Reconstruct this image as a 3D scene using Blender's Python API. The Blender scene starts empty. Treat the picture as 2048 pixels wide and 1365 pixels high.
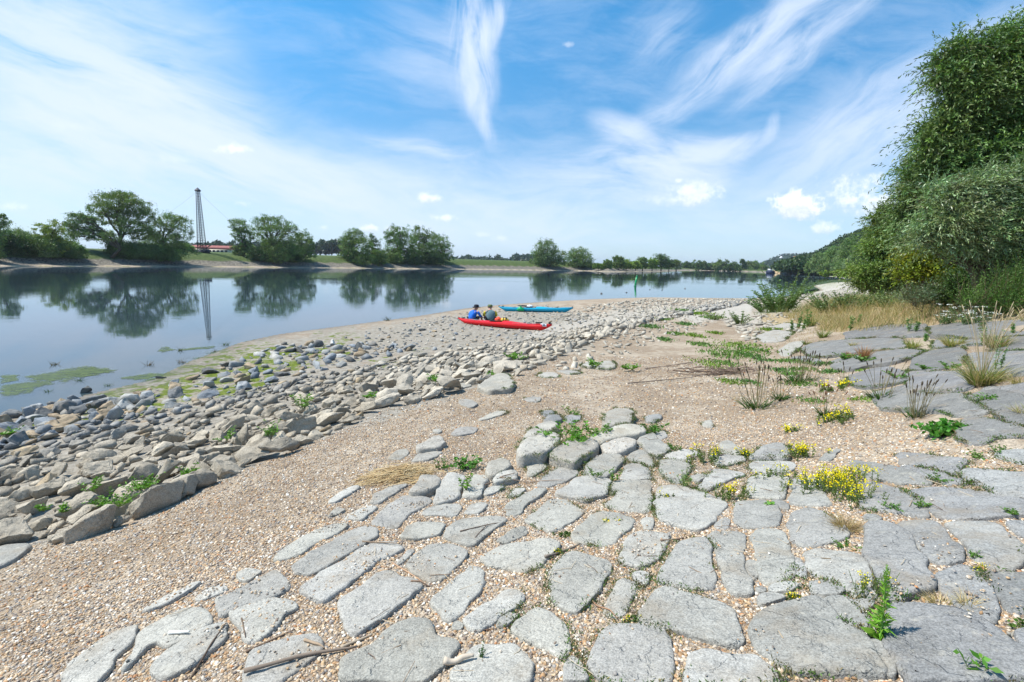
import bpy, bmesh, math, random
import numpy as np
from mathutils import Vector, Matrix
from math import radians, pi, sin, cos
random.seed(7); RNG = np.random.default_rng(11)
SC = bpy.context.scene
# ---------------------------------------------------------------- camera
FPX, CX, CY = 970.0, 1024.0, 682.5            # photograph is 2048 x 1365
PITCH = math.atan(155.5 / FPX); ROLL = radians(1.35); CZ = 3.5
_a = pi / 2 - PITCH
RM = np.array([[1, 0, 0], [0, cos(_a), -sin(_a)], [0, sin(_a), cos(_a)]]) @ \
     np.array([[cos(ROLL), -sin(ROLL), 0], [sin(ROLL), cos(ROLL), 0], [0, 0, 1]])
cam = bpy.data.cameras.new('camera'); cam_o = bpy.data.objects.new('camera', cam)
SC.collection.objects.link(cam_o)
cam.sensor_width = 36.0; cam.sensor_fit = 'HORIZONTAL'; cam.lens = 36.0 * FPX / 2048
cam.clip_start = 0.05; cam.clip_end = 30000
M = Matrix([list(r) for r in RM]).to_4x4(); M.translation = Vector((0, 0, CZ)); cam_o.matrix_world = M
SC.camera = cam_o
# ---------------------------------------------------------------- light
SUN_EL, SUN_AZ = radians(58), radians(-88)     # azimuth from +Y towards +X (sun on the left)
sd_ = Vector((sin(SUN_AZ) * cos(SUN_EL), cos(SUN_AZ) * cos(SUN_EL), sin(SUN_EL)))
sun = bpy.data.lights.new('sun', 'SUN'); sun.energy = 5.0; sun.angle = radians(0.53); sun.color = (1.0, 0.95, 0.87)
sun_o = bpy.data.objects.new('sun', sun); SC.collection.objects.link(sun_o)
sun_o.rotation_euler = sd_.to_track_quat('Z', 'Y').to_euler(); sun_o.location = (0, 0, 60)
SC.view_settings.view_transform = 'Standard'; SC.view_settings.look = 'None'
SC.view_settings.gamma = 1.0; SC.view_settings.exposure = 0.43
SC.cycles.max_bounces = 6; SC.cycles.transparent_max_bounces = 6
SC.cycles.diffuse_bounces = 2; SC.cycles.glossy_bounces = 3; SC.cycles.transmission_bounces = 4
try: SC.cycles.use_denoising = True
except Exception: pass

class NT:
    """tiny node-tree helper"""
    def __init__(s, tree): s.t = tree; s.n = tree.nodes; s.l = tree.links
    def put(s, sock, v):
        if v is None: return
        if isinstance(v, bpy.types.NodeSocket): s.l.new(v, sock)
        elif isinstance(v, bpy.types.Node): s.l.new(v.outputs[0], sock)
        else:
            try: sock.default_value = v
            except Exception:
                sock.default_value = tuple(v) + (1.0,)
    def node(s, typ, ins=None, **kw):
        n = s.n.new(typ)
        for k, v in kw.items(): setattr(n, k, v)
        for k, v in (ins or {}).items(): s.put(n.inputs[k], v)
        return n
    def math(s, op, a, b=None, c=None, clamp=False):
        n = s.n.new('ShaderNodeMath'); n.operation = op; n.use_clamp = clamp
        s.put(n.inputs[0], a); s.put(n.inputs[1], b); s.put(n.inputs[2], c); return n.outputs[0]
    def vmath(s, op, a, b=None):
        n = s.n.new('ShaderNodeVectorMath'); n.operation = op
        s.put(n.inputs[0], a); s.put(n.inputs[1], b)
        return n.outputs['Value'] if op in ('LENGTH', 'DOT_PRODUCT') else n.outputs[0]
    def mix(s, f, a, b, blend='MIX'):
        n = s.n.new('ShaderNodeMix'); n.data_type = 'RGBA'; n.blend_type = blend; n.clamp_factor = True
        s.put(n.inputs['Factor'], f); s.put(n.inputs[6], a); s.put(n.inputs[7], b); return n.outputs[2]
    def rng(s, v, a, b, c=0.0, d=1.0, smooth=True):
        n = s.n.new('ShaderNodeMapRange'); n.interpolation_type = 'SMOOTHSTEP' if smooth else 'LINEAR'
        for k, x in zip(('Value', 'From Min', 'From Max', 'To Min', 'To Max'), (v, a, b, c, d)): s.put(n.inputs[k], x)
        return n.outputs[0]
    def noise(s, vec, scale, detail=3, rough=.55, dist=0.0, col=False):
        n = s.n.new('ShaderNodeTexNoise'); s.put(n.inputs['Vector'], vec)
        n.inputs['Scale'].default_value = scale; n.inputs['Detail'].default_value = detail
        n.inputs['Roughness'].default_value = rough; n.inputs['Distortion'].default_value = dist
        return n.outputs[1 if col else 0]
    def voro(s, vec, scale, feature='F1', rnd=1.0):
        n = s.n.new('ShaderNodeTexVoronoi'); n.feature = feature; s.put(n.inputs['Vector'], vec)
        n.inputs['Scale'].default_value = scale; n.inputs['Randomness'].default_value = rnd; return n
    def ramp(s, f, stops, interp='LINEAR'):
        n = s.n.new('ShaderNodeValToRGB'); s.put(n.inputs[0], f); cr = n.color_ramp; cr.interpolation = interp
        while len(cr.elements) < len(stops): cr.elements.new(0.5)
        for e, (p, c) in zip(cr.elements, stops): e.position = p; e.color = tuple(c) + (1.0,)
        return n.outputs[0]

def pray(px, py):
    v = np.array([(px - CX) / FPX, -(py - CY) / FPX, -1.0]); return RM @ v
def uv_of(px, py):
    d = pray(px, py); return d[0] / d[1], d[2] / d[1]
# ---------------------------------------------------------------- sky
W = bpy.data.worlds.new('World'); SC.world = W; W.use_nodes = True
T = NT(W.node_tree); T.n.clear()
sky = T.node('ShaderNodeTexSky', sky_type='NISHITA', sun_disc=False, sun_elevation=SUN_EL,
             sun_rotation=SUN_AZ, altitude=100, air_density=1.0, dust_density=0.6, ozone_density=2.2)
tc = T.node('ShaderNodeTexCoord').outputs['Generated']
sep = T.node('ShaderNodeSeparateXYZ', {0: tc})
yy = T.math('MAXIMUM', T.math('ABSOLUTE', sep.outputs[1]), 0.3)
u = T.math('DIVIDE', sep.outputs[0], yy); v = T.math('DIVIDE', sep.outputs[2], yy)
uv0 = T.node('ShaderNodeCombineXYZ', {0: u, 1: v, 2: 0.0}).outputs[0]
wob = T.noise(uv0, 1.7, 3, .6, col=True)
wob = T.vmath('MULTIPLY', T.vmath('SUBTRACT', wob, (0.5, 0.5, 0.5)), (0.20, 0.13, 0))
uvw = T.vmath('ADD', uv0, wob)
def fibre(angle, fx, fy, detail=7):
    """streaky cirrus texture combed along one direction of the sky"""
    m = T.node('ShaderNodeMapping', {0: uvw, 2: (0, 0, radians(angle)), 3: (1 / fx, 1 / fy, 1)}, vector_type='TEXTURE').outputs[0]
    return T.noise(m, 1.0, detail, .66, 0.35)
FIB = [fibre(-18, 2.6, 14), fibre(33, 4.0, 20), fibre(88, 5.5, 24), fibre(-2, 4.5, 16, 6)]
def wisp(px, py, a, b, ang, gain, k=0, lo=0.32):
    cx_, cy_ = uv_of(px, py)
    x1, y1 = uv_of(px + a * cos(radians(ang)), py + a * sin(radians(ang)))
    x2, y2 = uv_of(px - b * sin(radians(ang)), py + b * cos(radians(ang)))
    m = T.node('ShaderNodeMapping', {0: uvw, 1: (cx_, cy_, 0), 2: (0, 0, math.atan2(y1 - cy_, x1 - cx_)),
               3: (math.hypot(x1 - cx_, y1 - cy_), math.hypot(x2 - cx_, y2 - cy_), 1)}, vector_type='TEXTURE').outputs[0]
    mask = T.rng(T.vmath('LENGTH', m), 1.0, 0.0)
    return T.math('MULTIPLY', T.math('MULTIPLY', mask, gain), T.math('POWER', T.rng(FIB[k], lo + .04, lo + .40, smooth=False), 1.25))
WISPS = [  # px, py, half length, half width, angle (image, clockwise), gain, fibre field, threshold
    (120, 130, 560, 300, 22, 1.6, 0, .2), (420, 250, 430, 130, 24, 1.5, 0, .27), (60, 330, 620, 190, 12, .75, 0, .22),
    (560, 350, 640, 110, 14, 1.2, 0, .24), (900, 400, 500, 130, 4, .62, 3, .24),
    (930, 85, 185, 66, 86, 1.8, 2, .26), (975, 40, 125, 36, 118, 1.5, 2, .26), (940, 215, 115, 28, 70, 1.0, 2, .25),
    (850, 110, 190, 130, 30, .5, 0, .28), (1570, 52, 250, 62, -33, 1.7, 1, .26), (1620, 90, 290, 40, -33, 1.2, 1, .26),
    (1420, 130, 180, 60, -38, .8, 1, .28), (1330, 70, 110, 90, -20, .6, 1, .32), (1290, 240, 330, 45, -38, .6, 1, .3),
    (1250, 262, 110, 46, 20, 1.7, 0, .28), (1330, 330, 210, 95, -10, 1.5, 3, .28), (1440, 283, 135, 34, -14, 1.4, 1, .25),
    (1530, 245, 55, 20, -60, .9, 2, .25), (1180, 330, 200, 110, -12, .55, 3, .28), (840, 292, 125, 22, 6, .9, 3, .24),
    (1740, 250, 420, 125, -26, 1.0, 1, .2), (2010, 60, 260, 90, -25, .65, 1, .26), (1250, 440, 700, 90, -3, .5, 3, .24)]
dens = None
for w_ in WISPS:
    d_ = wisp(*w_); dens = d_ if dens is None else T.math('ADD', dens, d_)
# general high veil so the rest of the sky is not empty, thicker towards the horizon
veil = T.math('MULTIPLY', T.rng(FIB[3], .36, .8), 0.2)
hz = T.rng(sep.outputs[2], 0.28, 0.0, 0.0, 0.50)
dens = T.math('ADD', dens, T.math('ADD', veil, hz))
dens = T.math('SUBTRACT', 1.0, T.math('POWER', 2.718, T.math('MULTIPLY', dens, -1.45)))
skyc = T.mix(1.0, sky.outputs[0], T.mix(T.rng(sep.outputs[2], .1, .5), (0.64, 0.97, 1.14), (0.40, 1.19, 1.46)), 'MULTIPLY')
skyc = T.node('ShaderNodeVectorMath', {0: skyc, 1: (0.105, 0.105, 0.105)}, operation='MULTIPLY').outputs[0]
colr = T.mix(dens, skyc, (0.62, 0.71, 0.86))
nzc = T.noise(uv0, 62, 4, .62); nzb = T.noise(uv0, 24, 2, .5)
def cumulus(colr, px, py, a, b, gain, amp=.75, soft=.35):
    cx_, cy_ = uv_of(px, py); x1, _ = uv_of(px + a, py); _, y2 = uv_of(px, py - b)
    m = T.node('ShaderNodeMapping', {0: uv0, 1: (cx_, cy_, 0), 3: (abs(x1 - cx_), abs(y2 - cy_), 1)}, vector_type='TEXTURE').outputs[0]
    r = T.math('SUBTRACT', 1.05, T.vmath('LENGTH', m))
    r = T.math('ADD', r, T.math('MULTIPLY', T.math('ADD', T.math('SUBTRACT', nzc, .5), T.math('SUBTRACT', nzb, .5)), amp * 1.7))
    k = T.math('MULTIPLY', T.rng(r, -.1, soft + .15), gain)
    sh = T.rng(T.math('ADD', T.node('ShaderNodeSeparateXYZ', {0: m}).outputs[1], T.math('MULTIPLY', T.math('SUBTRACT', nzc, .5), 2.5)), -1.0, .35)
    return T.mix(k, colr, T.mix(sh, (0.60, 0.68, 0.80), (0.86, 0.90, 0.95)))
for c_ in ((1592, 410, 50, 31, 1.0, .75, .3), (1387, 388, 60, 30, .75, 1.0, .8), (1340, 400, 60, 14, .4, .9, .9), (466, 299, 42, 14, .8, .8, .8),
           (859, 398, 28, 11, .8, .8, .7), (888, 437, 27, 9, .7, .8, .7), (738, 458, 21, 9, .7, .8, .7), (786, 460, 20, 9, .5, .8, .8),
           (1000, 478, 24, 8, .35, .9, .9), (1655, 457, 34, 15, .7, .9, .7), (1745, 400, 95, 46, .8, 1.2, .9), (484, 408, 14, 7, .35, .8, .9),
           (125, 255, 45, 16, .12, .8, .9), (350, 320, 60, 16, .15, .9, .9), (30, 415, 40, 12, .3, .9, .9), (646, 455, 14, 7, .35, .8, .9),
           (1358, 362, 9, 6, .5, .8, .8), (1135, 90, 14, 7, .3, 1.2, .9), (1700, 485, 60, 8, .3, 1, .9), (970, 470, 30, 8, .3, 1, .9)):
    colr = cumulus(colr, *c_)
bg = T.node('ShaderNodeBackground', {0: colr, 1: 1.0})
T.put(T.node('ShaderNodeOutputWorld').inputs[0], bg.outputs[0])
W.cycles.sampling_method = 'MANUAL'; W.cycles.sample_map_resolution = 512
# ================================================================ geometry helpers
def smooth(x, a, b):
    t = np.clip((np.asarray(x, float) - a) / (b - a), 0, 1); return t * t * (3 - 2 * t)
def at_z(px, py, z=0.0):
    d = pray(px, py); t = (z - CZ) / d[2]; return np.array([d[0] * t, d[1] * t, z])
def at_y(px, py, y):
    d = pray(px, py); t = y / d[1]; return np.array([d[0] * t, y, CZ + d[2] * t])
def project(P):
    V = (np.asarray(P) - np.array([0, 0, CZ])) @ RM
    w = np.where(V[..., 2] < -1e-3, -V[..., 2], 1e-3)
    return CX + FPX * V[..., 0] / w, CY - FPX * V[..., 1] / w, -V[..., 2]
def in_poly(X, Y, poly):
    X = np.asarray(X, float); Y = np.asarray(Y, float); r = np.zeros(X.shape, bool); n = len(poly)
    for i in range(n):
        x1, y1 = poly[i]; x2, y2 = poly[(i + 1) % n]
        if y1 == y2: continue
        c = ((y1 > Y) != (y2 > Y)) & (X < (x2 - x1) * (Y - y1) / (y2 - y1) + x1); r ^= c
    return r
def dist_poly(X, Y, poly, closed=True):
    X = np.asarray(X, float); Y = np.asarray(Y, float); d = np.full(X.shape, 1e9); idx = np.zeros(X.shape, int)
    n = len(poly)
    for i in range(n if closed else n - 1):
        x1, y1 = poly[i]; x2, y2 = poly[(i + 1) % n]; dx, dy = x2 - x1, y2 - y1
        t = np.clip(((X - x1) * dx + (Y - y1) * dy) / (dx * dx + dy * dy + 1e-9), 0, 1)
        q = np.hypot(X - x1 - t * dx, Y - y1 - t * dy); m = q < d; d[m] = q[m]; idx[m] = i
    return d, idx
# river outline, walked from the near left bank, round the spit and inlet, up the right bank and back down the far bank
NEAR = [(-40, -420), (-15, -60), (-11.6, -6)] + [tuple(at_z(*p)[:2]) for p in (
    (0, 840), (100, 815), (170, 790), (300, 760), (380, 722), (430, 704), (480, 685), (560, 668), (700, 650), (830, 633), (930, 617),
    (1000, 610), (1100, 603), (1200, 598), (1300, 595), (1400, 596), (1500, 597), (1590, 592), (1617, 587), (1640, 581), (1625, 572), (1660, 566))]
RIGHT = [tuple(at_z(*p)[:2]) for p in ((1700, 564), (1735, 561), (1700, 557.5), (1640, 552), (1600, 549), (1575, 547), (1560, 546.5))]
FAR = [tuple(at_z(*p)[:2]) for p in ((1530, 545), (1450, 542.6), (1380, 541.2), (1368, 542), (1345, 543), (1290, 544), (1225, 544.8), (1175, 542.5), (1100, 541.4), (1000, 540), (640, 536.5),
    (400, 534), (0, 533))] + [(-190, 20), (-330, -420)]
RIVER = NEAR + RIGHT + FAR
nN, nR = len(NEAR), len(RIGHT)
# control points of the near bank: pixel and height above the water
CP = [(900, 650, .28), (1010, 657, .3), (1100, 660, .32), (1075, 622, .18), (1300, 612, .3), (1450, 604, .3), (980, 618, .12), (1200, 615, .25),
      (560, 700, .08), (700, 700, .16), (420, 790, .1), (250, 830, .1), (650, 675, .06), (850, 670, .2), (330, 795, .05), (500, 730, .04),
      (100, 880, .2), (300, 840, .22), (500, 790, .24), (650, 750, .28), (850, 710, .34), (1000, 690, .4), (1150, 665, .45), (1300, 640, .45),
      (0, 1100, .8), (200, 1060, .82), (430, 960, .85), (580, 880, .85), (700, 840, .82), (850, 790, .78), (1000, 760, .76), (1150, 710, .7), (1250, 670, .65),
      (0, 980, .5), (250, 940, .52), (500, 860, .55), (750, 780, .56), (950, 730, .56),
      (0, 1365, 1.3), (300, 1150, 1.2), (700, 950, 1.1), (1000, 850, 1.02), (1300, 750, .95), (1500, 850, 1.3), (1450, 680, .8), (250, 1365, 1.45),
      (500, 1365, 1.6), (700, 1100, 1.42), (1024, 1365, 1.8), (1300, 1365, 1.9), (1500, 1365, 1.95), (1800, 1365, 2.05), (2048, 1365, 2.13), (1200, 950, 1.3), (1500, 1000, 1.6), (1400, 900, 1.35),
      (1200, 1150, 1.62), (1600, 950, 1.6), (2048, 1000, 2.14), (1700, 870, 1.6), (2048, 900, 2.2), (1900, 800, 2.05), (2048, 750, 2.4),
      (1800, 740, 1.8), (1550, 650, .95), (1700, 700, 1.5), (1850, 690, 1.98), (2048, 650, 2.6), (1850, 650, 2.1), (1700, 650, 1.5), (1600, 640, 1.15),
      (1500, 640, .85), (1400, 635, .62), (1560, 620, .8), (1700, 620, 1.3), (1620, 605, .7), (1700, 590, .55), (1800, 590, 1.3), (1800, 610, 1.7), (1900, 620, 2.3)]
CPW = [tuple(at_z(px, py, z)) for px, py, z in CP]
CPW += [(x, y, 0.0) for x, y in NEAR[2:] if math.hypot(x, y) < 110]
CPW += [(-14, 10, -.35), (-14.5, 16, -.3), (-15, 24, -.3), (-10, 33, -.3), (-2, 45, -.4), (12, 60, -.4), (28, 66, -.4), (-20, 14, -.8), (-20, 30, -.8), (0, 60, -.9)]
CPW += [(0, 0, 1.9), (2, -2, 2.1), (-4, 0, 1.25), (-4, -8, 1.3), (-8, -3, .6), (6, 0, 2.25), (5, -8, 2.35), (12, 0, 2.7), (20, 0, 3.0), (16, 8, 2.85), (14, 14, 2.7),
        (22, 14, 3.0), (20, 22, 2.5), (30, 26, 3.0), (30, 34, 2.2), (38, 42, 2.0), (50, 50, 2.6), (45, 60, 1.2), (36, 56, .8), (60, 80, 1.0), (30, -10, 3.1), (50, 20, 3.2), (20, -30, 2.8), (-3, -30, 1.6), (50, -30, 3.2)]
CPW = np.array(CPW, float)
def _tps(r2): return np.where(r2 < 1e-9, 0, .5 * r2 * np.log(r2 + 1e-12))
_S = 10.0
_q = CPW[:, :2] / _S; _n = len(_q)
_A = _tps(((_q[:, None] - _q[None]) ** 2).sum(-1)) + np.eye(_n) * 0.004
_Pm = np.hstack([np.ones((_n, 1)), _q]); _K = np.block([[_A, _Pm], [_Pm.T, np.zeros((3, 3))]])
_sol = np.linalg.solve(_K, np.concatenate([CPW[:, 2], np.zeros(3)]))
def rbf(X, Y):
    X = np.ravel(X) / _S; Y = np.ravel(Y) / _S; out = np.empty(len(X))
    for s in range(0, len(X), 40000):
        x, y = X[s:s + 40000], Y[s:s + 40000]
        r2 = (x[:, None] - _q[None, :, 0]) ** 2 + (y[:, None] - _q[None, :, 1]) ** 2
        out[s:s + 40000] = _tps(r2) @ _sol[:_n] + _sol[_n] + _sol[_n + 1] * x + _sol[_n + 2] * y
    return out
def vnoise(X, Y, f, seed=0):
    """cheap smooth value noise in [-1, 1]"""
    x = np.asarray(X) * f + seed * 17.3; y = np.asarray(Y) * f - seed * 9.1
    xi = np.floor(x); yi = np.floor(y); fx = x - xi; fy = y - yi; fx = fx * fx * (3 - 2 * fx); fy = fy * fy * (3 - 2 * fy)
    def h(a, b):
        s = np.sin(a * 127.1 + b * 311.7 + seed * 74.7) * 43758.5453; return (s - np.floor(s)) * 2 - 1
    return (h(xi, yi) * (1 - fx) + h(xi + 1, yi) * fx) * (1 - fy) + (h(xi, yi + 1) * (1 - fx) + h(xi + 1, yi + 1) * fx) * fy
def terrain(X, Y, rough=True):
    X = np.asarray(X, float); Y = np.asarray(Y, float); sh = X.shape; X = X.ravel(); Y = Y.ravel()
    d, idx = dist_poly(X, Y, RIVER); inside = in_poly(X, Y, RIVER)
    far = (idx >= nN + nR - 1)
    # far bank: beach, stone slope, meadow
    zf = np.interp(d, [0, 2, 6, 13, 17, 60, 400, 3000, 20000], [0, .12, .75, 3.8, 4.6, 5.3, 6.0, 6.0, 6.0])
    zr = np.interp(d, [0, 3, 12, 30, 60, 20000], [0, .25, 1.1, 2.3, 3.0, 3.2])
    # low part of the far bank beyond the stone spit
    low = smooth(X, 60, 150); zf = zf * (1 - .45 * low)
    z = np.where(far, zf, zr)
    r = np.hypot(X, Y); near = (~far) & (r < 110) & (d < 70); wn = (1 - smooth(r, 55, 95)) * (1 - smooth(d, 30, 60))
    if near.any():
        zn = rbf(X[near], Y[near]); dd = d[near]; e = smooth(dd, 0, 2.0)
        zn = np.maximum(zn, .01) * e + (1 - e) * dd * .05
        z[near] = zn * wn[near] + z[near] * (1 - wn[near])
    if rough:
        z = z + np.where(inside, 0, smooth(d, .3, 3) * (vnoise(X, Y, 1.1, 1) * .018 + vnoise(X, Y, 3.3, 2) * .008 + vnoise(X, Y, .25, 3) * .05 * smooth(r, 6, 20)))
        z = z + np.where(inside, 0, smooth(d, 0, .8) * (vnoise(X, Y, 9, 4) * .004))
    zu = -np.minimum(d * .045 + .01, 2.2) + vnoise(X, Y, .7, 5) * .03 * smooth(d, .2, 1.5)
    return np.where(inside, zu, z).reshape(sh)
def Hh(x, y): return float(terrain(np.array([x]), np.array([y]))[0])
_ts = np.concatenate([np.linspace(1.2, 12, 260), np.geomspace(12.03, 900, 600)])
def ground(px, py):
    """point of the terrain seen at a photograph pixel"""
    d = pray(px, py); X = d[0] * _ts; Y = d[1] * _ts; Z = CZ + d[2] * _ts
    h = terrain(X, Y, False); k = np.argmax(Z < h)
    if not (Z < h).any(): return at_z(px, py, 0) if d[2] < 0 else at_y(px, py, 300)
    if k == 0: return np.array([X[0], Y[0], h[0]])
    a = (Z[k - 1] - h[k - 1]); b = (h[k] - Z[k]); f = a / (a + b + 1e-9)
    t = _ts[k - 1] + (_ts[k] - _ts[k - 1]) * f
    x, y = d[0] * t, d[1] * t; return np.array([x, y, Hh(x, y)])
def zone(poly, PX, PY, vis, soft=None):
    ins = in_poly(PX, PY, poly); d, _ = dist_poly(PX, PY, poly)
    w = .5 + np.where(ins, d, -d) / 28.0 + vnoise(PX, PY, 1 / 23., 8) * .22 + vnoise(PX, PY, 1 / 9., 9) * .12
    return np.where(vis, np.clip(w, 0, 1), 0)
# ---------------------------------------------------------------- mesh helpers
def link(o, parent=None):
    SC.collection.objects.link(o)
    if parent is not None: o.parent = parent
    return o
def meta(o, label=None, cat=None, group=None, kind=None):
    if label: o['label'] = label
    if cat: o['category'] = cat
    if group: o['group'] = group
    if kind: o['kind'] = kind
    return o
def mesh_np(name, V, F, mat=None, parent=None, fcol=None, smooth_=False, vcols=None, loc=None):
    """V (n,3); F list of (m,k) int arrays"""
    V = np.asarray(V, np.float32)
    if not isinstance(F, list): F = [F]
    F = [np.asarray(f, np.int32) for f in F if len(f)]
    me = bpy.data.meshes.new(name); me.vertices.add(len(V))
    if loc is not None: V = V - np.asarray(loc, np.float32)
    me.vertices.foreach_set('co', V.ravel())
    li = np.concatenate([f.ravel() for f in F]); tot = np.concatenate([np.full(len(f), f.shape[1], np.int32) for f in F])
    me.loops.add(len(li)); me.loops.foreach_set('vertex_index', li)
    me.polygons.add(len(tot)); st = np.concatenate([[0], np.cumsum(tot)[:-1]]).astype(np.int32)
    me.polygons.foreach_set('loop_start', st); me.polygons.foreach_set('loop_total', tot)
    if smooth_: me.polygons.foreach_set('use_smooth', np.ones(len(tot), bool))
    me.update(calc_edges=True)
    if fcol is not None:
        c = np.ones((len(tot), 4), np.float32); c[:, :3] = fcol
        a = me.attributes.new('tint', 'FLOAT_COLOR', 'FACE'); a.data.foreach_set('color', c.ravel())
    for nm, arr in (vcols or {}).items():
        c = np.ones((len(V), 4), np.float32); c[:, :3] = arr
        a = me.attributes.new(nm, 'FLOAT_COLOR', 'POINT'); a.data.foreach_set('color', c.ravel())
    if mat: me.materials.append(mat)
    o = bpy.data.objects.new(name, me)
    if loc is not None: o.location = loc
    return link(o, parent)
def empty(name, loc, rz=0):
    o = bpy.data.objects.new(name, None); o.location = loc; o.rotation_euler = (0, 0, rz); o.empty_display_size = .1; return link(o)
def bm_obj(name, bm, mat, parent=None, sm=False):
    me = bpy.data.meshes.new(name); bm.to_mesh(me); bm.free()
    if sm: me.polygons.foreach_set('use_smooth', np.ones(len(me.polygons), bool))
    if mat: me.materials.append(mat)
    return link(bpy.data.objects.new(name, me), parent)
class Acc:
    def __init__(s): s.V = []; s.F = {}; s.C = {}; s.n = 0
    def add(s, V, F, col=None):
        V = np.asarray(V, float); F = np.asarray(F, int); k = F.shape[1]
        s.V.append(V); s.F.setdefault(k, []).append(F + s.n); s.n += len(V)
        c = np.zeros((len(F), 3)) + (np.asarray(col) if col is not None else 1); s.C.setdefault(k, []).append(c)
    def build(s, name, mat, parent=None, sm=False, loc=None):
        ks = sorted(s.F); F = [np.concatenate(s.F[k]) for k in ks]; C = np.concatenate([np.concatenate(s.C[k]) for k in ks])
        return mesh_np(name, np.concatenate(s.V), F, mat, parent, C, sm, loc=loc)
def tube(acc, P, R, n=5, col=None, cap=True):
    P = np.asarray(P, float); m = len(P); R = np.zeros(m) + R; V = []
    T_ = np.gradient(P, axis=0); T_ /= np.linalg.norm(T_, axis=1)[:, None] + 1e-9
    ref = np.array([.31, .17, .93]) if abs(T_[0, 2]) < .9 else np.array([1, .1, 0])
    for i in range(m):
        a = np.cross(T_[i], ref); a /= np.linalg.norm(a) + 1e-9; b = np.cross(T_[i], a)
        th = np.arange(n) * 2 * pi / n; V.append(P[i] + R[i] * (np.cos(th)[:, None] * a + np.sin(th)[:, None] * b))
    V = np.concatenate(V); F = []
    for i in range(m - 1):
        for j in range(n): F.append((i * n + j, i * n + (j + 1) % n, (i + 1) * n + (j + 1) % n, (i + 1) * n + j))
    acc.add(V, F, col)
    if cap and n > 3:
        tri = [(0, j + 1, j) for j in range(1, n - 1)] + [((m - 1) * n, (m - 1) * n + j, (m - 1) * n + j + 1) for j in range(1, n - 1)]
        acc.F.setdefault(3, []).append(np.array(tri) + acc.n - len(V)); acc.C.setdefault(3, []).append(np.zeros((len(tri), 3)) + (np.asarray(col) if col is not None else 1))
def box(acc, c, s, rz=0, col=None):
    x, y, z = np.array(s) / 2; V = np.array([(i * x, j * y, k * z) for k in (-1, 1) for j in (-1, 1) for i in (-1, 1)])
    R = np.array([[cos(rz), -sin(rz), 0], [sin(rz), cos(rz), 0], [0, 0, 1]]); V = V @ R.T + c
    acc.add(V, [(0, 2, 3, 1), (4, 5, 7, 6), (0, 1, 5, 4), (2, 6, 7, 3), (0, 4, 6, 2), (1, 3, 7, 5)], col)
def unit(n):
    v = RNG.normal(size=(n, 3)); return v / np.linalg.norm(v, axis=1)[:, None]
def leaf_quads(acc, P, D, L, Wd, col, droop=0.0):
    """rhombic leaves, P (n,3) base, D (n,3) direction, bent a little along the midrib"""
    n = len(P); D = D / (np.linalg.norm(D, axis=1)[:, None] + 1e-9)
    S = np.cross(D, unit(n)); S /= np.linalg.norm(S, axis=1)[:, None] + 1e-9
    L = (np.zeros(n) + L)[:, None]; Wd = (np.zeros(n) + Wd)[:, None]
    mid = P + D * L * .45; tip = P + D * L; tip[:, 2] -= droop * L[:, 0]
    V = np.stack([P, mid + S * Wd / 2, tip, mid - S * Wd / 2], 1).reshape(-1, 3)
    acc.add(V, np.arange(4 * n).reshape(n, 4), np.zeros((n, 3)) + col)
def blades(acc, P, D, L, Wd, col, bend=.5, seg=3):
    """grass blades: tapered ribbons that arch over"""
    n = len(P); D = D / (np.linalg.norm(D, axis=1)[:, None] + 1e-9); L = np.zeros(n) + L; Wd = np.zeros(n) + Wd; bend = np.zeros(n) + bend
    hor = D.copy(); hor[:, 2] = 0; hn = np.linalg.norm(hor, axis=1)[:, None]; hor = np.where(hn > 1e-3, hor / (hn + 1e-9), np.array([[1., 0, 0]]))
    az = RNG.uniform(0, pi, n); S = np.stack([np.cos(az), np.sin(az), np.zeros(n)], 1)
    V = []
    for i in range(seg + 1):
        t = i / seg; c = P + D * (L * t)[:, None] + hor * (L * bend * t * t * .5)[:, None]; c[:, 2] -= L * bend * bend * t * t * .35
        w = Wd * (1 - t) ** .7 * .5 + .0002
        V += [c - S * w[:, None], c + S * w[:, None]]
    V = np.stack(V, 1).reshape(-1, 3); k = 2 * (seg + 1); b = np.arange(n) * k
    F = np.concatenate([np.stack([b + 2 * i, b + 2 * i + 1, b + 2 * i + 3, b + 2 * i + 2], 1) for i in range(seg)])
    col = np.zeros((n, 3)) + col; acc.add(V, F, np.tile(col, (seg, 1)))
def jit(n, c, s=.15, hue=.06):
    """n colour variants round c"""
    return np.clip(np.asarray(c) * (1 + RNG.normal(0, s, (n, 1))) * (1 + RNG.normal(0, hue, (n, 3))), .003, 1)
# ================================================================ materials
def new_mat(name):
    m = bpy.data.materials.new(name); m.use_nodes = True; t = NT(m.node_tree); t.n.clear(); return m, t
def out(t, sh, disp=None):
    o = t.node('ShaderNodeOutputMaterial', {0: sh});
    return o
def princ(t, col, rough=.8, bump=None, spec=.3, **kw):
    ins = {'Base Color': col, 'Roughness': rough, 'Specular IOR Level': spec}
    if bump is not None: ins['Normal'] = bump
    ins.update(kw); return t.node('ShaderNodeBsdfPrincipled', ins).outputs[0]
def bumpn(t, h, strength=.5, dist=.01):
    return t.node('ShaderNodeBump', {'Height': h, 'Strength': strength, 'Distance': dist}).outputs[0]
def simple_mat(name, col, rough=.6, nscale=0, var=.15, spec=.3, bump=0, **kw):
    m, t = new_mat(name); c = col
    if nscale:
        co = t.node('ShaderNodeTexCoord').outputs['Object']; n = t.noise(co, nscale, 4)
        c = t.mix(n, tuple(x * (1 - var) for x in col), tuple(min(1, x * (1 + var)) for x in col))
        b = bumpn(t, n, bump, .01) if bump else None
        out(t, princ(t, c, rough, b, spec, **kw))
    else: out(t, princ(t, c, rough, None, spec, **kw))
    return m
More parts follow.
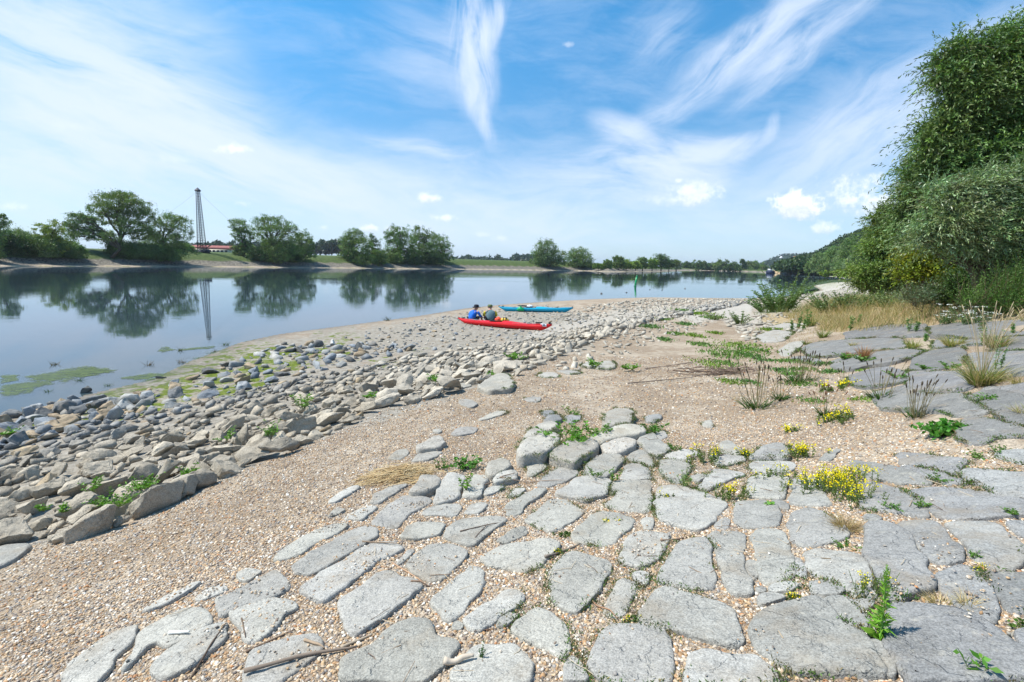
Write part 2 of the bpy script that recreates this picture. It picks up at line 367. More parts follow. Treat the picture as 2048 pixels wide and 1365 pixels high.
def leaf_mat(name, trans=.25, gloss=.35, rough=.5):
    m, t = new_mat(name); a = t.node('ShaderNodeAttribute', attribute_name='tint').outputs['Color']
    p = princ(t, a, rough, None, gloss)
    tr = t.node('ShaderNodeBsdfTranslucent', {0: t.mix(1.0, a, (1.1, 1.25, .5), 'MULTIPLY')}).outputs[0]
    out(t, t.node('ShaderNodeMixShader', {0: trans, 1: p, 2: tr}).outputs[0]); return m
def tint_mat(name, rough=.85, spec=.2, nscale=0, bump=.3, obj=False):
    m, t = new_mat(name); a = t.node('ShaderNodeAttribute', attribute_name='tint').outputs['Color']; b = None
    if nscale:
        co = t.node('ShaderNodeTexCoord').outputs['Object']; n = t.noise(co, nscale, 5, .6)
        a = t.mix(1.0, a, t.ramp(n, [(.25, (.72,) * 3), (.75, (1.25,) * 3)]), 'MULTIPLY'); b = bumpn(t, n, bump, .01)
    out(t, princ(t, a, rough, b, spec)); return m
MAT_LEAF = leaf_mat('leaf'); MAT_GRASS = leaf_mat('grass_blade', .3, .2, .6); MAT_STALK = tint_mat('stalk')
MAT_BARK = tint_mat('bark', .9, .1, 3.0, .5); MAT_PEB = tint_mat('pebble', .65, .35, 60, .25)
MAT_FLOWER = leaf_mat('petal', .15, .1, .7)
MAT_SILVER = leaf_mat('silver_leaf', .18, .55, .42)
PAL = .93 * np.array([(.50, .34, .19), (.60, .46, .31), (.40, .24, .12), (.68, .58, .46), (.27, .20, .15), (.32, .29, .26), (.52, .37, .23), (.48, .23, .10), (.78, .73, .64), (.19, .155, .13), (.42, .33, .24), (.54, .46, .37)])
PALW = np.array([13, 12, 11, 10, 11, 12, 12, 3, 5, 8, 15, 11.]); PALW /= PALW.sum()
def ground_material():
    m, t = new_mat('ground'); co = t.node('ShaderNodeNewGeometry').outputs['Position']
    za = t.node('ShaderNodeSeparateColor', {0: t.node('ShaderNodeAttribute', attribute_name='zone_a').outputs['Color']})
    zb = t.node('ShaderNodeSeparateColor', {0: t.node('ShaderNodeAttribute', attribute_name='zone_b').outputs['Color']})
    flat = t.vmath('MULTIPLY', co, (1, 1, .6))
    jitv = t.vmath('ADD', flat, t.vmath('MULTIPLY', t.noise(flat, 30, 2, col=True), (.02, .02, .02)))
    v1 = t.voro(jitv, 52); v2 = t.voro(jitv, 100); v3 = t.voro(jitv, 15)
    def pal(vn, ch=0):
        r = t.node('ShaderNodeSeparateColor', {0: vn.outputs['Color']}).outputs[ch]; st = []; acc = 0
        for c, w in zip(PAL, PALW): st.append((min(acc, 1), tuple(c * .92))); acc += w
        return t.ramp(r, st, 'CONSTANT')
    big = t.math('GREATER_THAN', t.node('ShaderNodeSeparateColor', {0: v1.outputs['Color']}).outputs[2], .42)
    peb = t.mix(big, pal(v2), pal(v1))
    occ = t.mix(big, t.rng(v2.outputs['Distance'], .62, .3), t.rng(v1.outputs['Distance'], .66, .3))
    dirt = (.27, .20, .135)
    peb = t.mix(t.math('MULTIPLY', occ, 1.0), dirt, peb)
    n_l = t.noise(co, .9, 5, .6); n_s = t.noise(co, 6, 4, .65)
    peb = t.mix(t.rng(t.math('ADD', n_l, t.math('MULTIPLY', n_s, .5)), .66, .92), peb, t.mix(t.rng(n_s, .3, .8), (.40, .325, .24), (.51, .42, .32)))
    sand = t.mix(t.rng(n_s, .3, .7), (.42, .37, .30), (.55, .50, .43))
    sand = t.mix(t.rng(v3.outputs['Distance'], .2, .5), sand, (.44, .40, .34))
    alg = t.mix(t.rng(t.noise(co, 14, 5, .7), .3, .7), (.05, .085, .010), (.21, .25, .022))
    mud = t.mix(t.rng(n_s, .3, .7), (.22, .195, .155), (.40, .36, .30))
    mud = t.mix(t.math('MULTIPLY', t.math('SUBTRACT', 1.0, t.rng(v1.outputs['Distance'], .1, .5)), .55), mud, pal(v1))
    grass = t.mix(t.rng(t.noise(co, 1.3, 5, .7), .3, .7), (.035, .062, .016), (.10, .135, .035))
    dry = t.mix(t.rng(n_s, .3, .7), (.30, .21, .11), (.48, .38, .22))
    stone = t.mix(t.rng(t.voro(t.vmath('MULTIPLY', co, (1, 1, 1)), 1.6).outputs['Distance'], .1, .6), (.24, .21, .18), (.06, .055, .045))
    stone = t.mix(t.rng(t.noise(co, 2.5, 4), .35, .7), stone, (.26, .23, .18))
    e = t.math('MULTIPLY', t.math('SUBTRACT', n_s, .5), 1.1)
    def blend(base, w, c): return t.mix(t.rng(t.math('ADD', w, t.math('MULTIPLY', e, t.math('GREATER_THAN', w, .02))), .30, .70), base, c)
    c = blend(peb, za.outputs[2], mud); c = blend(c, za.outputs[1], sand); c = blend(c, zb.outputs[1], dry)
    c = blend(c, zb.outputs[2], stone); c = blend(c, zb.outputs[0], grass); c = t.mix(t.rng(t.math('ADD', za.outputs[0], t.math('MULTIPLY', t.math('MULTIPLY', t.math('SUBTRACT', t.noise(co, 1.9, 6, .7), .52), 3.2), t.math('GREATER_THAN', za.outputs[0], .02))), .38, .62), c, alg)
    z = t.node('ShaderNodeSeparateXYZ', {0: co}).outputs[2]
    wet = t.rng(t.math('ADD', z, t.math('MULTIPLY', t.math('SUBTRACT', n_s, .5), .06)), .07, -.01)
    c = t.mix(t.math('MULTIPLY', wet, .55), c, (.10, .085, .06))
    c = t.mix(t.rng(z, -.02, -.5), c, (.035, .045, .04))
    h = t.math('MULTIPLY', t.mix(big, t.rng(v2.outputs['Distance'], .7, .0), t.rng(v1.outputs['Distance'], .7, .0)), 1.0)
    h = t.math('ADD', h, t.math('MULTIPLY', n_s, .5))
    out(t, princ(t, c, t.math('SUBTRACT', .92, t.math('MULTIPLY', wet, .45)), bumpn(t, h, .9, .012), .25)); return m
MAT_GROUND = ground_material()
def water_material():
    m, t = new_mat('water'); co = t.node('ShaderNodeNewGeometry').outputs['Position']
    n1 = t.noise(t.vmath('MULTIPLY', co, (.55, 1.6, 1)), 1.0, 3, .5)
    n2 = t.noise(t.vmath('MULTIPLY', co, (1.2, 3.0, 1)), 3.2, 2, .5)
    patch = t.rng(t.noise(t.vmath('MULTIPLY', co, (.02, .05, 1)), 1.0, 3, .6), .42, .62, .35, 1.6)
    h = t.math('ADD', t.math('MULTIPLY', n1, 1.0), t.math('MULTIPLY', n2, .25))
    b = t.node('ShaderNodeBump', {'Height': t.math('MULTIPLY', h, patch), 'Strength': 1.0, 'Distance': .0032}).outputs[0]
    fr = t.node('ShaderNodeFresnel', {'IOR': 1.333, 'Normal': b}).outputs[0]
    gl = t.node('ShaderNodeBsdfGlossy', {'Color': (.91, .95, 1.0, 1), 'Roughness': .012, 'Normal': b}).outputs[0]
    tr = t.node('ShaderNodeBsdfTransparent', {0: (.62, .68, .60, 1)}).outputs[0]
    df = t.node('ShaderNodeBsdfDiffuse', {0: (.06, .105, .135, 1)}).outputs[0]
    body = t.node('ShaderNodeMixShader', {0: .42, 1: tr, 2: df}).outputs[0]
    out(t, t.node('ShaderNodeMixShader', {0: fr, 1: body, 2: gl}).outputs[0]); return m
MAT_WATER = water_material()
def stone_material(name, rough=.85, big=False):
    m, t = new_mat(name); co = t.node('ShaderNodeNewGeometry').outputs['Position']
    oi = t.node('ShaderNodeObjectInfo'); base = oi.outputs['Color']; att = t.node('ShaderNodeAttribute', attribute_name='tint').outputs['Color']
    base = t.mix(1.0, base, att, 'MULTIPLY')
    n1 = t.noise(co, 3.5, 4, .6); n2 = t.noise(co, 38, 4, .7); n3 = t.noise(co, 110, 3, .75)
    f = t.math('ADD', t.math('MULTIPLY', t.rng(n1, .3, .7), .22), t.math('ADD', t.math('MULTIPLY', t.rng(n2, .3, .7), .22), t.math('MULTIPLY', t.rng(n3, .38, .62), .40)))
    c = t.mix(1.0, base, t.ramp(f, [(.0, (.48,) * 3), (.42, (.96,) * 3), (.84, (1.45,) * 3)]), 'MULTIPLY')
    lich = t.rng(t.noise(co, 9, 5, .75), .56, .68); c = t.mix(t.math('MULTIPLY', lich, .45), c, (.46, .43, .36)); stn = t.rng(t.noise(t.vmath('ADD', co, (3, 9, 5)), 2.2, 5, .7), .5, .68); c = t.mix(t.math('MULTIPLY', stn, .38), c, (.26, .20, .13))
    dk = t.rng(t.noise(t.vmath('ADD', co, (7, 3, 1)), 6, 5, .8), .62, .74); c = t.mix(t.math('MULTIPLY', dk, .4), c, (.10, .10, .095))
    led = t.rng(t.noise(t.vmath('ADD', co, (1, 4, 2)), 2.6, 6, .6), .50, .525); led2 = t.rng(t.noise(t.vmath('ADD', co, (5, 1, 2)), 6, 5, .6), .56, .60)
    h = t.math('ADD', t.math('MULTIPLY', t.math('ADD', n1, t.math('ADD', t.math('MULTIPLY', led, .28), t.math('MULTIPLY', led2, .14))), 2.0), t.math('ADD', t.math('MULTIPLY', n2, .7), t.math('MULTIPLY', n3, .35)))
    out(t, princ(t, c, rough, bumpn(t, h, .9, .014), .3)); return m
MAT_STONE = stone_material('stone')
# ================================================================ the setting
def polar_ground():
    rs = [.25]
    while rs[-1] < 9000: rs.append(rs[-1] * 1.0115 + (.004 if rs[-1] < 3 else 0))
    rs = np.array(rs); th = np.concatenate([np.arange(-180, -52, 3.0), np.arange(-52, 52, .14), np.arange(52, 180, 3.0)])
    Rg, Tg = np.meshgrid(rs, np.radians(th), indexing='ij'); X = Rg * np.sin(Tg); Y = Rg * np.cos(Tg)
    Z = terrain(X, Y); nr, nt = X.shape; V = np.stack([X, Y, Z], -1).reshape(-1, 3)
    V = np.vstack([V, [[0, 0, float(Z[0].mean())]]])
    i, j = np.meshgrid(np.arange(nr - 1), np.arange(nt), indexing='ij'); j2 = (j + 1) % nt
    F = np.stack([i * nt + j, i * nt + j2, (i + 1) * nt + j2, (i + 1) * nt + j], -1).reshape(-1, 4)[:, ::-1]
    jj = np.arange(nt); C = np.stack([np.full(nt, nr * nt), jj, (jj + 1) % nt], 1)[:, ::-1]
    X, Y, Z = V.T; PX, PY, dep = project(V); vis = dep > .2; r = np.hypot(X, Y)
    d, idx = dist_poly(X, Y, RIVER); ins = in_poly(X, Y, RIVER); far = idx >= nN + nR - 1; land = ~ins
    A = np.zeros((len(V), 3)); B = np.zeros((len(V), 3))
    zp = lambda p: zone(p, PX, PY, vis & ~far)
    A[:, 0] = np.clip(zp([(180, 790), (300, 745), (420, 702), (480, 684), (600, 690), (690, 712), (640, 735), (560, 755), (520, 790), (420, 800), (300, 835), (150, 860), (40, 905), (0, 900), (0, 850)]) * .56
        + zp([(640, 670), (720, 668), (760, 690), (640, 705)]) * .5 + zp([(700, 715), (860, 700), (900, 725), (720, 745)]) * .33
        + zp([(1710, 572), (1790, 566), (1800, 578), (1730, 582)]) * .9 + zp([(1600, 600), (1618, 570), (1655, 562), (1720, 560), (1660, 572), (1640, 592)]) * .6, 0, 1)
    A[:, 0] = np.maximum(A[:, 0], (far & land) * smooth(d, 2.2, .2) * .75 * (X < 120))
    A[:, 1] = np.clip(zp([(1360, 640), (1420, 618), (1620, 622), (1640, 650), (1560, 668), (1480, 670), (1440, 652)]) * .58
        + zp([(1640, 590), (1760, 566), (1850, 580), (1640, 618)]) * .8 + zp([(1000, 690), (1100, 640), (1250, 610), (1500, 598), (1600, 600), (1600, 625), (1400, 632), (1250, 660)]) * .62, 0, 1)
    A[:, 1] = np.maximum(A[:, 1], land * (~far) * (r > 75) * smooth(d, 0, 1) * smooth(d, 16, 11) * .9)
    A[:, 1] = np.maximum(A[:, 1], land * far * smooth(d, 3.6, 2.4) * smooth(d, .8, 1.8) * .45)
    A[:, 2] = np.clip(zp([(0, 840), (170, 790), (430, 702), (560, 668), (830, 633), (1000, 610), (1120, 603), (1200, 640), (1040, 680), (860, 715), (560, 770), (380, 810), (60, 890), (0, 920)]) * .66
        + zp([(0, 900), (300, 830), (560, 765), (900, 705), (1100, 665), (1200, 690), (900, 800), (600, 900), (400, 985), (0, 1125)]) * .8, 0, 1)
    A[:, 2] = np.maximum(A[:, 2], ins * .9)
    B[:, 0] = land * np.where(far, smooth(d, 7.5, 10), np.where(r > 60, smooth(d, 14, 20), 0))
    tr = (~far) & land & (r > 9) & (X > 7) & ~vis
    B[:, 0] = np.maximum(B[:, 0], (land & ~far & (X > 14) & (r > 26) & (X > .84 * Y)) * smooth(d, 10, 16) * .8)
    B[:, 1] = zp([(1500, 634), (1560, 622), (1700, 590), (1850, 585), (2100, 590), (2100, 642), (1990, 640), (1880, 646), (1760, 660), (1660, 660), (1600, 655)]) * .9
    B[:, 1] = np.maximum(B[:, 1], zp([(2150, 600), (7000, 300), (7000, 5000), (2500, 5000), (2190, 1400)]) * .85)
    B[:, 2] = land * far * smooth(d, 2.2, 3.4) * smooth(d, 10.5, 8.5)
    o = mesh_np('ground', V, [F, C], MAT_GROUND, None, None, True, {'zone_a': A, 'zone_b': B}); meta(o, kind='structure'); return o
polar_ground()
g = 12000.0
o = mesh_np('river_water', [(-g, -g, 0), (g, -g, 0), (g, g, 0), (-g, g, 0)], np.array([(0, 1, 2, 3)]), MAT_WATER); meta(o, kind='structure')
from mathutils.geometry import delaunay_2d_cdt
# ================================================================ paving slabs (traced outlines; each is a thing of its own)
_zm = {'A': (0, 1000, 2.926), 'B': (500, 820, 2.504), 'C': (1100, 820, 2.505), 'D': (1000, 820, 5.12), 'E': (1500, 850, 2.65), 'F': (600, 600, 2.56), 'G': (1300, 550, 2.738)}
# sheet letter, extra height (m), outline
SL = [
('B',0,'120,755 150,770 250,735 330,680 500,595 470,580 400,590 300,630 200,690 130,735'),
('B',0,'210,795 230,830 290,850 340,830 560,690 640,650 635,605 580,595 500,615 300,730'),
('B',0,'245,925 350,990 400,975 560,830 600,810 640,770 780,710 730,675 640,672 540,715 470,770 340,860'),
('A',0,'1275,630 1290,710 1400,660 1600,600 1700,545 1650,470 1610,430 1450,520 1300,590'),
('A',0,'1440,710 1460,790 1490,860 1560,830 1640,760 1665,700 1755,660 1690,620 1620,600 1500,650'),
('A',0,'715,1010 790,960 850,880 930,850 990,880 1100,830 1230,740 1245,690 1210,655 1120,655 1040,670 900,740 830,780 790,900 720,980'),
('A',0,'890,990 900,1030 960,1065 1060,1020 1120,1010 1330,830 1310,800 1330,740 1270,740 1130,800 950,930'),
('A',0,'375,1000 380,1100 530,1100 650,990 680,930 790,820 805,755 720,780 560,850 410,950'),
('A',0,'825,665 900,650 980,620 1080,560 1190,490 1130,500 1080,540 1000,560 900,620'),
('A',-.01,'1135,585 1180,600 1340,540 1290,500 1210,530'),('A',-.01,'1380,450 1400,490 1450,500 1540,430 1440,420'),
('B',0,'-30,1400 0,1230 130,1190 330,1140 370,1180 370,1230 150,1400'),
('A',.03,'-60,300 -60,410 0,400 90,360 190,280 170,265 60,280'),
('B',0,'440,985 500,1130 525,1150 600,1100 740,1010 790,960 870,900 840,870 740,850 690,825 640,830 560,900'),
('B',0,'780,790 820,840 900,870 960,860 1090,745 1080,710 1000,690 900,685 840,730'),
('B',0,'895,970 930,1010 990,1075 1030,1060 1150,920 1170,880 1175,820 1100,790 1060,830 970,910'),
('B',0,'1065,1070 1100,1110 1150,1125 1220,1080 1260,1040 1340,1000 1375,950 1340,920 1270,930 1200,980 1130,1020'),
('B',0,'1155,745 1195,790 1370,835 1450,800 1560,690 1480,655 1380,680 1250,690'),
('B',0,'1230,665 1280,680 1400,620 1370,590 1310,610'),
('B',0,'970,635 1000,660 1100,695 1140,680 1200,620 1300,555 1270,545 1100,550 1040,565 1000,590'),
('B',0,'745,650 830,660 950,640 980,580 930,565 820,565 780,600'),('B',0,'600,580 740,600 790,540 890,480 910,460 860,445 760,445 680,500'),
('B',0,'860,530 1030,540 1060,490 1030,475 960,480 890,500'),('B',0,'1070,530 1150,530 1190,480 1170,465 1110,480'),
('B',0,'465,560 560,565 640,495 590,490 500,530'),('B',0,'380,550 440,530 480,505 430,500'),('B',0,'395,475 440,470 560,390 500,400 420,440'),
('B',0,'600,470 640,480 720,440 790,385 730,390 620,430'),('B',.06,'790,435 900,430 950,390 950,360 900,345 860,350 830,400'),
('B',.03,'925,490 1010,470 1050,440 1060,400 1080,350 1000,330 960,380 930,440'),('B',.03,'1060,450 1140,455 1190,370 1180,345 1110,340 1080,390'),
('B',0,'1165,435 1210,430 1280,390 1230,388 1180,405'),('B',.05,'1215,385 1330,360 1345,330 1320,318 1230,335'),
('B',.06,'1185,330 1200,350 1260,330 1310,300 1290,270 1240,260 1200,280'),('B',0,'1280,540 1340,535 1400,470 1490,410 1450,398 1340,450 1290,480'),
('B',0,'1290,445 1350,440 1380,400 1320,400'),('B',-.01,'1010,1110 1060,1115 1070,1085 1040,1065 1015,1080'),
('B',-.01,'725,790 760,780 830,715 790,720'),('B',0,'-180,945 0,1180 50,1180 130,1080 240,1010 205,980 130,960 20,975'),
('D',.1,'240,330 270,380 500,300 600,200 520,160 470,180 380,200 280,280'),('D',.14,'165,480 180,560 350,540 430,540 590,400 600,330 560,300 440,310 270,370 200,420'),
('D',.10,'500,470 510,540 700,600 760,600 900,510 1010,420 1010,380 940,345 800,345 640,390'),('D',.09,'925,310 930,360 1040,385 1100,350 1480,270 1480,240 1420,200 1250,195 1100,240'),
('D',.06,'1030,400 1070,470 1200,470 1390,400 1380,350 1320,315 1200,330'),('D',.11,'1060,100 1050,200 1070,230 1230,195 1330,190 1350,160 1330,110 1365,70 1300,30 1200,30 1100,60'),
('D',.05,'450,130 480,190 520,180 640,110 600,80 500,70'),('D',.02,'420,40 450,75 540,65 560,40 480,20'),('D',.02,'1485,90 1500,130 1570,145 1640,100 1640,60 1560,60'),
('D',.04,'1390,340 1450,380 1530,470 1600,500 1720,450 1740,420 1600,330 1560,270 1480,290'),('D',0,'1570,270 1620,330 1700,290 1680,220 1600,240'),
('D',.03,'850,660 900,710 1090,710 1200,620 1260,540 1250,500 1200,475 1060,475 920,540'),('D',0,'1280,500 1540,580 1580,560 1570,500 1500,440 1430,405 1350,430'),
('D',0,'1240,710 1280,725 1550,710 1540,640 1450,560 1340,540 1270,580'),('D',0,'1630,520 1650,640 1720,720 1830,770 1950,640 1950,580 1850,530 1750,515'),
('D',0,'1680,470 1750,510 1830,540 1930,560 1940,510 2048,470 2000,440 1900,420 1800,440'),('D',.02,'570,880 600,900 870,965 1080,890 1140,740 1020,715 800,695 700,790'),
('D',0,'270,680 350,680 480,600 400,550 300,510 280,540'),('D',0,'370,790 500,800 640,750 820,640 700,600 600,590 500,650 430,720'),
('D',-.01,'1110,870 1180,860 1350,780 1540,780 1550,720 1400,735 1150,740'),('D',-.005,'680,130 740,150 820,100 820,60 740,55 660,70'),
('B',0,'1370,560 1430,590 1490,625 1550,610 1680,520 1590,470 1510,450 1440,510'),
('C',0,'275,490 330,510 490,525 505,460 500,385 440,365 390,375 320,440'),('C',0,'540,390 525,500 560,570 640,600 730,615 790,600 860,530 895,490 850,465 760,430 690,400 600,380'),
('C',0,'930,480 930,580 980,600 1040,605 1140,590 1160,540 1140,500 1060,475'),('C',0,'1000,345 985,400 1000,450 1180,455 1185,345 1100,330'),
('C',0,'740,400 780,420 820,390 910,350 980,335 900,305 830,295 790,330'),('C',0,'690,345 740,375 780,345 770,325'),('C',.02,'855,170 860,235 950,240 960,220 900,160'),
('C',0,'800,240 840,290 900,280 990,260 960,240 870,235'),('C',.05,'1005,240 1010,250 1190,255 1200,230 1180,195 1130,185 1060,205'),
('C',0,'1000,300 1050,325 1190,320 1230,280 1200,265 1020,262'),('C',0,'100,640 130,680 260,700 310,690 420,590 420,560 340,535 240,520 180,560'),
('C',0,'345,770 370,800 450,810 540,770 600,650 610,640 540,620 440,615 390,660'),('C',0,'535,870 560,890 680,905 820,910 830,860 800,790 800,700 770,665 700,670 630,700'),
('C',0,'795,640 800,670 840,740 870,870 910,940 1000,940 1005,870 970,800 970,640 900,615 820,618'),
('C',0,'1010,640 1030,730 1060,880 1110,890 1220,860 1210,740 1170,620 1100,605 1030,610'),
('C',0,'-15,840 0,900 10,960 70,1010 140,1020 230,940 300,820 290,790 200,755 120,735 60,760'),('C',0,'275,1020 330,1050 380,1030 400,970 440,900 420,880 360,865 310,920'),
('C',-.005,'410,840 420,870 480,900 500,870 490,840 440,835'),('C',0,'440,1040 470,1080 700,1130 930,1190 955,1150 940,1080 920,1010 860,980 700,950 560,910 520,930'),
('C',.01,'1000,1100 1030,1180 1130,1270 1200,1340 1420,1345 1680,1350 1620,1220 1540,1130 1470,1090 1380,970 1320,960 1150,1000 1040,1040'),
('C',0,'190,1300 240,1345 330,1390 600,1390 630,1280 590,1150 560,1100 450,1085 300,1080 250,1150'),
('C',0,'660,1400 690,1230 760,1205 900,1230 1040,1230 1110,1290 1150,1400'),('B',0,'1305,1110 1350,1150 1500,1215 1570,1250 1610,1180 1580,1090 1490,1020 1430,1005 1370,1040'),
('C',-.005,'60,1365 80,1290 120,1240 160,1290 200,1365'),('C',-.008,'970,780 1000,850 1030,860 1045,800 1030,770 990,760'),('C',0,'1090,900 1100,935 1200,930 1250,900 1230,885 1130,885'),
('C',-.005,'1020,900 1040,930 1085,925 1080,895'),('C',-.005,'1035,960 1050,1000 1120,980 1185,960 1150,940 1060,935'),('C',-.005,'1110,500 1200,510 1195,480 1150,460 1110,465'),
('C',-.005,'825,600 890,610 900,560 870,550 830,580'),('C',-.005,'460,560 470,610 510,610 520,560 480,545'),('C',-.005,'1215,740 1220,840 1280,860 1285,800 1250,750'),
('B',0,'1120,1200 1060,1260 1000,1330 1000,1390 1400,1390 1420,1290 1330,1200 1200,1185'),('B',0,'450,1280 460,1390 860,1390 1000,1290 1040,1180 920,1150 900,1080 830,1065 700,1110 620,1200'),
('B',-.005,'1230,1100 1290,1095 1350,1040 1300,1030 1250,1060'),('B',-.005,'1565,1330 1570,1280 1610,1230 1670,1290 1640,1350'),
('E',0,'210,305 230,375 210,400 215,430 430,440 400,380 385,310 350,290 230,285'),('E',0,'215,485 205,550 215,620 290,660 420,645 480,620 520,590 500,540 430,510 380,475 300,460'),
('E',0,'280,700 300,760 320,790 330,815 430,860 520,895 600,945 650,950 655,880 610,790 590,720 500,690 350,680'),('E',0,'310,850 330,920 440,930 500,910 490,890 400,855 320,845'),
('E',.02,'605,545 610,640 590,690 640,780 700,880 740,955 800,960 970,880 965,830 900,720 840,620 790,560 680,530'),
('E',0,'785,530 850,620 910,710 960,740 1040,765 1130,755 1110,700 1060,620 1030,560 960,520 850,515'),
('E',0,'1050,530 1060,570 1120,630 1160,690 1240,780 1380,810 1460,770 1420,650 1380,600 1330,545 1250,525 1120,520'),
('E',0,'975,840 985,870 1010,900 1090,960 1250,1060 1300,1075 1300,1000 1270,900 1220,830 1190,785 1100,770 1000,790'),
('E',0,'1200,790 1250,870 1310,950 1380,1020 1520,1020 1520,820 1360,820'),('E',0,'845,360 890,400 960,460 1030,505 1300,505 1520,490 1520,425 1330,390 1200,350 1050,335 900,345'),
('E',0,'1115,255 1130,290 1240,330 1340,385 1520,390 1520,270 1350,255 1200,245'),('E',0,'540,305 540,330 570,380 600,450 750,470 960,500 930,440 850,370 730,320 620,308'),
('E',0,'520,195 600,265 640,285 850,310 975,320 975,300 880,255 760,225 640,200 550,190'),('E',0,'785,145 795,200 860,210 1000,232 1100,265 1120,240 1150,190 1000,170 900,150'),
('E',0,'790,218 900,258 1040,320 1120,310 1170,320 1090,280 960,240 850,214'),('E',.01,'705,1190 740,1240 800,1330 830,1400 1560,1400 1560,1300 1380,1200 1300,1120 1200,1050 1100,1010 850,980 740,985 730,1080'),
('E',-.005,'375,940 400,980 500,1060 560,1140 640,1080 600,1000 530,940 450,925'),('E',-.005,'540,950 610,1010 650,990 660,960 600,945'),
('E',-.005,'610,1200 640,1260 700,1340 760,1365 770,1300 720,1230 680,1180 630,1170'),('E',0,'1290,160 1370,190 1460,210 1520,210 1520,140 1380,140'),
('E',0,'1350,525 1400,580 1470,610 1540,610 1540,520'),('E',0,'1390,1130 1420,1200 1470,1250 1540,1250 1540,1100'),('E',0,'360,190 420,200 480,130 430,140'),('E',-.005,'590,500 650,520 710,505 640,485'),
('F',0,'805,525 870,560 910,540 880,515 840,508'),('F',0,'770,700 840,700 900,680 910,660 860,655 800,665'),('F',.06,'595,770 600,785 710,770 745,745 720,712 690,715'),
('F',0,'450,820 510,830 560,800 540,780 490,785'),('F',0,'570,840 640,840 700,820 730,790 680,782 600,810'),('F',.01,'910,620 980,610 1065,580 1030,575 950,595'),
('F',0,'1155,505 1160,525 1220,530 1230,500'),('F',.12,'905,460 960,480 1080,470 1095,440 1060,400 1010,395 970,420'),('F',0,'795,440 820,460 880,440 860,430 810,432'),
('F',0,'675,670 700,690 730,685 720,672'),('F',.04,'1440,340 1470,355 1530,350 1540,325 1480,315'),('F',.04,'1510,360 1580,365 1620,350 1600,320 1550,320'),
('F',0,'1310,365 1380,385 1440,380 1420,368'),('F',0,'1215,390 1260,400 1330,395 1300,372 1240,375'),('G',0,'290,815 300,835 345,840 340,800 320,798'),
('G',.02,'1060,320 1300,285 1500,275 1520,340 1380,345 1200,350 1080,356'),('G',.02,'1520,275 1800,265 1830,350 1700,345 1540,340'),('G',.02,'1820,262 2100,245 2100,330 1850,350'),
('G',.02,'830,400 900,370 1050,364 1200,362 1370,356 1400,400 1250,415 1100,435 950,455 860,440'),('G',.02,'1000,470 1120,450 1250,427 1420,410 1500,420 1440,460 1300,500 1180,515 1080,540 1000,510'),
('G',.02,'1440,475 1530,415 1700,395 1720,440 1700,500 1560,535 1430,538'),('G',.02,'1090,560 1200,524 1290,515 1400,550 1405,590 1300,615 1180,635 1100,610'),
('G',.02,'1420,550 1560,550 1720,540 1760,640 1620,655 1480,655 1420,605'),('G',.01,'1200,655 1420,622 1480,672 1700,672 1740,700 1850,775 1700,790 1560,755 1400,750 1280,740'),
('G',.01,'1740,680 1900,650 2100,720 2100,860 1960,825 1860,750'),('G',.01,'1690,850 1700,905 1790,940 1880,905 2100,900 2100,875 1900,835 1800,800 1720,808'),
('G',.01,'1780,640 1900,636 2100,600 2100,700 1910,640'),('G',.02,'1740,430 2100,430 2100,560 1900,560 1760,520'),('G',.01,'700,410 770,372 850,362 820,400 760,440 720,440'),
('G',.01,'570,340 680,305 790,320 730,365 630,375'),('G',.01,'770,450 850,445 940,465 920,500 850,490'),('G',.01,'1560,360 1690,352 1840,358 1850,390 1700,385 1560,405'),
('G',.01,'1860,360 2100,340 2100,420 1900,420'),('G',.0,'640,290 740,262 820,270 800,300 700,295'),
]
LAND = [('the tall green weed', 1758, 1250), ('the dry straw tuft', 1880, 1215), ('the yellow flowering mound', 1665, 950),
        ('the small yellow flower clump', 1460, 975), ('the feathery sprig', 1368, 955), ('the leafy raised-stone weed', 1130, 865),
        ('the straw heap', 800, 950), ('the long driftwood stick', 590, 1325), ('the bleached white stick', 362, 1275),
        ('the pale driftwood piece', 930, 1325), ('the bramble patch', 1880, 855), ('the large tan grass tussock', 1960, 760),
        ('the fallen branch', 1330, 770), ('the black-stalked clump', 1800, 800), ('the weed cut by the bottom edge', 1950, 1350)]
ORD = ['', 'second ', 'third ', 'fourth ', 'fifth ', 'sixth ', 'seventh ', 'eighth ', 'ninth ', 'tenth ', 'eleventh ', 'twelfth ', 'thirteenth ', 'fourteenth ', 'fifteenth ', 'sixteenth ', 'seventeenth ', 'eighteenth ', 'nineteenth ', 'twentieth ', 'twenty-first ', 'twenty-second ', 'twenty-third ', 'twenty-fourth ', 'twenty-fifth ', 'twenty-sixth ', 'twenty-seventh ', 'twenty-eighth ', 'twenty-ninth ', 'thirtieth ']
def ordinal_labels(items, make):
    """items: (px, py, data); a label built from the nearest landmark and the rank of nearness to it"""
    by = {}
    for k, (px, py, dt) in enumerate(items):
        L = [math.hypot(px - x, (py - y) * 1.5) for _, x, y in LAND]; i = int(np.argmin(L)); by.setdefault(i, []).append((L[i], k))
    outl = [None] * len(items)
    for i, lst in by.items():
        for r, (_, k) in enumerate(sorted(lst)):
            outl[k] = make(items[k][2], ((ORD[r] + 'nearest ') if r < len(ORD) else 'far off from ') + LAND[i][0])
    return outl
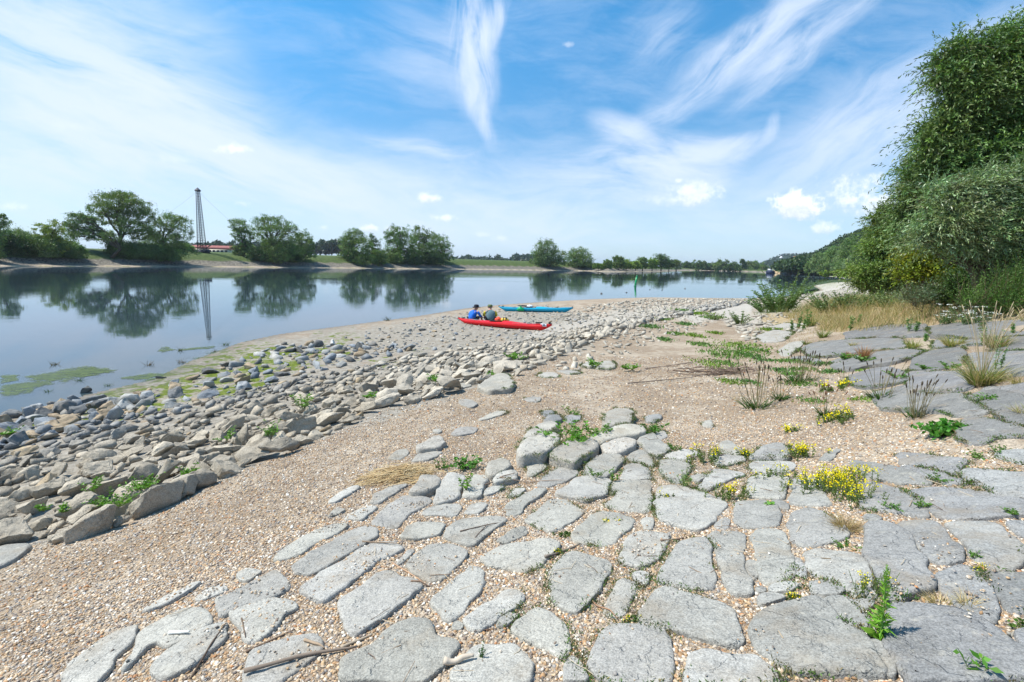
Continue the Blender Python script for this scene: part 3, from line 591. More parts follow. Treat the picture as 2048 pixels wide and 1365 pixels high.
def rough_outline(P, step, amp, rnd=1):
    """resample a closed outline (n,2), round its corners and fray it"""
    P = np.asarray(P, float)
    for _ in range(rnd):
        Q = np.roll(P, -1, 0); P = np.stack([P * .91 + Q * .09, P * .09 + Q * .91], 1).reshape(-1, 2)
    seg = np.roll(P, -1, 0) - P; L = np.hypot(*seg.T); cum = np.concatenate([[0], np.cumsum(L)]); n = max(14, int(cum[-1] / step))
    s = np.linspace(0, cum[-1], n, endpoint=False); Pc = np.vstack([P, P[:1]])
    R = np.stack([np.interp(s, cum, Pc[:, k]) for k in (0, 1)], 1)
    t = np.roll(R, -1, 0) - np.roll(R, 1, 0); t /= np.linalg.norm(t, axis=1)[:, None] + 1e-9; nrm = np.stack([t[:, 1], -t[:, 0]], 1)
    o = random.uniform(0, 99); f = vnoise(s * 9 + o, s * 0, 1, 3) * .6 + vnoise(s * 28 + o, s * 0, 1, 4) * .4
    return R + nrm * (f * amp)[:, None]
def inset(R, d):
    t = np.roll(R, -1, 0) - np.roll(R, 1, 0); t /= np.linalg.norm(t, axis=1)[:, None] + 1e-9
    n = np.stack([t[:, 1], -t[:, 0]], 1); A = .5 * np.sum(R[:, 0] * np.roll(R[:, 1], -1) - np.roll(R[:, 0], -1) * R[:, 1])
    return R - n * (d * np.sign(A))
SLABS = []; slab_xy = []; slab_top = []
for sh, ex, txt in SL:
    ox, oy, sc_ = _zm[sh]; pp = [tuple(float(c) for c in q.split(',')) for q in txt.split()]
    px = [(ox + a / sc_, oy + b / sc_) for a, b in pp]; ex = ex * .7
    SLABS.append((sh, ex, px))
def fit_plane(Pw):
    c = Pw.mean(0); _, _, vt = np.linalg.svd(Pw - c); n = vt[2] * np.sign(vt[2][2]); return c, n
slab_items = []
for sh, ex, px in SLABS:
    G3 = np.array([ground(a, b) for a, b in px]); cen = G3.mean(0); dist = math.hypot(cen[0], cen[1])
    # a raised stone stands nearer than the ground seen behind it
    if ex > .03: G3 = np.array([at_z(a, b, g_[2] + ex * .6) for (a, b), g_ in zip(px, G3)])
    c, n = fit_plane(G3); size = np.ptp(G3[:, :2], axis=0).max()
    step = max(.012, .006 * dist); R = rough_outline(G3[:, :2], step, min(.010 + .004 * dist, .045) * min(1, size * 2.2))
    hz_ = lambda q: c[2] - (n[0] * (q[:, 0] - c[0]) + n[1] * (q[:, 1] - c[1])) / n[2]
    base = max(0, float((terrain(G3[:, 0], G3[:, 1]) - hz_(G3)).max())) * .5
    top = .020 + max(ex, -.008) * .9 + base + random.uniform(0, .008)
    r_ = min(.05, .015 + .25 * max(ex, 0)) * min(1, size * 2.5); rings = [(0, -.16 - ex), (0.0, top - r_ * 1.1), (r_ * .22, top - r_ * .45), (r_ * .7, top - r_ * .12), (r_ * 1.5, top - .002), (r_ * 3.0, top)]
    tilt = np.array([random.gauss(0, .010), random.gauss(0, .010)])
    R = inset(R, -(min(.007 + .0009 * dist, .016) * min(1, size * 2) + (.02 if sh == 'G' and px[0][0] > 1600 else 0))); V = []; nn = len(R)
    def zoff(q): return (vnoise(q[:, 0], q[:, 1], 22, 5) * .0035 + vnoise(q[:, 0], q[:, 1], 5, 6) * .008 + vnoise(q[:, 0], q[:, 1], 11, 16) * .004) * (1 + 5 * max(ex, 0))
    def smo(q, k):
        for _ in range(k): q = (np.roll(q, 1, 0) + q * 2 + np.roll(q, -1, 0)) / 4
        return q
    for k, (ins_, dz) in enumerate(rings):
        q = smo(inset(smo(R, k // 2), ins_), (k + 1) // 2); z = hz_(q) + dz + (q - c[:2]) @ tilt
        z += zoff(q) * (k > 0) + (vnoise(q[:, 0], q[:, 1], 14, 9) * r_ * .5 if k in (1, 2) else 0)
        V.append(np.column_stack([q, z]))
    F = [np.stack([k * nn + np.arange(nn), k * nn + (np.arange(nn) + 1) % nn, (k + 1) * nn + (np.arange(nn) + 1) % nn, (k + 1) * nn + np.arange(nn)], 1) for k in range(len(rings) - 1)]
    A = .5 * np.sum(R[:, 0] * np.roll(R[:, 1], -1) - np.roll(R[:, 0], -1) * R[:, 1])
    F = np.concatenate(F); ring = V[-1][:, :2]
    if A < 0: F = F[:, ::-1]
    sp = max(.035, size / 14); gx, gy = np.meshgrid(np.arange(ring[:, 0].min(), ring[:, 0].max(), sp), np.arange(ring[:, 1].min(), ring[:, 1].max(), sp))
    ip = np.column_stack([gx.ravel(), gy.ravel()]) + RNG.uniform(-.3, .3, (gx.size, 2)) * sp; ip = ip[in_poly(ip[:, 0], ip[:, 1], ring)]
    if len(ip): ip = ip[dist_poly(ip[:, 0], ip[:, 1], ring)[0] > sp * .5]
    allp = [Vector(p) for p in np.vstack([ring, ip])]
    vo, eo, fo, ov, _, _ = delaunay_2d_cdt(allp, [(i, (i + 1) % nn) for i in range(nn)], [], 0, 1e-5)
    nb = len(rings) * nn; q = np.array([v[:] for v in vo]); zc = hz_(q) + rings[-1][1] + (q - c[:2]) @ tilt + zoff(q)
    mp = np.array([(len(rings) - 1) * nn + o_[0] if (len(o_) and o_[0] < nn) else nb + i for i, o_ in enumerate(ov)])
    V.append(np.column_stack([q, zc])); ff = []
    cen_ = np.array([np.mean([q[i] for i in f], 0) for f in fo]); okf = in_poly(cen_[:, 0], cen_[:, 1], ring)
    for f, k_ in zip(fo, okf):
        if not k_ or len(f) != 3: continue
        a_, b_, c_ = q[f[0]], q[f[1]], q[f[2]]
        if (b_[0] - a_[0]) * (c_[1] - a_[1]) - (c_[0] - a_[0]) * (b_[1] - a_[1]) < 0: f = f[::-1]
        ff.append([mp[i] for i in f])
    FF = [np.array(ff), F]; nf = len(ff) + len(F)
    o = mesh_np('paving_stone', np.vstack(V), FF, MAT_STONE, None, np.ones((nf, 3)), True, loc=(c[0], c[1], c[2]))
    cx_, cy_ = np.mean([p[0] for p in px]), np.mean([p[1] for p in px])
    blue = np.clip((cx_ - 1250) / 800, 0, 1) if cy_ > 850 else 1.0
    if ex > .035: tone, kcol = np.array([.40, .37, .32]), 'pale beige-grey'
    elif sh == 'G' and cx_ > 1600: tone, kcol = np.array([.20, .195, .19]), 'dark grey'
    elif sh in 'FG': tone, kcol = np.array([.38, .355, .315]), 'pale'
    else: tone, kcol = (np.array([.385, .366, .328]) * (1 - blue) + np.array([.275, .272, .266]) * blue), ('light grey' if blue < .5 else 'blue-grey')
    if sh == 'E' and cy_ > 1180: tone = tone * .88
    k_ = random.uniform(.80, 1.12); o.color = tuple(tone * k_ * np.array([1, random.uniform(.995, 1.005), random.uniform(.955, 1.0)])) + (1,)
    asp = np.linalg.svd(G3[:, :2] - G3[:, :2].mean(0))[1]; shape = 'long narrow' if asp[0] > 2.3 * asp[1] else ('small' if size < .3 else ('broad' if size > .75 else 'blocky'))
    slab_items.append((cx_, cy_, (o, '%s %s %s' % (shape, kcol, 'raised block of stone' if ex > .035 else 'paving slab')))); slab_xy.append(R); slab_top.append((c, n, top))
for lb, (_, _, (o, _t)) in zip(ordinal_labels(slab_items, lambda d, w: d[1] + ', ' + w), slab_items):
    meta(o, lb, 'paving stone', 'stone slabs of the old bank paving')
def on_slab(x, y):
    best = None
    for R, (c, n, top) in zip(slab_xy, slab_top):
        if abs(x - c[0]) < 1.2 and abs(y - c[1]) < 1.6 and in_poly(np.array([x]), np.array([y]), R)[0]:
            z_ = c[2] - (n[0] * (x - c[0]) + n[1] * (y - c[1])) / n[2] + top; best = z_ if best is None else max(best, z_)
    return best
# ================================================================ rocks
def hull(pts, detail=True, seed=0, amp=.03):
    bm = bmesh.new(); vs = [bm.verts.new(p) for p in pts]
    r = bmesh.ops.convex_hull(bm, input=vs); bmesh.ops.delete(bm, geom=[v for v in bm.verts if not v.link_faces], context='VERTS')
    if detail:
        bmesh.ops.dissolve_limit(bm, angle_limit=radians(9), verts=bm.verts, edges=bm.edges)
        bmesh.ops.bevel(bm, geom=list(bm.edges), offset=.018, segments=1, affect='EDGES', profile=.6, clamp_overlap=True)
        bmesh.ops.triangulate(bm, faces=bm.faces)
        [(bmesh.ops.subdivide_edges(bm, edges=[e for e in bm.edges if e.calc_length() > l_], cuts=1), bmesh.ops.triangulate(bm, faces=bm.faces)) for l_ in (.3, .18, .11)]
        co = np.array([v.co[:] for v in bm.verts]); nn = vnoise(co[:, 0] + co[:, 2] * .7, co[:, 1] - co[:, 2], 5, seed) * amp + vnoise(co[:, 0] - co[:, 2], co[:, 1] + co[:, 2], 13, seed + 1) * amp * .5 + np.abs(vnoise(co[:, 0] * .5 + co[:, 1], co[:, 2] * 2.5 - co[:, 0] * .4, 7, seed + 2)) * amp * .9
        bm.normal_update()
        for v, d in zip(list(bm.verts), nn): v.co += v.normal * d
    bmesh.ops.recalc_face_normals(bm, faces=bm.faces); return bm
ROCKS = []; LOW = []
for i in range(26):
    n = random.randint(9, 15); P = RNG.uniform(-1, 1, (n, 3)); P = P / (np.abs(P) ** 2.6).sum(1)[:, None] ** (1 / 2.6)
    P *= np.array([.5, random.uniform(.22, .38), random.uniform(.11, .24)]); P[:, 0] += P[:, 2] * random.uniform(-.5, .5)
    bm = hull(P, True, i, .024); me = bpy.data.meshes.new('rock'); bm.to_mesh(me); bm.free()
    me.polygons.foreach_set('use_smooth', np.ones(len(me.polygons), bool))
    try: me.set_sharp_from_angle(angle=radians(26))
    except Exception: pass
    a = me.attributes.new('tint', 'FLOAT_COLOR', 'FACE'); a.data.foreach_set('color', np.ones(len(me.polygons) * 4, np.float32))
    me.materials.append(MAT_STONE); ROCKS.append(me)
    bm = hull(P, False); bmesh.ops.triangulate(bm, faces=bm.faces); bm.verts.index_update()
    LOW.append((np.array([v.co[:] for v in bm.verts]), np.array([[v.index for v in f.verts] for f in bm.faces]))); bm.free()
BAND_LO = [(-60, 905), (0, 880), (100, 850), (250, 832), (420, 802), (560, 765), (700, 738), (820, 714), (960, 694), (1090, 676), (1180, 650), (1300, 632), (1400, 612), (1460, 602)]
BAND_HI = [(1500, 606), (1430, 622), (1330, 640), (1240, 664), (1150, 700), (1030, 752), (900, 790), (780, 815), (690, 858), (580, 905), (460, 950), (350, 1010), (190, 1075), (0, 1125), (-120, 1150)]
BAND = BAND_LO + BAND_HI
SHORE = [(0, 850), (100, 822), (250, 800), (420, 745), (560, 690), (640, 690), (740, 690), (800, 700), (820, 702), (560, 762), (420, 802), (250, 832), (100, 850), (0, 890)]
SPIT = [(1090, 640), (1180, 612), (1300, 598), (1510, 599), (1600, 594), (1700, 575), (1760, 570), (1700, 596), (1560, 602), (1460, 602), (1400, 614), (1300, 634), (1180, 652)]
PALE2 = [(1150, 655), (1300, 640), (1420, 622), (1420, 650), (1300, 690), (1200, 735), (1080, 770), (1150, 700)]
cand = []
def scatter(poly, n, smin, smax, big_hi=False, tone='warm', dens=.62, jit_=1.0):
    """dart throwing in world space inside a pixel polygon"""
    W3 = np.array([ground(*p)[:2] for p in poly if p[0] > -30]); lo, hi = W3.min(0), W3.max(0)
    X = RNG.uniform(lo[0] - .5, hi[0] + .5, n); Y = RNG.uniform(lo[1] - .5, hi[1] + .5, n)
    Z = terrain(X, Y); PX, PY, dp = project(np.stack([X, Y, Z], 1)); k = in_poly(PX, PY, poly) & (PX > -70) & (PX < 2110)
    X, Y, Z, PX, PY = X[k], Y[k], Z[k], PX[k], PY[k]
    S = smin + (smax - smin) * RNG.power(1.25, len(X)) ** 1.6
    if big_hi:
        hi_y = np.interp(PX, [p[0] for p in BAND_HI[::-1]], [p[1] for p in BAND_HI[::-1]]); lo_y = np.interp(PX, [p[0] for p in BAND_LO], [p[1] for p in BAND_LO])
        S *= .62 + .62 * np.clip((PY - lo_y) / (hi_y - lo_y + 1), 0, 1)
    if big_hi: S *= np.where(PX > 760, RNG.uniform(.7, 1.4, len(X)), 1)
    o_ = np.argsort(-S); grid = {}; cell = smax * 1.8
    for i in o_:
        gx, gy = int(X[i] // cell), int(Y[i] // cell); ok = True
        for a in (-1, 0, 1):
            for b in (-1, 0, 1):
                for j in grid.get((gx + a, gy + b), ()):
                    if math.hypot(X[i] - X[j], Y[i] - Y[j]) < (S[i] + S[j]) * .5 * dens: ok = False; break
                if not ok: break
            if not ok: break
        if ok:
            if on_slab_fast(X[i], Y[i]): continue
            grid.setdefault((gx, gy), []).append(i); cand.append((X[i], Y[i], Z[i], S[i], PX[i], PY[i], tone))
_sc = np.array([t[0][:2] for t in slab_top]); _sr = np.array([np.hypot(*(R - c[0][:2]).T).max() for R, c in zip(slab_xy, slab_top)])
def on_slab_fast(x, y):
    for i in np.nonzero(np.hypot(_sc[:, 0] - x, _sc[:, 1] - y) < _sr)[0]:
        if in_poly(np.array([x]), np.array([y]), slab_xy[i])[0]: return True
    return False
scatter(BAND, 36000, .11, .47, True, 'warm', .55)
scatter(BAND, 16000, .08, .2, True, 'warm', .7)
scatter(SHORE, 3600, .10, .50, False, 'shore', 1.2)
scatter([(0, 842), (110, 812), (200, 800), (330, 800), (200, 850), (60, 890), (0, 900)], 3500, .14, .50, False, 'shore', .66)
scatter([(640, 700), (700, 672), (830, 642), (930, 626), (1100, 610), (1190, 640), (1090, 672), (960, 690), (820, 708), (700, 725)], 1500, .05, .26, False, 'shore', 1.7)
scatter([(700, 700), (830, 650), (930, 632), (1100, 612), (1190, 640), (1090, 672), (960, 690), (820, 708)], 1300, .04, .22, False, 'pale', 1.6)
scatter(SPIT, 30000, .10, .44, False, 'pale', .72)
scatter(PALE2, 3000, .10, .30, False, 'pale', 1.0)
scatter([(1440, 640), (1600, 626), (1640, 650), (1560, 680), (1500, 690)], 700, .10, .4, False, 'pale', .9)
# single stones that stand out in the photograph: pixel, length, tone, label
NAMED = [(1235, 0, 0, 0, '')]
for px, py, s, tone, lab in ((600, 703, .62, 'dark', 'big dark angular stone with a dead-flat top beside the green algae'), (666, 690, .42, 'white', 'chalk-white stone at the edge of the algae on the shore'),
    (633, 706, .48, 'dark', 'dark grey rounded stone right of the big dark one by the algae'), (720, 700, .5, 'dark', 'grey flat stone alone on the dark shingle'),
    (1060, 659, .52, 'white', 'white slab stone leaning against the red kayak'), (1055, 627, .35, 'dark', 'dark pointed stone in front of the blue kayak'),
    (1370, 578, .6, 'dark', 'dark stone lying in the river, nearest the shore'), (1203, 588, .45, 'dark', 'dark stone in the shallow river below the green buoy'),
    (1253, 586, .3, 'dark', 'small dark stone just breaking the river surface'), (1300, 580, .3, 'dark', 'tiny dark stone in the river right of the buoy'), (1325, 581, .36, 'dark', 'low dark stone in the river right of the buoy'),
    (322, 757, .3, 'dark', 'dark wet stone in the shallows among the algae'), (170, 787, .3, 'dark', 'dark wet stone in the shallows nearest the left rocks'), (455, 732, .42, 'dark', 'mossy brown stone on the algae at the water edge'),
    (475, 753, .32, 'warm', 'small round brown stone on the algae patch'), (50, 825, .3, 'dark', 'small dark stone in the water near the left edge'),
    (790, 697, .45, 'shore', 'grey stone with a brown underside on the dark shingle'), (815, 703, .6, 'shore', 'long low grey stone on the dark shingle'), (845, 662, .5, 'dark', 'dark stone in the small pile on the grey shingle'),
    (870, 664, .4, 'shore', 'pale stone in the small pile on the grey shingle'), (820, 664, .4, 'dark', 'dark flat stone left in the small pile on the shingle')):
    d3 = ground(px, py) if py > 592 or px > 2000 else at_z(px, py, 0); 
    cand.append((d3[0], d3[1], max(d3[2], -.02), s, px, py, 'N:' + tone + ':' + lab))
def tone_of(tone, px, py):
    t = tone.split(':')[1] if tone.startswith('N:') else tone
    if t == 'warm':
        f = np.clip((np.interp(px, [0, 300, 700, 1100], [960, 890, 775, 680]) - py) / 60, 0, 1)
        warm = np.array([.40, .345, .265]); cool = np.array([.225, .23, .23]); c = warm * (1 - f) + cool * f if random.random() < .8 else (warm if random.random() < .75 else np.array([.40, .31, .20]))
        k = 'grey-brown' if f < .5 else 'blue-grey'
        if px > 750: c = c * .5 + np.array([.52, .465, .38]) * .5; k = 'pale beige'
        return c * random.uniform(.78, 1.18), k
    if t == 'pale': return np.array([.50, .455, .375]) * random.uniform(.55, 1.12), 'pale cream'
    if t == 'white': return np.array([.82, .80, .76]), 'white'
    if t == 'dark': return np.array([.135, .14, .135]) * random.uniform(.7, 1.3), 'dark'
    c = random.choice([(.22, .24, .26), (.30, .31, .31), (.16, .16, .155), (.34, .26, .17), (.38, .37, .34)]); return np.array(c) * random.uniform(.8, 1.2), 'wet grey'
cand = [c for c in cand if c[3] > 0]
score = np.array([c[3] / math.hypot(c[0], c[1]) + (9 if str(c[6]).startswith('N:') else 0) for c in cand]); order = np.argsort(-score)
up_dir = math.atan2(1.0, .55)
rub = Acc(); rock_items = []
for rank, i in enumerate(order):
    x, y, z, s, px, py, tone = cand[i]; col, kc = tone_of(tone, px, py)
    rz = random.gauss(radians(48), .5) if tone == 'warm' else random.uniform(0, pi)
    rx, ry = random.gauss(0, .3), random.gauss(-.16, .26); k = random.randrange(len(ROCKS)); sz = random.uniform(.95, 1.6)
    if tone == 'pale' or px > 760: sz *= .75
    Mx = Matrix.Translation((x, y, z + s * random.uniform(.08, .30) * (1 if tone == 'warm' else .5) if not tone.startswith('N') else z + s * (.13 if not tone.startswith('N') else .12))) @ Matrix.Rotation(rz, 4, 'Z') @ Matrix.Rotation(ry, 4, 'Y') @ Matrix.Rotation(rx, 4, 'X') @ Matrix.Diagonal((s * 1.12, s * random.uniform(.85, 1.15), s * sz * 1.15, 1))
    if rank < 300:
        o = bpy.data.objects.new('boulder', ROCKS[k]); o.matrix_world = Mx; o.color = tuple(col) + (1,); SC.collection.objects.link(o)
        if tone.startswith('N:'): meta(o, tone.split(':')[2], 'rock', None)
        else: rock_items.append((px, py, o, kc, s))
    else:
        V, F = LOW[k]; Mn = np.array(Mx); rub.add(V @ Mn[:3, :3].T + Mn[:3, 3], F, col)
print('ROCKS', len(cand))
LANDR = [('the left picture edge', 0, 1000), ('the leftmost weed in the rocks', 235, 1030), ('the widest weed in the rocks', 290, 1000), ('the weed by the gravel edge', 380, 965),
         ('the upright weed in the rocks', 543, 880), ('the green algae', 500, 760), ('the darkest weed in the rocks', 605, 830), ('the tiny mid-bank weed', 740, 835),
         ('the low mid-bank weeds', 870, 772), ('the weed on the far rocks', 1030, 718), ('the stern of the red kayak', 1105, 655), ('the blue kayak', 1150, 622)]
byl = {}
for it in rock_items:
    L = [math.hypot(it[0] - a, (it[1] - b) * 1.6) for _, a, b in LANDR]; i = int(np.argmin(L)); byl.setdefault((i, it[3]), []).append((L[i], it))
for (i, kc), lst in byl.items():
    for r, (_, it) in enumerate(sorted(lst, key=lambda q: q[0])):
        w = 'large' if it[4] > .42 else ('medium' if it[4] > .27 else 'small')
        if r < len(ORD): meta(it[2], '%s angular rock, %snearest of them to %s' % (kc, ORD[r], LANDR[i][0]), 'rock', 'loose rocks of the bank revetment')
        else: meta(it[2], '%s %s rock among many around %s' % (w, kc, LANDR[i][0]), 'rock', '%s %s rocks around %s' % (w, kc, LANDR[i][0]))
WM = MAT_STONE
o = rub.build('rubble', MAT_STONE); meta(o, 'countless small pale broken stones covering the spit and filling the rock bank', 'rubble', None, 'stuff')
# ================================================================ gravel: real pebbles near the camera
def ico_pebbles():
    bm = bmesh.new(); bmesh.ops.create_icosphere(bm, subdivisions=1, radius=1); V = np.array([v.co[:] for v in bm.verts]); F = np.array([[v.index for v in f.verts] for f in bm.faces]); bm.free(); return V, F
PV, PF = ico_pebbles()
bm = bmesh.new(); bmesh.ops.create_icosphere(bm, subdivisions=2, radius=1); PV2 = np.array([v.co[:] for v in bm.verts]); PF2 = np.array([[v.index for v in f.verts] for f in bm.faces]); bm.free()
def pebbles(X, Y, Z, S, acc, PV_=PV, PF_=PF, flat=.45):
    n = len(X); th = RNG.uniform(0, 2 * pi, n); ax = np.stack([np.ones(n), RNG.uniform(.5, .95, n), RNG.uniform(.3, .62, n) * (flat / .45)], 1) * (S / 2)[:, None]
    V = PV_[None] * ax[:, None, :]; V *= 1 + RNG.normal(0, .07, (n, len(PV_), 1))
    tx, ty = RNG.normal(0, .3, n), RNG.normal(0, .3, n)
    z = V[..., 2] + V[..., 0] * tx[:, None] + V[..., 1] * ty[:, None]; c, s = np.cos(th)[:, None], np.sin(th)[:, None]
    x = V[..., 0] * c - V[..., 1] * s; y = V[..., 0] * s + V[..., 1] * c
    V = np.stack([x + X[:, None], y + Y[:, None], z + Z[:, None] + S[:, None] * .08], -1).reshape(-1, 3)
    F = (PF_[None] + (np.arange(n) * len(PV_))[:, None, None]).reshape(-1, 3)
    ci = RNG.choice(len(PAL), n, p=PALW); col = np.clip(PAL[ci] * (1 + RNG.normal(0, .12, (n, 1))) * 1.02, .02, .9)
    acc.add(V, F, np.repeat(col, len(PF_), 0))
GP = [(-80, 1110), (0, 1090), (200, 1075), (350, 1010), (460, 950), (580, 905), (690, 858), (780, 815), (900, 790), (1030, 752), (1150, 700), (1240, 664), (1330, 645), (1440, 650), (1490, 690), (1560, 690),
      (1700, 760), (1880, 880), (2048, 900), (2110, 1000), (2110, 1420), (-80, 1420)]
acc = Acc()
def throw(n, rmin, rmax, smin, smax, PV_=PV, PF_=PF, keep_slab=.0):
    r = np.sqrt(RNG.uniform(rmin ** 2, rmax ** 2, n)); th = RNG.uniform(radians(-50), radians(50), n); X = r * np.sin(th); Y = r * np.cos(th)
    Z = terrain(X, Y); PX, PY, dp = project(np.stack([X, Y, Z], 1)); k = in_poly(PX, PY, GP) & (dp > 0)
    X, Y, Z = X[k], Y[k], Z[k]; on = np.zeros(len(X), bool); zt = Z.copy()
    for R, (c, nrm, top) in zip(slab_xy, slab_top):
        q = (np.abs(X - c[0]) < 1.5) & (np.abs(Y - c[1]) < 1.8)
        if q.any():
            ii = np.nonzero(q)[0]; m = in_poly(X[ii], Y[ii], inset(R, .008)); jj = ii[m]; on[jj] = True
            zt[jj] = c[2] - (nrm[0] * (X[jj] - c[0]) + nrm[1] * (Y[jj] - c[1])) / nrm[2] + top + .003
    cl = vnoise(X, Y, 1.7, 31) * .6 + vnoise(X, Y, 5, 32) * .4
    keep = ~on | (RNG.uniform(size=len(X)) < keep_slab * np.clip(cl * 6 - 1.6, 0, 1) + keep_slab * .02)
    S = smin + (smax - smin) * RNG.power(1.0, keep.sum()) ** 2.2
    pebbles(X[keep], Y[keep], zt[keep], S * np.where(on[keep], .8, 1), acc, PV_, PF_)
throw(105000, 1.5, 4.2, .007, .029, PV2 if False else PV, PF, .16)
throw(80000, 4.2, 8.0, .012, .034, keep_slab=.08)
throw(36000, 8.0, 15.0, .02, .055, keep_slab=.04)
o = acc.build('gravel', MAT_PEB, sm=True); meta(o, 'tan, orange, white and grey river pebbles filling the joints and the gravel band', 'gravel', None, 'stuff')
# ================================================================ plants of the bank
GREEN = (.085, .19, .022); DGREEN = (.04, .095, .018); LGREEN = (.17, .29, .035); TAN = (.50, .38, .20); STRAW = (.56, .43, .23); YEL = (.80, .66, .015); SILV = (.20, .27, .15)
def gpos(px, py):
    p = ground(px, py); q = on_slab(p[0], p[1])
    if q is not None: p = p.copy(); p[2] = max(p[2], q - .01)
    return p, p[1] * cos(PITCH) / FPX if p[1] > 0 else .002
def shoots(acc, fol, base, n, h, spread, leaf_l, leaf_w, nleaf, scol, lcol, lean=.35, droop=.15, thick=.004, from_t=.12):
    """a bunch of leafy stems rising from one root"""
    for i in range(n):
        a = random.uniform(0, 2 * pi); r = spread * math.sqrt(random.random()); hh = h * random.uniform(.55, 1.05); ln = random.uniform(.1, 1) * lean
        t = np.linspace(0, 1, 6); b = base + np.array([cos(a), sin(a), 0]) * r * .35
        P = b + np.outer(t, [cos(a) * (r * .6 + hh * ln * .5), sin(a) * (r * .6 + hh * ln * .5), hh]) + np.outer(t * t, [cos(a) * hh * ln * .4, sin(a) * hh * ln * .4, -hh * ln * .25])
        tube(acc, P, np.linspace(thick, thick * .3, 6), 4, scol, False)
        k = max(4, int(nleaf * random.uniform(.8, 1.2))); tt = RNG.uniform(from_t, 1, k); Q = np.stack([np.interp(tt, t, P[:, j]) for j in range(3)], 1)
        th = np.arange(k) * 2.4 + random.random() * 6; D = np.stack([np.cos(th), np.sin(th), RNG.uniform(.15, .9, k)], 1)
        leaf_quads(fol, Q, D, leaf_l * RNG.uniform(.6, 1.15, k) * (1.1 - .4 * tt), leaf_w * RNG.uniform(.8, 1.2, k), jit(k, lcol, .22), droop)
def plant(name, px, py, label, cat, group=None, hpx=None, loc_z=0):
    p, m = gpos(px, py); o = empty(name, tuple(p)); meta(o, label, cat, group); return o, np.zeros(3), m
def weed(px, py, hpx, wpx, n, label, lcol=GREEN, leaf=(9, 2.6), nleaf=26, lean=.5, cat='weed', name='weed', group=None, low=False, silver=False):
    o, b, m = plant(name, px, py, label, cat, group); A, F = Acc(), Acc()
    for g_ in range(n if n <= 12 else 1):
        A = Acc(); shoots(A, F, b, 1 if n <= 12 else n, hpx * m, wpx * m * .5, leaf[0] * m, leaf[1] * m, nleaf, (.12, .16, .04), lcol, lean, thick=max(.0018, .8 * m)); A.build('stem', MAT_STALK, o)
    F.build('foliage', MAT_SILVER if silver else MAT_LEAF, o); return o
def flower_clump(px, py, hpx, wpx, n, nf, label, dpx=None, cat='wild flowers', name='yellow_flowers', leafcol=(.10, .15, .03)):
    o, b, m = plant(name, px, py, label, cat); A, F, Y = Acc(), Acc(), Acc(); dpx = dpx or wpx * .45
    for i in range(n):
        x, y = RNG.normal(0, .27) * wpx * m, RNG.normal(0, .3) * dpx * m * 1.6; hh = hpx * m * random.uniform(.45, 1.0)
        zz = Hh(o.location[0] + x, o.location[1] + y) - o.location[2]; lx, ly = random.gauss(0, .25) * hh, random.gauss(0, .25) * hh
        t = np.linspace(0, 1, 4); P = np.array([x, y, zz]) + np.outer(t, [lx, ly, hh]); tube(A, P, .6 * m, 3, (.14, .19, .05), False)
        k = 14; tt = RNG.uniform(.05, .85, k); Q = P[0] + np.outer(tt, [lx, ly, hh]); D = unit(k); D[:, 2] = np.abs(D[:, 2]) * .5
        leaf_quads(F, Q, D, 7 * m * RNG.uniform(.5, 1.1, k), 2.3 * m, jit(k, leafcol, .25), .1)
        if i < nf:
            Y = Acc(); k = 13; c = P[-1] + RNG.normal(0, 1, (k, 3)) * np.array([4.5, 4.5, 3]) * m
            D = unit(k); D[:, 2] = np.abs(D[:, 2]) + .6; leaf_quads(Y, c, D, 3.2 * m, 3.0 * m, jit(k, YEL, .12, .05), 0); Y.build('flower_head', MAT_FLOWER, o)
    A.build('stem', MAT_STALK, o); F.build('foliage', MAT_LEAF, o)
    return o
def tuft(px, py, hpx, wpx, n, label, cols, cat='grass tuft', name='grass_tuft', stalks=0, stalk_h=2.0, bend=.8, group=None, wid=1.1, upright=.9):
    o, b, m = plant(name, px, py, label, cat, group); A, S = Acc(), Acc(); R_ = wpx * m * .5
    a = RNG.uniform(0, 2 * pi, n); r = R_ * .35 * np.sqrt(RNG.uniform(0, 1, n)); P = np.stack([np.cos(a) * r, np.sin(a) * r, np.full(n, -.01)], 1)
    a2 = a + RNG.normal(0, .7, n); sp = RNG.uniform(.1, 1, n) * (wpx / hpx) * .55; D = np.stack([np.cos(a2) * sp, np.sin(a2) * sp, np.full(n, upright)], 1)
    ci = RNG.integers(0, len(cols), n); blades(A, P, D, hpx * m * RNG.uniform(.45, 1.1, n), wid * m * RNG.uniform(.7, 1.3, n), jit(n, (1, 1, 1), .2) * np.array(cols)[ci], RNG.uniform(.2, 1, n) * bend)
    A.build('blades', MAT_GRASS, o)
    for i in range(stalks):
        aa = random.uniform(0, 2 * pi); hh = hpx * m * stalk_h * random.uniform(.6, 1.0); ln = random.uniform(.05, .35)
        t = np.linspace(0, 1, 5); P = np.outer(t, [cos(aa) * hh * ln, sin(aa) * hh * ln, hh]) + np.outer(t ** 2, [cos(aa) * hh * ln * .5, sin(aa) * hh * ln * .5, -.1 * hh * ln])
        tube(S, P, .45 * m, 3, (.45, .35, .2), False); q = P[-1]; tube(S, [q - (P[-1] - P[-2]) * .45, q], [1.5 * m, .4 * m], 4, (.52, .42, .26))
    if stalks: S.build('stalks', MAT_STALK, o)
    return o
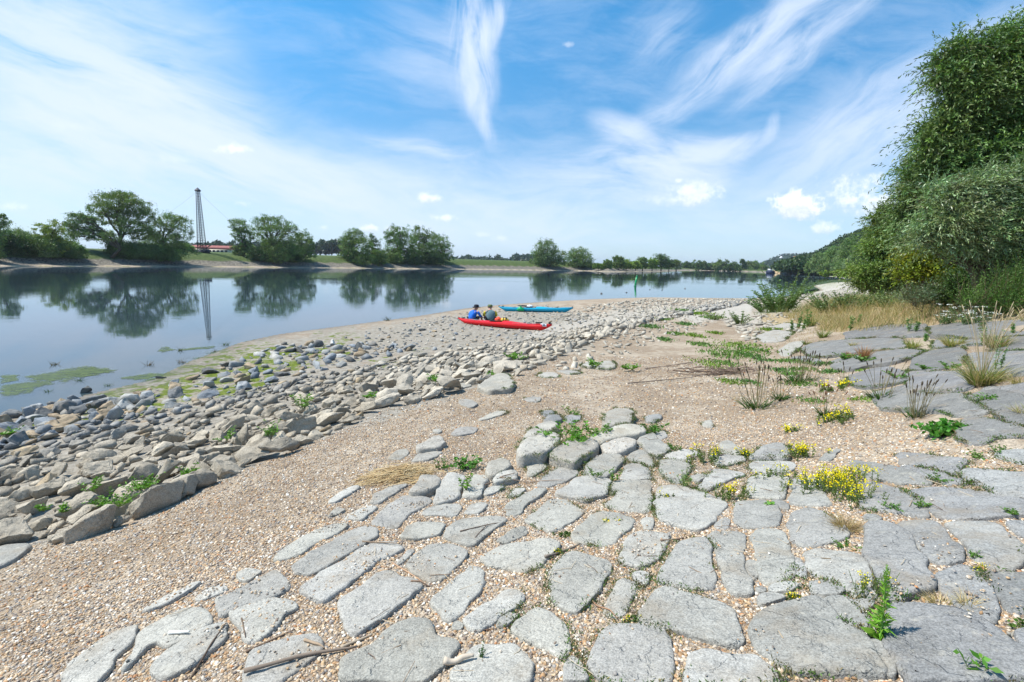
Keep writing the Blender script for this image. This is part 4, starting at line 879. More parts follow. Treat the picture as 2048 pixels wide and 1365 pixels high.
def plantain(px, py, hpx, wpx, n, label, dark=(.075, .06, .04), base=DGREEN, bn=60):
    o, b, m = plant('plantain', px, py, label, 'weed'); A, S, Hd = Acc(), Acc(), Acc()
    a = RNG.uniform(0, 2 * pi, bn); r = RNG.uniform(0, 1, bn) * wpx * m * .3; P = np.stack([np.cos(a) * r, np.sin(a) * r * .7, np.zeros(bn)], 1)
    D = np.stack([np.cos(a) * .7, np.sin(a) * .7, RNG.uniform(.5, 1.1, bn)], 1); blades(A, P, D, hpx * m * .33 * RNG.uniform(.5, 1.2, bn), 2.8 * m, jit(bn, base, .25), .6)
    A.build('foliage', MAT_GRASS, o)
    for i in range(n):
        aa = random.uniform(0, 2 * pi); r = random.random() * wpx * m * .3; hh = hpx * m * random.uniform(.6, 1.05); ln = random.uniform(0, .45); t = np.linspace(0, 1, 5)
        lx = cos(aa) * hh * ln; P = np.array([cos(aa) * r, sin(aa) * r, 0]) + np.outer(t, [lx, sin(aa) * hh * ln * .6, hh]) + np.outer(t ** 2, [lx * .3, 0, 0])
        S = Acc(); Hd = Acc(); tube(S, P, .45 * m, 4, np.array((.20, .17, .08)) * random.uniform(.7, 1.4), False); d = P[-1] - P[-2]; d /= np.linalg.norm(d)
        tube(Hd, [P[-1] - d * 2 * m, P[-1] + d * 3 * m, P[-1] + d * 7 * m], [.7 * m, 1.25 * m, .5 * m], 5, np.array(dark) * random.uniform(.7, 1.5)); s1 = S.build('stalk', MAT_STALK, o); Hd.build('seed_head', MAT_STALK, s1)
    return o
YG = [(.13, .20, .04), (.20, .24, .07), (.33, .28, .12)]; TG = [TAN, (.42, .31, .15), (.30, .29, .10), (.60, .49, .29)]; GG = [GREEN, DGREEN, (.14, .22, .05)]; RD = [(.42, .20, .09), (.50, .29, .14), (.33, .16, .08)]
# --- the tall weed in the right foreground, with a smaller yellow-flowered neighbour
o, b, m = plant('tall_weed', 1758, 1284, 'tall single-stemmed bright green weed rising from a joint between the big right slabs', 'weed')
A, F = Acc(), Acc(); hh = 185 * m; t = np.linspace(0, 1, 9); P = np.outer(t, [-.012, .0, hh]) + np.stack([np.sin(t * 5) * .004, t * 0, t * 0], 1); tube(A, P, np.linspace(.0045, .0015, 9), 6, (.14, .26, .05))
k = 210; tt = RNG.uniform(.06, 1, k) ** .85; Q = np.stack([np.interp(tt, t, P[:, j]) for j in range(3)], 1); th = np.arange(k) * 2.4
ll = np.interp(tt, [0, .15, .3, .55, .8, 1], [44, 40, 30, 22, 17, 8]) * m; D = np.stack([np.cos(th), np.sin(th), np.interp(tt, [0, 1], [.1, 1.4]) + RNG.normal(0, .35, k)], 1)
leaf_quads(F, Q, D, ll * RNG.uniform(.5, 1.1, k), ll * .17, jit(k, (.17, .34, .035), .2), .12)
k = 14; th = np.arange(k) * 2.4; leaf_quads(F, np.zeros((k, 3)) + [0, 0, .01], np.stack([np.cos(th), np.sin(th), RNG.uniform(.2, .7, k)], 1), 40 * m, 19 * m, jit(k, (.15, .30, .03), .15), .15)
A.build('stem', MAT_STALK, o); F.build('leaves', MAT_LEAF, o)
flower_clump(1742, 1196, 62, 72, 40, 7, 'small yellow-flowered herb growing just behind the tall green weed')
weed(1940, 1362, 40, 60, 5, 'broad-leaved weed cut by the bottom edge of the photo at lower right', (.11, .27, .03), (34, 13), 5, .8)
weed(2025, 1262, 24, 46, 4, 'small broad-leaved green weed near the right edge on the blue-grey slabs', GREEN, (20, 8), 6, .9)
weed(1534, 1018, 22, 24, 3, 'tiny broad-leaved seedling standing alone between two square slabs', (.12, .28, .03), (14, 7), 7, .6)
weed(1368, 975, 40, 26, 7, 'feathery pale green sprig at a slab corner in the middle of the paving', (.20, .30, .09), (8, 1.6), 26, .35)
weed(1228, 966, 34, 20, 4, 'small upright green weed in front of a rounded slab', (.14, .27, .03), (9, 3), 16, .3)
weed(1190, 958, 30, 60, 7, 'sprawling thin weed at the foot of a rounded slab', (.11, .2, .04), (9, 2.2), 14, .9)
weed(962, 1322, 46, 26, 4, 'thin trailing dark green sprig at the bottom edge by the pale driftwood', (.05, .12, .04), (7, 2), 24, .3)
# --- leafy clump on the raised stones
weed(1135, 892, 50, 95, 26, 'large leafy green weed growing out of the raised stones', (.10, .24, .02), (15, 4.2), 18, .7)
weed(1192, 878, 42, 62, 14, 'leafy green weed right behind the raised long stone', (.11, .23, .03), (13, 3.6), 16, .7)
weed(1300, 868, 26, 74, 16, 'low leafy weed at the upper right end of the raised stones', (.07, .18, .02), (11, 3.2), 14, .9)
weed(1348, 902, 22, 40, 8, 'small reddish-stemmed weed below the raised block', (.09, .18, .03), (9, 3), 10, .9)
weed(936, 940, 26, 62, 16, 'dark green rosette weed right of the straw heap', (.07, .19, .02), (15, 5), 9, 1.0)
weed(885, 938, 24, 50, 8, 'sparse dark weed touching the right end of the straw heap', (.06, .15, .02), (10, 3), 9, .9)
weed(930, 990, 44, 26, 5, 'upright weed in the gap between two steep narrow slabs', (.13, .27, .03), (12, 4), 12, .35)
weed(1140, 830, 16, 44, 8, 'low weed on the gravel just behind the raised stones', (.10, .2, .03), (8, 2.6), 10, .9)
# --- yellow flowers
flower_clump(1655, 975, 44, 165, 120, 75, 'wide mound of bright yellow flowers sprawling over the paving', 60)
flower_clump(1700, 1000, 45, 60, 50, 26, 'tail of yellow flowers hanging over the dead brown stems', 60)
flower_clump(1458, 1002, 40, 76, 34, 12, 'airy yellow-flowered clump in front of a big slab', 40)
flower_clump(1418, 925, 34, 60, 24, 8, 'sparse yellow-flowered clump at the upper edge of the paving', 40)
flower_clump(1595, 912, 26, 56, 34, 18, 'compact yellow flower patch at the gravel edge above a slab', 40)
flower_clump(1490, 915, 18, 22, 10, 5, 'tiny yellow flower patch between two upper slabs', 16)
flower_clump(1668, 842, 22, 62, 36, 12, 'yellow-flowered patch on the gravel under a plantain', 30)
flower_clump(1583, 862, 12, 24, 10, 6, 'tiny yellow flower tuft alone on the bright gravel', 14)
flower_clump(1680, 778, 12, 66, 30, 9, 'low yellow flowers on the gravel beside the dark slabs', 22)
flower_clump(1548, 960, 30, 56, 20, 5, 'scattered yellow blooms on a long narrow upper slab', 26)
for i, (x, y, lb) in enumerate(((1220, 1050, 'tiny yellow-dotted mat left of the big oblong slab'), (1115, 1112, 'yellow-dotted green mat left of the large pale slab'), (1130, 1075, 'small green mat above the large pale slab'), (1330, 1000, 'small yellow-dotted tuft left of the largest oblong slab'),
        (1585, 1200, 'tiny yellow tuft between two narrow slabs'), (1265, 1240, 'thin yellow tuft below a narrow slab'), (1958, 1150, 'yellow-dotted moss in a joint at right'), (1735, 1310, 'tiny yellow flower below the tall green weed'))):
    flower_clump(x, y, 12, 36, 14, 3 if 'yellow' in lb else 0, lb, 14, leafcol=(.07, .13, .025))
# --- weeds between the rocks
for x, y, h, w, n, lb in ((235, 1035, 26, 90, 26, 'leafy green weed sprawling low between the nearest rocks'), (285, 1002, 22, 66, 22, 'bright green weed mat between two long rocks'), (180, 1008, 32, 52, 10, 'spiky green weed left of the low sprawling ones'),
        (92, 1042, 18, 30, 8, 'small weed by the left rocks near the gravel'), (125, 1046, 16, 28, 6, 'small weed beside the flat tilted rock'), (382, 968, 16, 50, 9, 'small weed on the gravel tip below the big wedge rock'), (450, 898, 24, 48, 6, 'weed wedged under a sharp brown rock'),
        (543, 888, 34, 36, 8, 'upright weed in front of the longest rock'), (605, 832, 34, 34, 9, 'dark leafy weed among the mid rocks'), (738, 808, 10, 30, 6, 'tiny weed by the gravel on the rock bank'), (870, 775, 14, 50, 9, 'low weeds at the foot of a big beige boulder'), (1030, 722, 14, 44, 10, 'low bright weed between far pale rocks'),
        (1188, 738, 16, 26, 5, 'small weed beside a pale flat stone'), (1258, 744, 10, 40, 8, 'low green mat right of the pale flat stone'), (20, 885, 12, 50, 8, 'dark weed at the left edge among blue-grey rocks'), (975, 757, 10, 22, 4, 'tiny weed by the beige boulder')):
    weed(x, y, h * 1.1, w, n, lb, (.12, .26, .025), (11, 3), 13, .8).location.z += .13 if y > 760 else .05
# --- creeping green mats on the gravel
mats = ((1480, 694, 70, 22), (1400, 690, 30, 8), (1440, 710, 46, 14), (1418, 730, 40, 18), (1470, 706, 50, 14), (1390, 672, 26, 6), (1450, 727, 36, 10), (1505, 700, 30, 10), (1350, 668, 26, 5), (1330, 680, 26, 5), (1300, 655, 34, 6), (1325, 640, 22, 5), (1370, 650, 26, 5),
        (1540, 660, 26, 5), (1505, 712, 30, 10), (1430, 668, 18, 5), (1600, 770, 40, 9), (1620, 700, 30, 8), (1660, 745, 30, 6), (1395, 628, 40, 7), (1580, 722, 40, 9), (1640, 728, 34, 8), (1560, 742, 30, 8), (1705, 742, 26, 7), (1530, 720, 26, 7), (1620, 802, 30, 8), (1498, 765, 26, 7), (1725, 800, 26, 7), (1600, 740, 30, 7), (1460, 765, 30, 8), (1660, 700, 30, 6), (1425, 636, 30, 7), (1365, 622, 30, 6), (1580, 750, 28, 6))
A = Acc()
for x, y, w, h in mats:
    n = int(w * 6); X = RNG.normal(x, w * .3, n); Y = RNG.normal(y, h * .5, n); c = ground(x, y); m = c[1] / FPX
    ex_ = (X - x) * m; ey_ = (y - Y) * m * 6; Z = terrain(c[0] + ex_, c[1] + ey_); P = np.stack([c[0] + ex_, c[1] + ey_, Z], 1); D = unit(n); D[:, 2] = np.abs(D[:, 2]) + .5
    leaf_quads(A, P, D, 6.5 * m, 2.4 * m, jit(n, random.choice([(.16, .26, .03), (.12, .22, .04), (.10, .2, .05)]), .25), .1)
o = A.build('creeping_weeds', MAT_LEAF); meta(o, 'low creeping green weeds dotted over the gravel and pale sand', 'ground cover', None, 'stuff')
# --- plants in the joints of the paving (moss, small weeds)
A = Acc(); JP = []
for R, (c, nrm, top) in zip(slab_xy, slab_top):
    d_ = math.hypot(c[0], c[1]); L = np.hypot(*(np.roll(R, -1, 0) - R).T).sum(); n = int(L * 50)
    ii = RNG.integers(0, len(R), n); f = RNG.random(n)[:, None]; P = R[ii] * f + np.roll(R, -1, 0)[ii] * (1 - f) + RNG.normal(0, .008, (n, 2))
    P = P[(vnoise(P[:, 0], P[:, 1], 1.6, 51) + vnoise(P[:, 0], P[:, 1], 5.5, 52) * .8) > (.02 if c[0] > .55 else .42)]
    px_, _, _ = project(np.column_stack([P, np.full(len(P), c[2])])); JP += [(x, y, c[2] - (nrm[0] * (x - c[0]) + nrm[1] * (y - c[1])) / nrm[2] + top) for (x, y), q in zip(P, px_) if q > 1000]
for x, y, z in JP:
    n = random.randint(6, 16); mm = .0024 + .0002 * y; P = np.array([x, y, max(z - .012, Hh(x, y))]) + RNG.normal(0, 1, (n, 3)) * np.array([.013, .013, .005]) * (1 + y * .10); D = unit(n); D[:, 2] = np.abs(D[:, 2]) + .5
    leaf_quads(A, P, D, mm * RNG.uniform(3, 9, n), mm * 2.0, jit(n, random.choice([(.05, .10, .02), (.09, .17, .03), (.07, .13, .02), (.20, .17, .08), (.14, .12, .06)]), .25), .1)
o = A.build('joint_moss', MAT_LEAF); meta(o, 'moss and tiny weeds growing in the joints of the paving', 'ground cover', None, 'stuff')
# --- plantains with dark stalks
plantain(1515, 815, 95, 90, 26, 'large plantain clump with tall brown stalks leaning left on the gravel')
plantain(1560, 800, 60, 46, 8, 'green leaf tuft with few stalks at the right of the large plantain', bn=90)
plantain(1650, 832, 66, 50, 12, 'plantain with upright reddish stalks above the yellow patch', (.14, .07, .04))
plantain(1760, 800, 78, 80, 16, 'black-stalked plantain leaning left against the dark slabs')
plantain(1830, 836, 84, 70, 30, 'dense dark-stalked plantain beside the bramble patch')
plantain(1600, 765, 60, 110, 26, 'hazy group of thin plantain stalks on the upper gravel', bn=110)
plantain(1690, 770, 40, 36, 6, 'small plantain at the foot of the dark slabs')
# --- bramble
o, b, m = plant('bramble', 1880, 872, 'bright green bramble patch with broad leaves spilling onto the gravel', 'bramble'); A, F = Acc(), Acc()
for i in range(34):
    a = random.uniform(0, 2 * pi); L = random.uniform(.2, 1) * 55 * m; t = np.linspace(0, 1, 5); P = np.outer(t, [cos(a) * L, sin(a) * L * .8, 0]); P[:, 2] = np.sin(t * 2.4) * L * .45 * random.uniform(.5, 1) + .02
    tube(A, P, .0025, 4, (.2, .12, .06), False); k = 13; q = P[RNG.integers(1, 5, k)] + RNG.normal(0, 5 * m, (k, 3)); D = unit(k); D[:, 2] = np.abs(D[:, 2]) * .5 + .1
    leaf_quads(F, q, D, 13 * m * RNG.uniform(.6, 1.1, k), 10 * m, jit(k, (.07, .22, .025), .25), .15)
A.build('stem', MAT_STALK, o); F.build('foliage', MAT_LEAF, o)
for x, y, w, lb in ((2000, 905, 60, 'broad mat of green weeds in the joint at the right edge'), (1960, 915, 50, 'green weed mat at the left of the one on the right edge'), (1915, 865, 20, 'small green weed under the bramble patch'), (1970, 812, 50, 'long green weed seam between dark slabs at right'), (1800, 762, 60, 'leafy weed mat on the dark slab'),
        (1850, 745, 40, 'dark green weed seam across the middle of the dark slabs'), (1900, 740, 44, 'green weed seam left of the tan tussock'), (1728, 728, 34, 'leafy weed under the red dry tuft'), (1690, 722, 30, 'small green weed among the dark slabs'), (1880, 962, 46, 'green weed seam across a long flat slab'),
        (1790, 1022, 60, 'row of spiky green weeds along a slab edge'), (1840, 1018, 40, 'upright grey-green weed at the end of the spiky row'), (1690, 1100, 66, 'green mat under the dead brown stems'), (2020, 1035, 24, 'small weed on the far right slab joint'), (1945, 1125, 20, 'small green weed in the sloping joint at right')):
    weed(x, y, 15, w, 12, lb, (.09, .2, .03), (8, 3), 9, 1.0, cat='weed mat', name='weed_mat')
# --- grass tufts
tuft(1962, 772, 70, 110, 420, 'large tan and green grass tussock with tall seed stalks on the dark slabs', TG + YG, stalks=16, stalk_h=2.6, bend=1.1, wid=1.6)
tuft(1990, 700, 44, 70, 260, 'tan grass tussock behind the large one, near the right edge', TG + YG, stalks=8, stalk_h=2.2)
tuft(1905, 692, 30, 70, 240, 'yellowish grass tuft at the upper edge of the dark slabs', [(.42, .38, .14), TAN, (.3, .32, .1)])
tuft(1825, 694, 26, 40, 160, 'short yellow-green tuft with two upright green shoots', [(.42, .38, .14), (.2, .26, .07)])
tuft(1727, 722, 34, 34, 150, 'rust-red dried grass tuft on the dark slabs', RD, bend=.6)
tuft(1700, 718, 18, 26, 60, 'small brown dried tuft left of the rust-red one', RD)
tuft(1770, 704, 16, 60, 130, 'flat brown dried grass in a slab joint', [(.45, .30, .16), TAN]); tuft(1645, 676, 24, 32, 110, 'bright green and yellow grass tuft at the top of the slabs', YG + [LGREEN])
tuft(1612, 688, 14, 24, 60, 'small green grass tuft left of the brighter one', YG); tuft(1705, 697, 14, 30, 60, 'dry tuft above the rust-red one', TG); tuft(1622, 652, 30, 36, 110, 'olive tuft among dry grass above the pale sand', TG + YG)
tuft(1880, 1212, 34, 100, 230, 'dry pale straw tuft lying over the edge of the big bottom slab', [STRAW, (.66, .54, .33), (.4, .33, .14)], bend=.75, wid=1.5, upright=.62)
tuft(1935, 1218, 40, 70, 110, 'second pale straw tuft trailing to the right', [STRAW, (.66, .54, .33)], bend=.7, wid=1.5, upright=.5)
tuft(1690, 1060, 40, 80, 420, 'mat of dead brown stems hanging below the yellow mound', [(.42, .29, .16), (.33, .23, .13), STRAW], bend=.7, upright=.5, name='dead_stems', cat='dead stems')
tuft(2040, 770, 26, 70, 120, 'tan grass cut by the right edge of the photo', TG); tuft(2045, 835, 30, 90, 100, 'dry bent grass at the right edge', TG, bend=1.3)
for i, (x, y, h) in enumerate(((1585, 664, 30), (1597, 656, 34), (1604, 662, 26), (1614, 655, 36), (1698, 665, 44), (1716, 655, 30), (1817, 668, 30), (1829, 668, 24), (1850, 682, 16), (2028, 668, 28), (1965, 690, 40), (1990, 745, 90), (2000, 742, 50))):
    weed(x, y, h, 8, 2, '%s upright green fleabane stem, %s' % (('short', 'slender', 'leafy', 'tall', 'tallest of the left', 'bent', 'straight', 'thin', 'faint', 'lone right-hand', 'thick', 'dark', 'small dark')[i],
         ('at the left end of the row', 'second from the left', 'third from the left', 'at the right of the left row', 'in front of the dry grass', 'behind the tallest one', 'in the short yellow tuft', 'right of the straight one', 'left of the yellowish tuft', 'by the far right slabs', 'in the tussock', 'beside the large tussock', 'right of the large tussock')[i]),
         (.10, .23, .05), (6, 1.6), 60, .12, cat='fleabane', name='fleabane_stem', group='upright fleabane stems')
# --- willow bushes on the spit
weed(1560, 626, 62, 105, 46, 'bushy young willow with long upright shoots standing before the river', (.12, .20, .06), (9, 2.0), 42, .55, cat='willow bush', name='willow_bush')
weed(1568, 624, 84, 70, 10, 'tallest thin shoots rising out of the young willow thicket', (.13, .21, .07), (8, 1.8), 40, .25, cat='willow bush', name='willow_bush')
weed(1530, 626, 34, 70, 30, 'low left half of the young willow thicket', (.10, .18, .05), (8, 2), 24, .7, cat='willow bush', name='willow_bush')
weed(1481, 648, 28, 38, 20, 'small round grey-green willow shrub on the pale sand', (.15, .22, .09), (6, 1.6), 22, .6, cat='willow bush', name='willow_bush')
weed(1428, 640, 18, 40, 12, 'sparse grey shrub left of the small round one', (.20, .24, .12), (5, 1.5), 12, .9, cat='willow bush', name='willow_bush')
for x, y, h, w, lb in ((1660, 626, 40, 90, 'grey-green weed thicket right of the willow'), (1710, 622, 40, 90, 'tall olive weed thicket behind the dry grass'), (1850, 615, 60, 90, 'silvery weed thicket under the yellow-green shrub'), (1770, 615, 34, 80, 'mixed weeds between the thickets')):
    weed(x, y, h, w, 34, lb, (.14, .20, .07), (8, 2.2), 26, .45, cat='weed thicket', name='weed_thicket')
# --- band of dry and green grass in front of the bushes
A = Acc()
def grassband(poly, n, hlo, hhi, cols, wid=.007):
    W3 = np.array([ground(*p)[:2] for p in poly]); lo, hi = W3.min(0), W3.max(0); X = RNG.uniform(lo[0], hi[0], n * 5); Y = RNG.uniform(lo[1], hi[1], n * 5); Z = terrain(X, Y)
    PX, PY, _ = project(np.stack([X, Y, Z], 1)); cl = vnoise(X, Y, 1.1, 61) + vnoise(X, Y, 3.1, 62) * .7; k = np.nonzero(in_poly(PX, PY, poly) & (cl > -.35))[0][:n]; X, Y, Z, cl = X[k], Y[k], Z[k], cl[k]; n = len(k)
    D = np.stack([RNG.normal(0, .35, n), RNG.normal(0, .35, n), np.ones(n)], 1); ci = (np.clip((vnoise(X, Y, .6, 63) + RNG.normal(0, .5, n)) * .5 + .5, 0, .999) * len(cols)).astype(int)
    L = RNG.uniform(hlo, hhi, n) * (1 + .35 * cl); blades(A, np.stack([X, Y, Z], 1), D, L, wid * (1 + .03 * Y), jit(n, (1, 1, 1), .22) * np.array(cols)[ci], RNG.uniform(.2, .9, n))
TB = [(.50, .37, .20), (.44, .31, .16), (.34, .30, .12), (.16, .2, .06), (.58, .46, .27), (.47, .33, .20)]
grassband([(1560, 634), (1640, 622), (1760, 612), (1900, 618), (2120, 625), (2120, 648), (2000, 646), (1880, 650), (1760, 664), (1650, 666)], 12000, .15, .55, TB)
grassband([(1600, 622), (1700, 606), (1800, 596), (2100, 600), (2100, 622), (1880, 630), (1700, 632)], 9000, .4, 1.0, TB[:5] + [(.12, .18, .05)])
grassband([(1500, 632), (1640, 606), (1780, 590), (1900, 592), (1780, 612), (1620, 628)], 6000, .2, .6, [(.12, .19, .05), (.17, .21, .07), (.35, .3, .13)])
grassband([(2140, 640), (3000, 690), (3000, 1250), (2190, 1250)], 9000, .05, .30, TB)
grassband([(1500, 660), (1640, 645), (1700, 655), (1640, 690), (1560, 690)], 900, .03, .12, TB)
o = A.build('dry_grass', MAT_GRASS); meta(o, 'belt of tall dry tan grass mixed with green along the foot of the bushes', 'grass', None, 'stuff')
# --- white umbels
for i, (x, y, w, n, lb) in enumerate(((1892, 652, 34, 14, 'white-flowered yarrow clump left of the denser one'), (1935, 655, 56, 26, 'dense white-flowered yarrow clump at the edge of the dark slabs'), (2030, 628, 26, 8, 'white yarrow at the right edge of the grass'), (1835, 612, 20, 6, 'small white yarrow before the silvery thicket'))):
    o, b, m = plant('yarrow', x, y, lb, 'wild flowers'); A, F, Y_ = Acc(), Acc(), Acc()
    for k in range(n):
        xx, yy_ = random.gauss(0, .3) * w * m, random.gauss(0, .3) * w * m; hh = random.uniform(12, 40) * m; P = np.array([xx * .5, yy_ * .5, 0]) + np.outer(np.linspace(0, 1, 4), [xx * .5, yy_ * .5, hh]); tube(A, P, .5 * m, 3, (.13, .17, .07), False)
        q = P[-1] + RNG.normal(0, 1, (12, 3)) * np.array([2.4, 2.4, .5]) * m; D = unit(12); D[:, 2] = .3; leaf_quads(Y_, q, D, 1.8 * m, 1.6 * m, jit(12, (.78, .78, .74), .06, .02))
        q = P[0] + RNG.uniform(0, 1, (16, 1)) * (P[-1] - P[0]) * .8; leaf_quads(F, q, unit(16), 6 * m, 1.6 * m, jit(16, (.10, .16, .05), .2))
    A.build('stem', MAT_STALK, o); F.build('foliage', MAT_LEAF, o); Y_.build('flowers', MAT_FLOWER, o)
# ================================================================ dead wood and straw
def stick(px, py, qx, qy, r, label, col=(.20, .15, .11), lift=.03, wob=.02, name='stick', n=12, cat='stick', twigs=0):
    p0, m = gpos(px, py); p1, _ = gpos(qx, qy); t = np.linspace(0, 1, n); L = np.linalg.norm(p1 - p0); P = p0 + np.outer(t, p1 - p0)
    for i in range(n): P[i, 2] = max(Hh(P[i, 0], P[i, 1]), on_slab(P[i, 0], P[i, 1]) or -9) + r + lift * L * .15
    side = np.array([-(p1 - p0)[1], (p1 - p0)[0], 0]) / (L + 1e-9); s0 = random.uniform(0, 50); P += np.outer(vnoise(t * 3 + s0, t * 0, 1, 3) * wob * L * np.sin(t * pi), side); P[:, 2] = np.convolve(np.pad(P[:, 2], 2, 'edge'), np.ones(5) / 5, 'valid')
    A = Acc(); c0 = P[0].copy(); R_ = r * np.linspace(1, .5, n) * (1 + .2 * vnoise(t * 14, t, 1, 5)); tube(A, P - c0, R_, 7, col)
    for k in range(twigs):
        i = random.randint(2, n - 3); a = random.choice((-1, 1)) * random.uniform(.4, 1); d = (p1 - p0) / L + side * a; d[2] = random.uniform(0, .35); l_ = L * random.uniform(.1, .25)
        Q = P[i] - c0 + np.outer(np.linspace(0, 1, 5), d * l_) + np.outer(np.linspace(0, 1, 5) ** 2, RNG.normal(0, l_ * .15, 3)); tube(A, Q, np.linspace(r * .5, r * .2, 5), 5, col)
    o = A.build(name, MAT_BARK, sm=True, loc=None); o.location = tuple(c0); meta(o, label, cat, 'dead sticks and driftwood' ); return o
for a in ((340, 1278, 380, 1276, .011, 'bleached white stick lying on the dark slab at lower left', (.72, .70, .64)), (490, 1360, 715, 1302, .011, 'long brown driftwood stick at the bottom left of centre', (.23, .18, .14)),
          (380, 1362, 452, 1262, .006, 'thin dark twig bent across a pale slab at bottom left', (.11, .08, .06)), (484, 1252, 492, 1290, .005, 'curved dark twig above the thin one', (.15, .11, .08)), (492, 1312, 590, 1268, .007, 'brown twig crossing two slab joints', (.20, .14, .10)),
          (610, 1296, 650, 1308, .008, 'short light brown stick beside the long driftwood', (.34, .25, .17)), (682, 1305, 745, 1276, .009, 'pale brown stick at the left of a broad bottom slab', (.42, .34, .25)), (888, 1338, 948, 1326, .016, 'pale thick driftwood piece with broken ends', (.55, .46, .36)),
          (822, 1175, 860, 1176, .006, 'thin brown twig on the large lower slab', (.24, .16, .11)), (785, 1130, 855, 1175, .005, 'reddish stem across the gravel in mid paving', (.38, .24, .15)), (920, 1070, 1010, 1050, .005, 'slim twig lying on a blue-grey slab', (.19, .14, .11)),
          (950, 1084, 975, 1056, .005, 'short dark twig on a blue-grey slab', (.14, .10, .08)), (1175, 1200, 1236, 1240, .005, 'thin reddish twig left of the narrow slab', (.30, .18, .11)), (1090, 1125, 1160, 1095, .010, 'grey-brown twig beside the yellow-dotted mat', (.25, .21, .17)),
          (1320, 1092, 1400, 1070, .006, 'thin twig in the joint below the largest oblong slab', (.25, .18, .13)), (725, 1092, 800, 1098, .006, 'horizontal brown twig below a pale slab', (.24, .18, .13)), (1660, 1130, 1640, 1128, .004, 'tiny twig on a slab', (.2, .15, .1)),
          (1000, 968, 1130, 965, .006, 'bare stem in the litter below the raised stones', (.30, .22, .16)), (1420, 925, 1450, 916, .009, 'short brown stick at the paving edge by the yellow flowers', (.25, .19, .14)), (2012, 1292, 2024, 1280, .006, 'short grey stick by the right edge', (.3, .27, .22)),
          (955, 980, 1030, 960, .008, 'bundle-end twig below the steep slabs', (.22, .16, .12))):
    stick(*a[:6], col=a[6])
stick(1255, 772, 1392, 758, .013, 'fallen forked grey-brown branch lying alone on the gravel', (.20, .155, .12), .10, .02, 'fallen_branch', 14, 'branch', 4)
stick(1290, 740, 1420, 722, .010, 'thin dark branch on the gravel above the fallen one', (.16, .12, .10), .05, .02, 'fallen_branch', 14, 'branch', 3)
stick(1505, 636, 1538, 632, .02, 'dark crooked branch lying on the pale sand', (.16, .10, .08), .3, .05, 'fallen_branch', 10, 'branch', 1)
# the pile of dead twigs behind the large plantain
o, b, m = plant('twig_pile', 1450, 748, 'tangled pile of dead brown twigs on the gravel behind the large plantain', 'twigs'); A = Acc()
for i in range(110):
    x, y = random.gauss(0, .26) * 150 * m, random.gauss(0, .3) * 50 * m; a = random.gauss(.15, .7); L = random.uniform(20, 75) * m; z = random.uniform(.01, .14); t = np.linspace(-.5, .5, 5)
    P = np.array([x, y, z]) + np.outer(t, [cos(a) * L, sin(a) * L, random.uniform(-.08, .22) * L]); P += RNG.normal(0, L * .03, P.shape); P[:, 2] = np.maximum(P[:, 2], .004); tube(A, P, random.uniform(.3, .8) * m, 4, np.array((.20, .145, .11)) * random.uniform(.6, 1.5), False)
A.build('twigs', MAT_BARK, o)
# straw heap
o, b, m = plant('straw_heap', 800, 955, 'heap of golden dry straw washed against the paving left of the steep slabs', 'straw'); A = Acc(); S_ = Acc()
for i in range(520):
    x, y = random.gauss(0, .24) * 150 * m, random.gauss(0, .3) * 60 * m * 1.4; a = random.gauss(radians(32), .5); L = random.uniform(15, 75) * m; hgt = max(0, .10 * math.exp(-((x / (60 * m)) ** 2 + (y / (45 * m)) ** 2)))
    zt = Hh(o.location[0] + x, o.location[1] + y) - o.location[2] + random.uniform(.004, .02) + hgt * random.random(); t = np.linspace(-.5, .5, 4)
    P = np.array([x, y, zt]) + np.outer(t, [cos(a) * L, sin(a) * L, random.uniform(-.08, .08) * L]) + np.outer(t ** 2, [0, 0, -.3 * L * random.random()]); tube(A, P, random.uniform(.35, .7) * m, 3, np.array(random.choice([(.58, .43, .22), (.48, .34, .17), (.66, .52, .31), (.38, .25, .13)])) * random.uniform(.8, 1.2), False)
A.build('stalks', MAT_STALK, o)
# loose litter: thin stems scattered over paving and gravel
A = Acc()
for i in range(620):
    r = math.sqrt(random.uniform(1.8 ** 2, 7.5 ** 2)); th = radians(random.uniform(-42, 46)); x, y = r * sin(th), r * cos(th); 
    if vnoise(np.array([x]), np.array([y]), .9, 71)[0] < -.1 and random.random() < .8: continue
    L = random.uniform(.03, .16); a = random.uniform(0, pi); z0 = Hh(x, y); q = on_slab(x, y); z = max(z0 + .012, q + .004 if q else -9); t = np.linspace(-.5, .5, 4); P = np.array([x, y, z]) + np.outer(t, [cos(a) * L, sin(a) * L, random.uniform(-.02, .05) * L]); P += RNG.normal(0, L * .03, P.shape) * [1, 1, .2]
    tube(A, P, random.uniform(.0008, .0026), 4, np.array(random.choice([(.26, .18, .12), (.16, .11, .08), (.42, .31, .19), (.55, .45, .32)])), False)
o = A.build('litter', MAT_STALK); meta(o, 'small dead stems and twigs littering paving and gravel', 'litter', None, 'stuff')
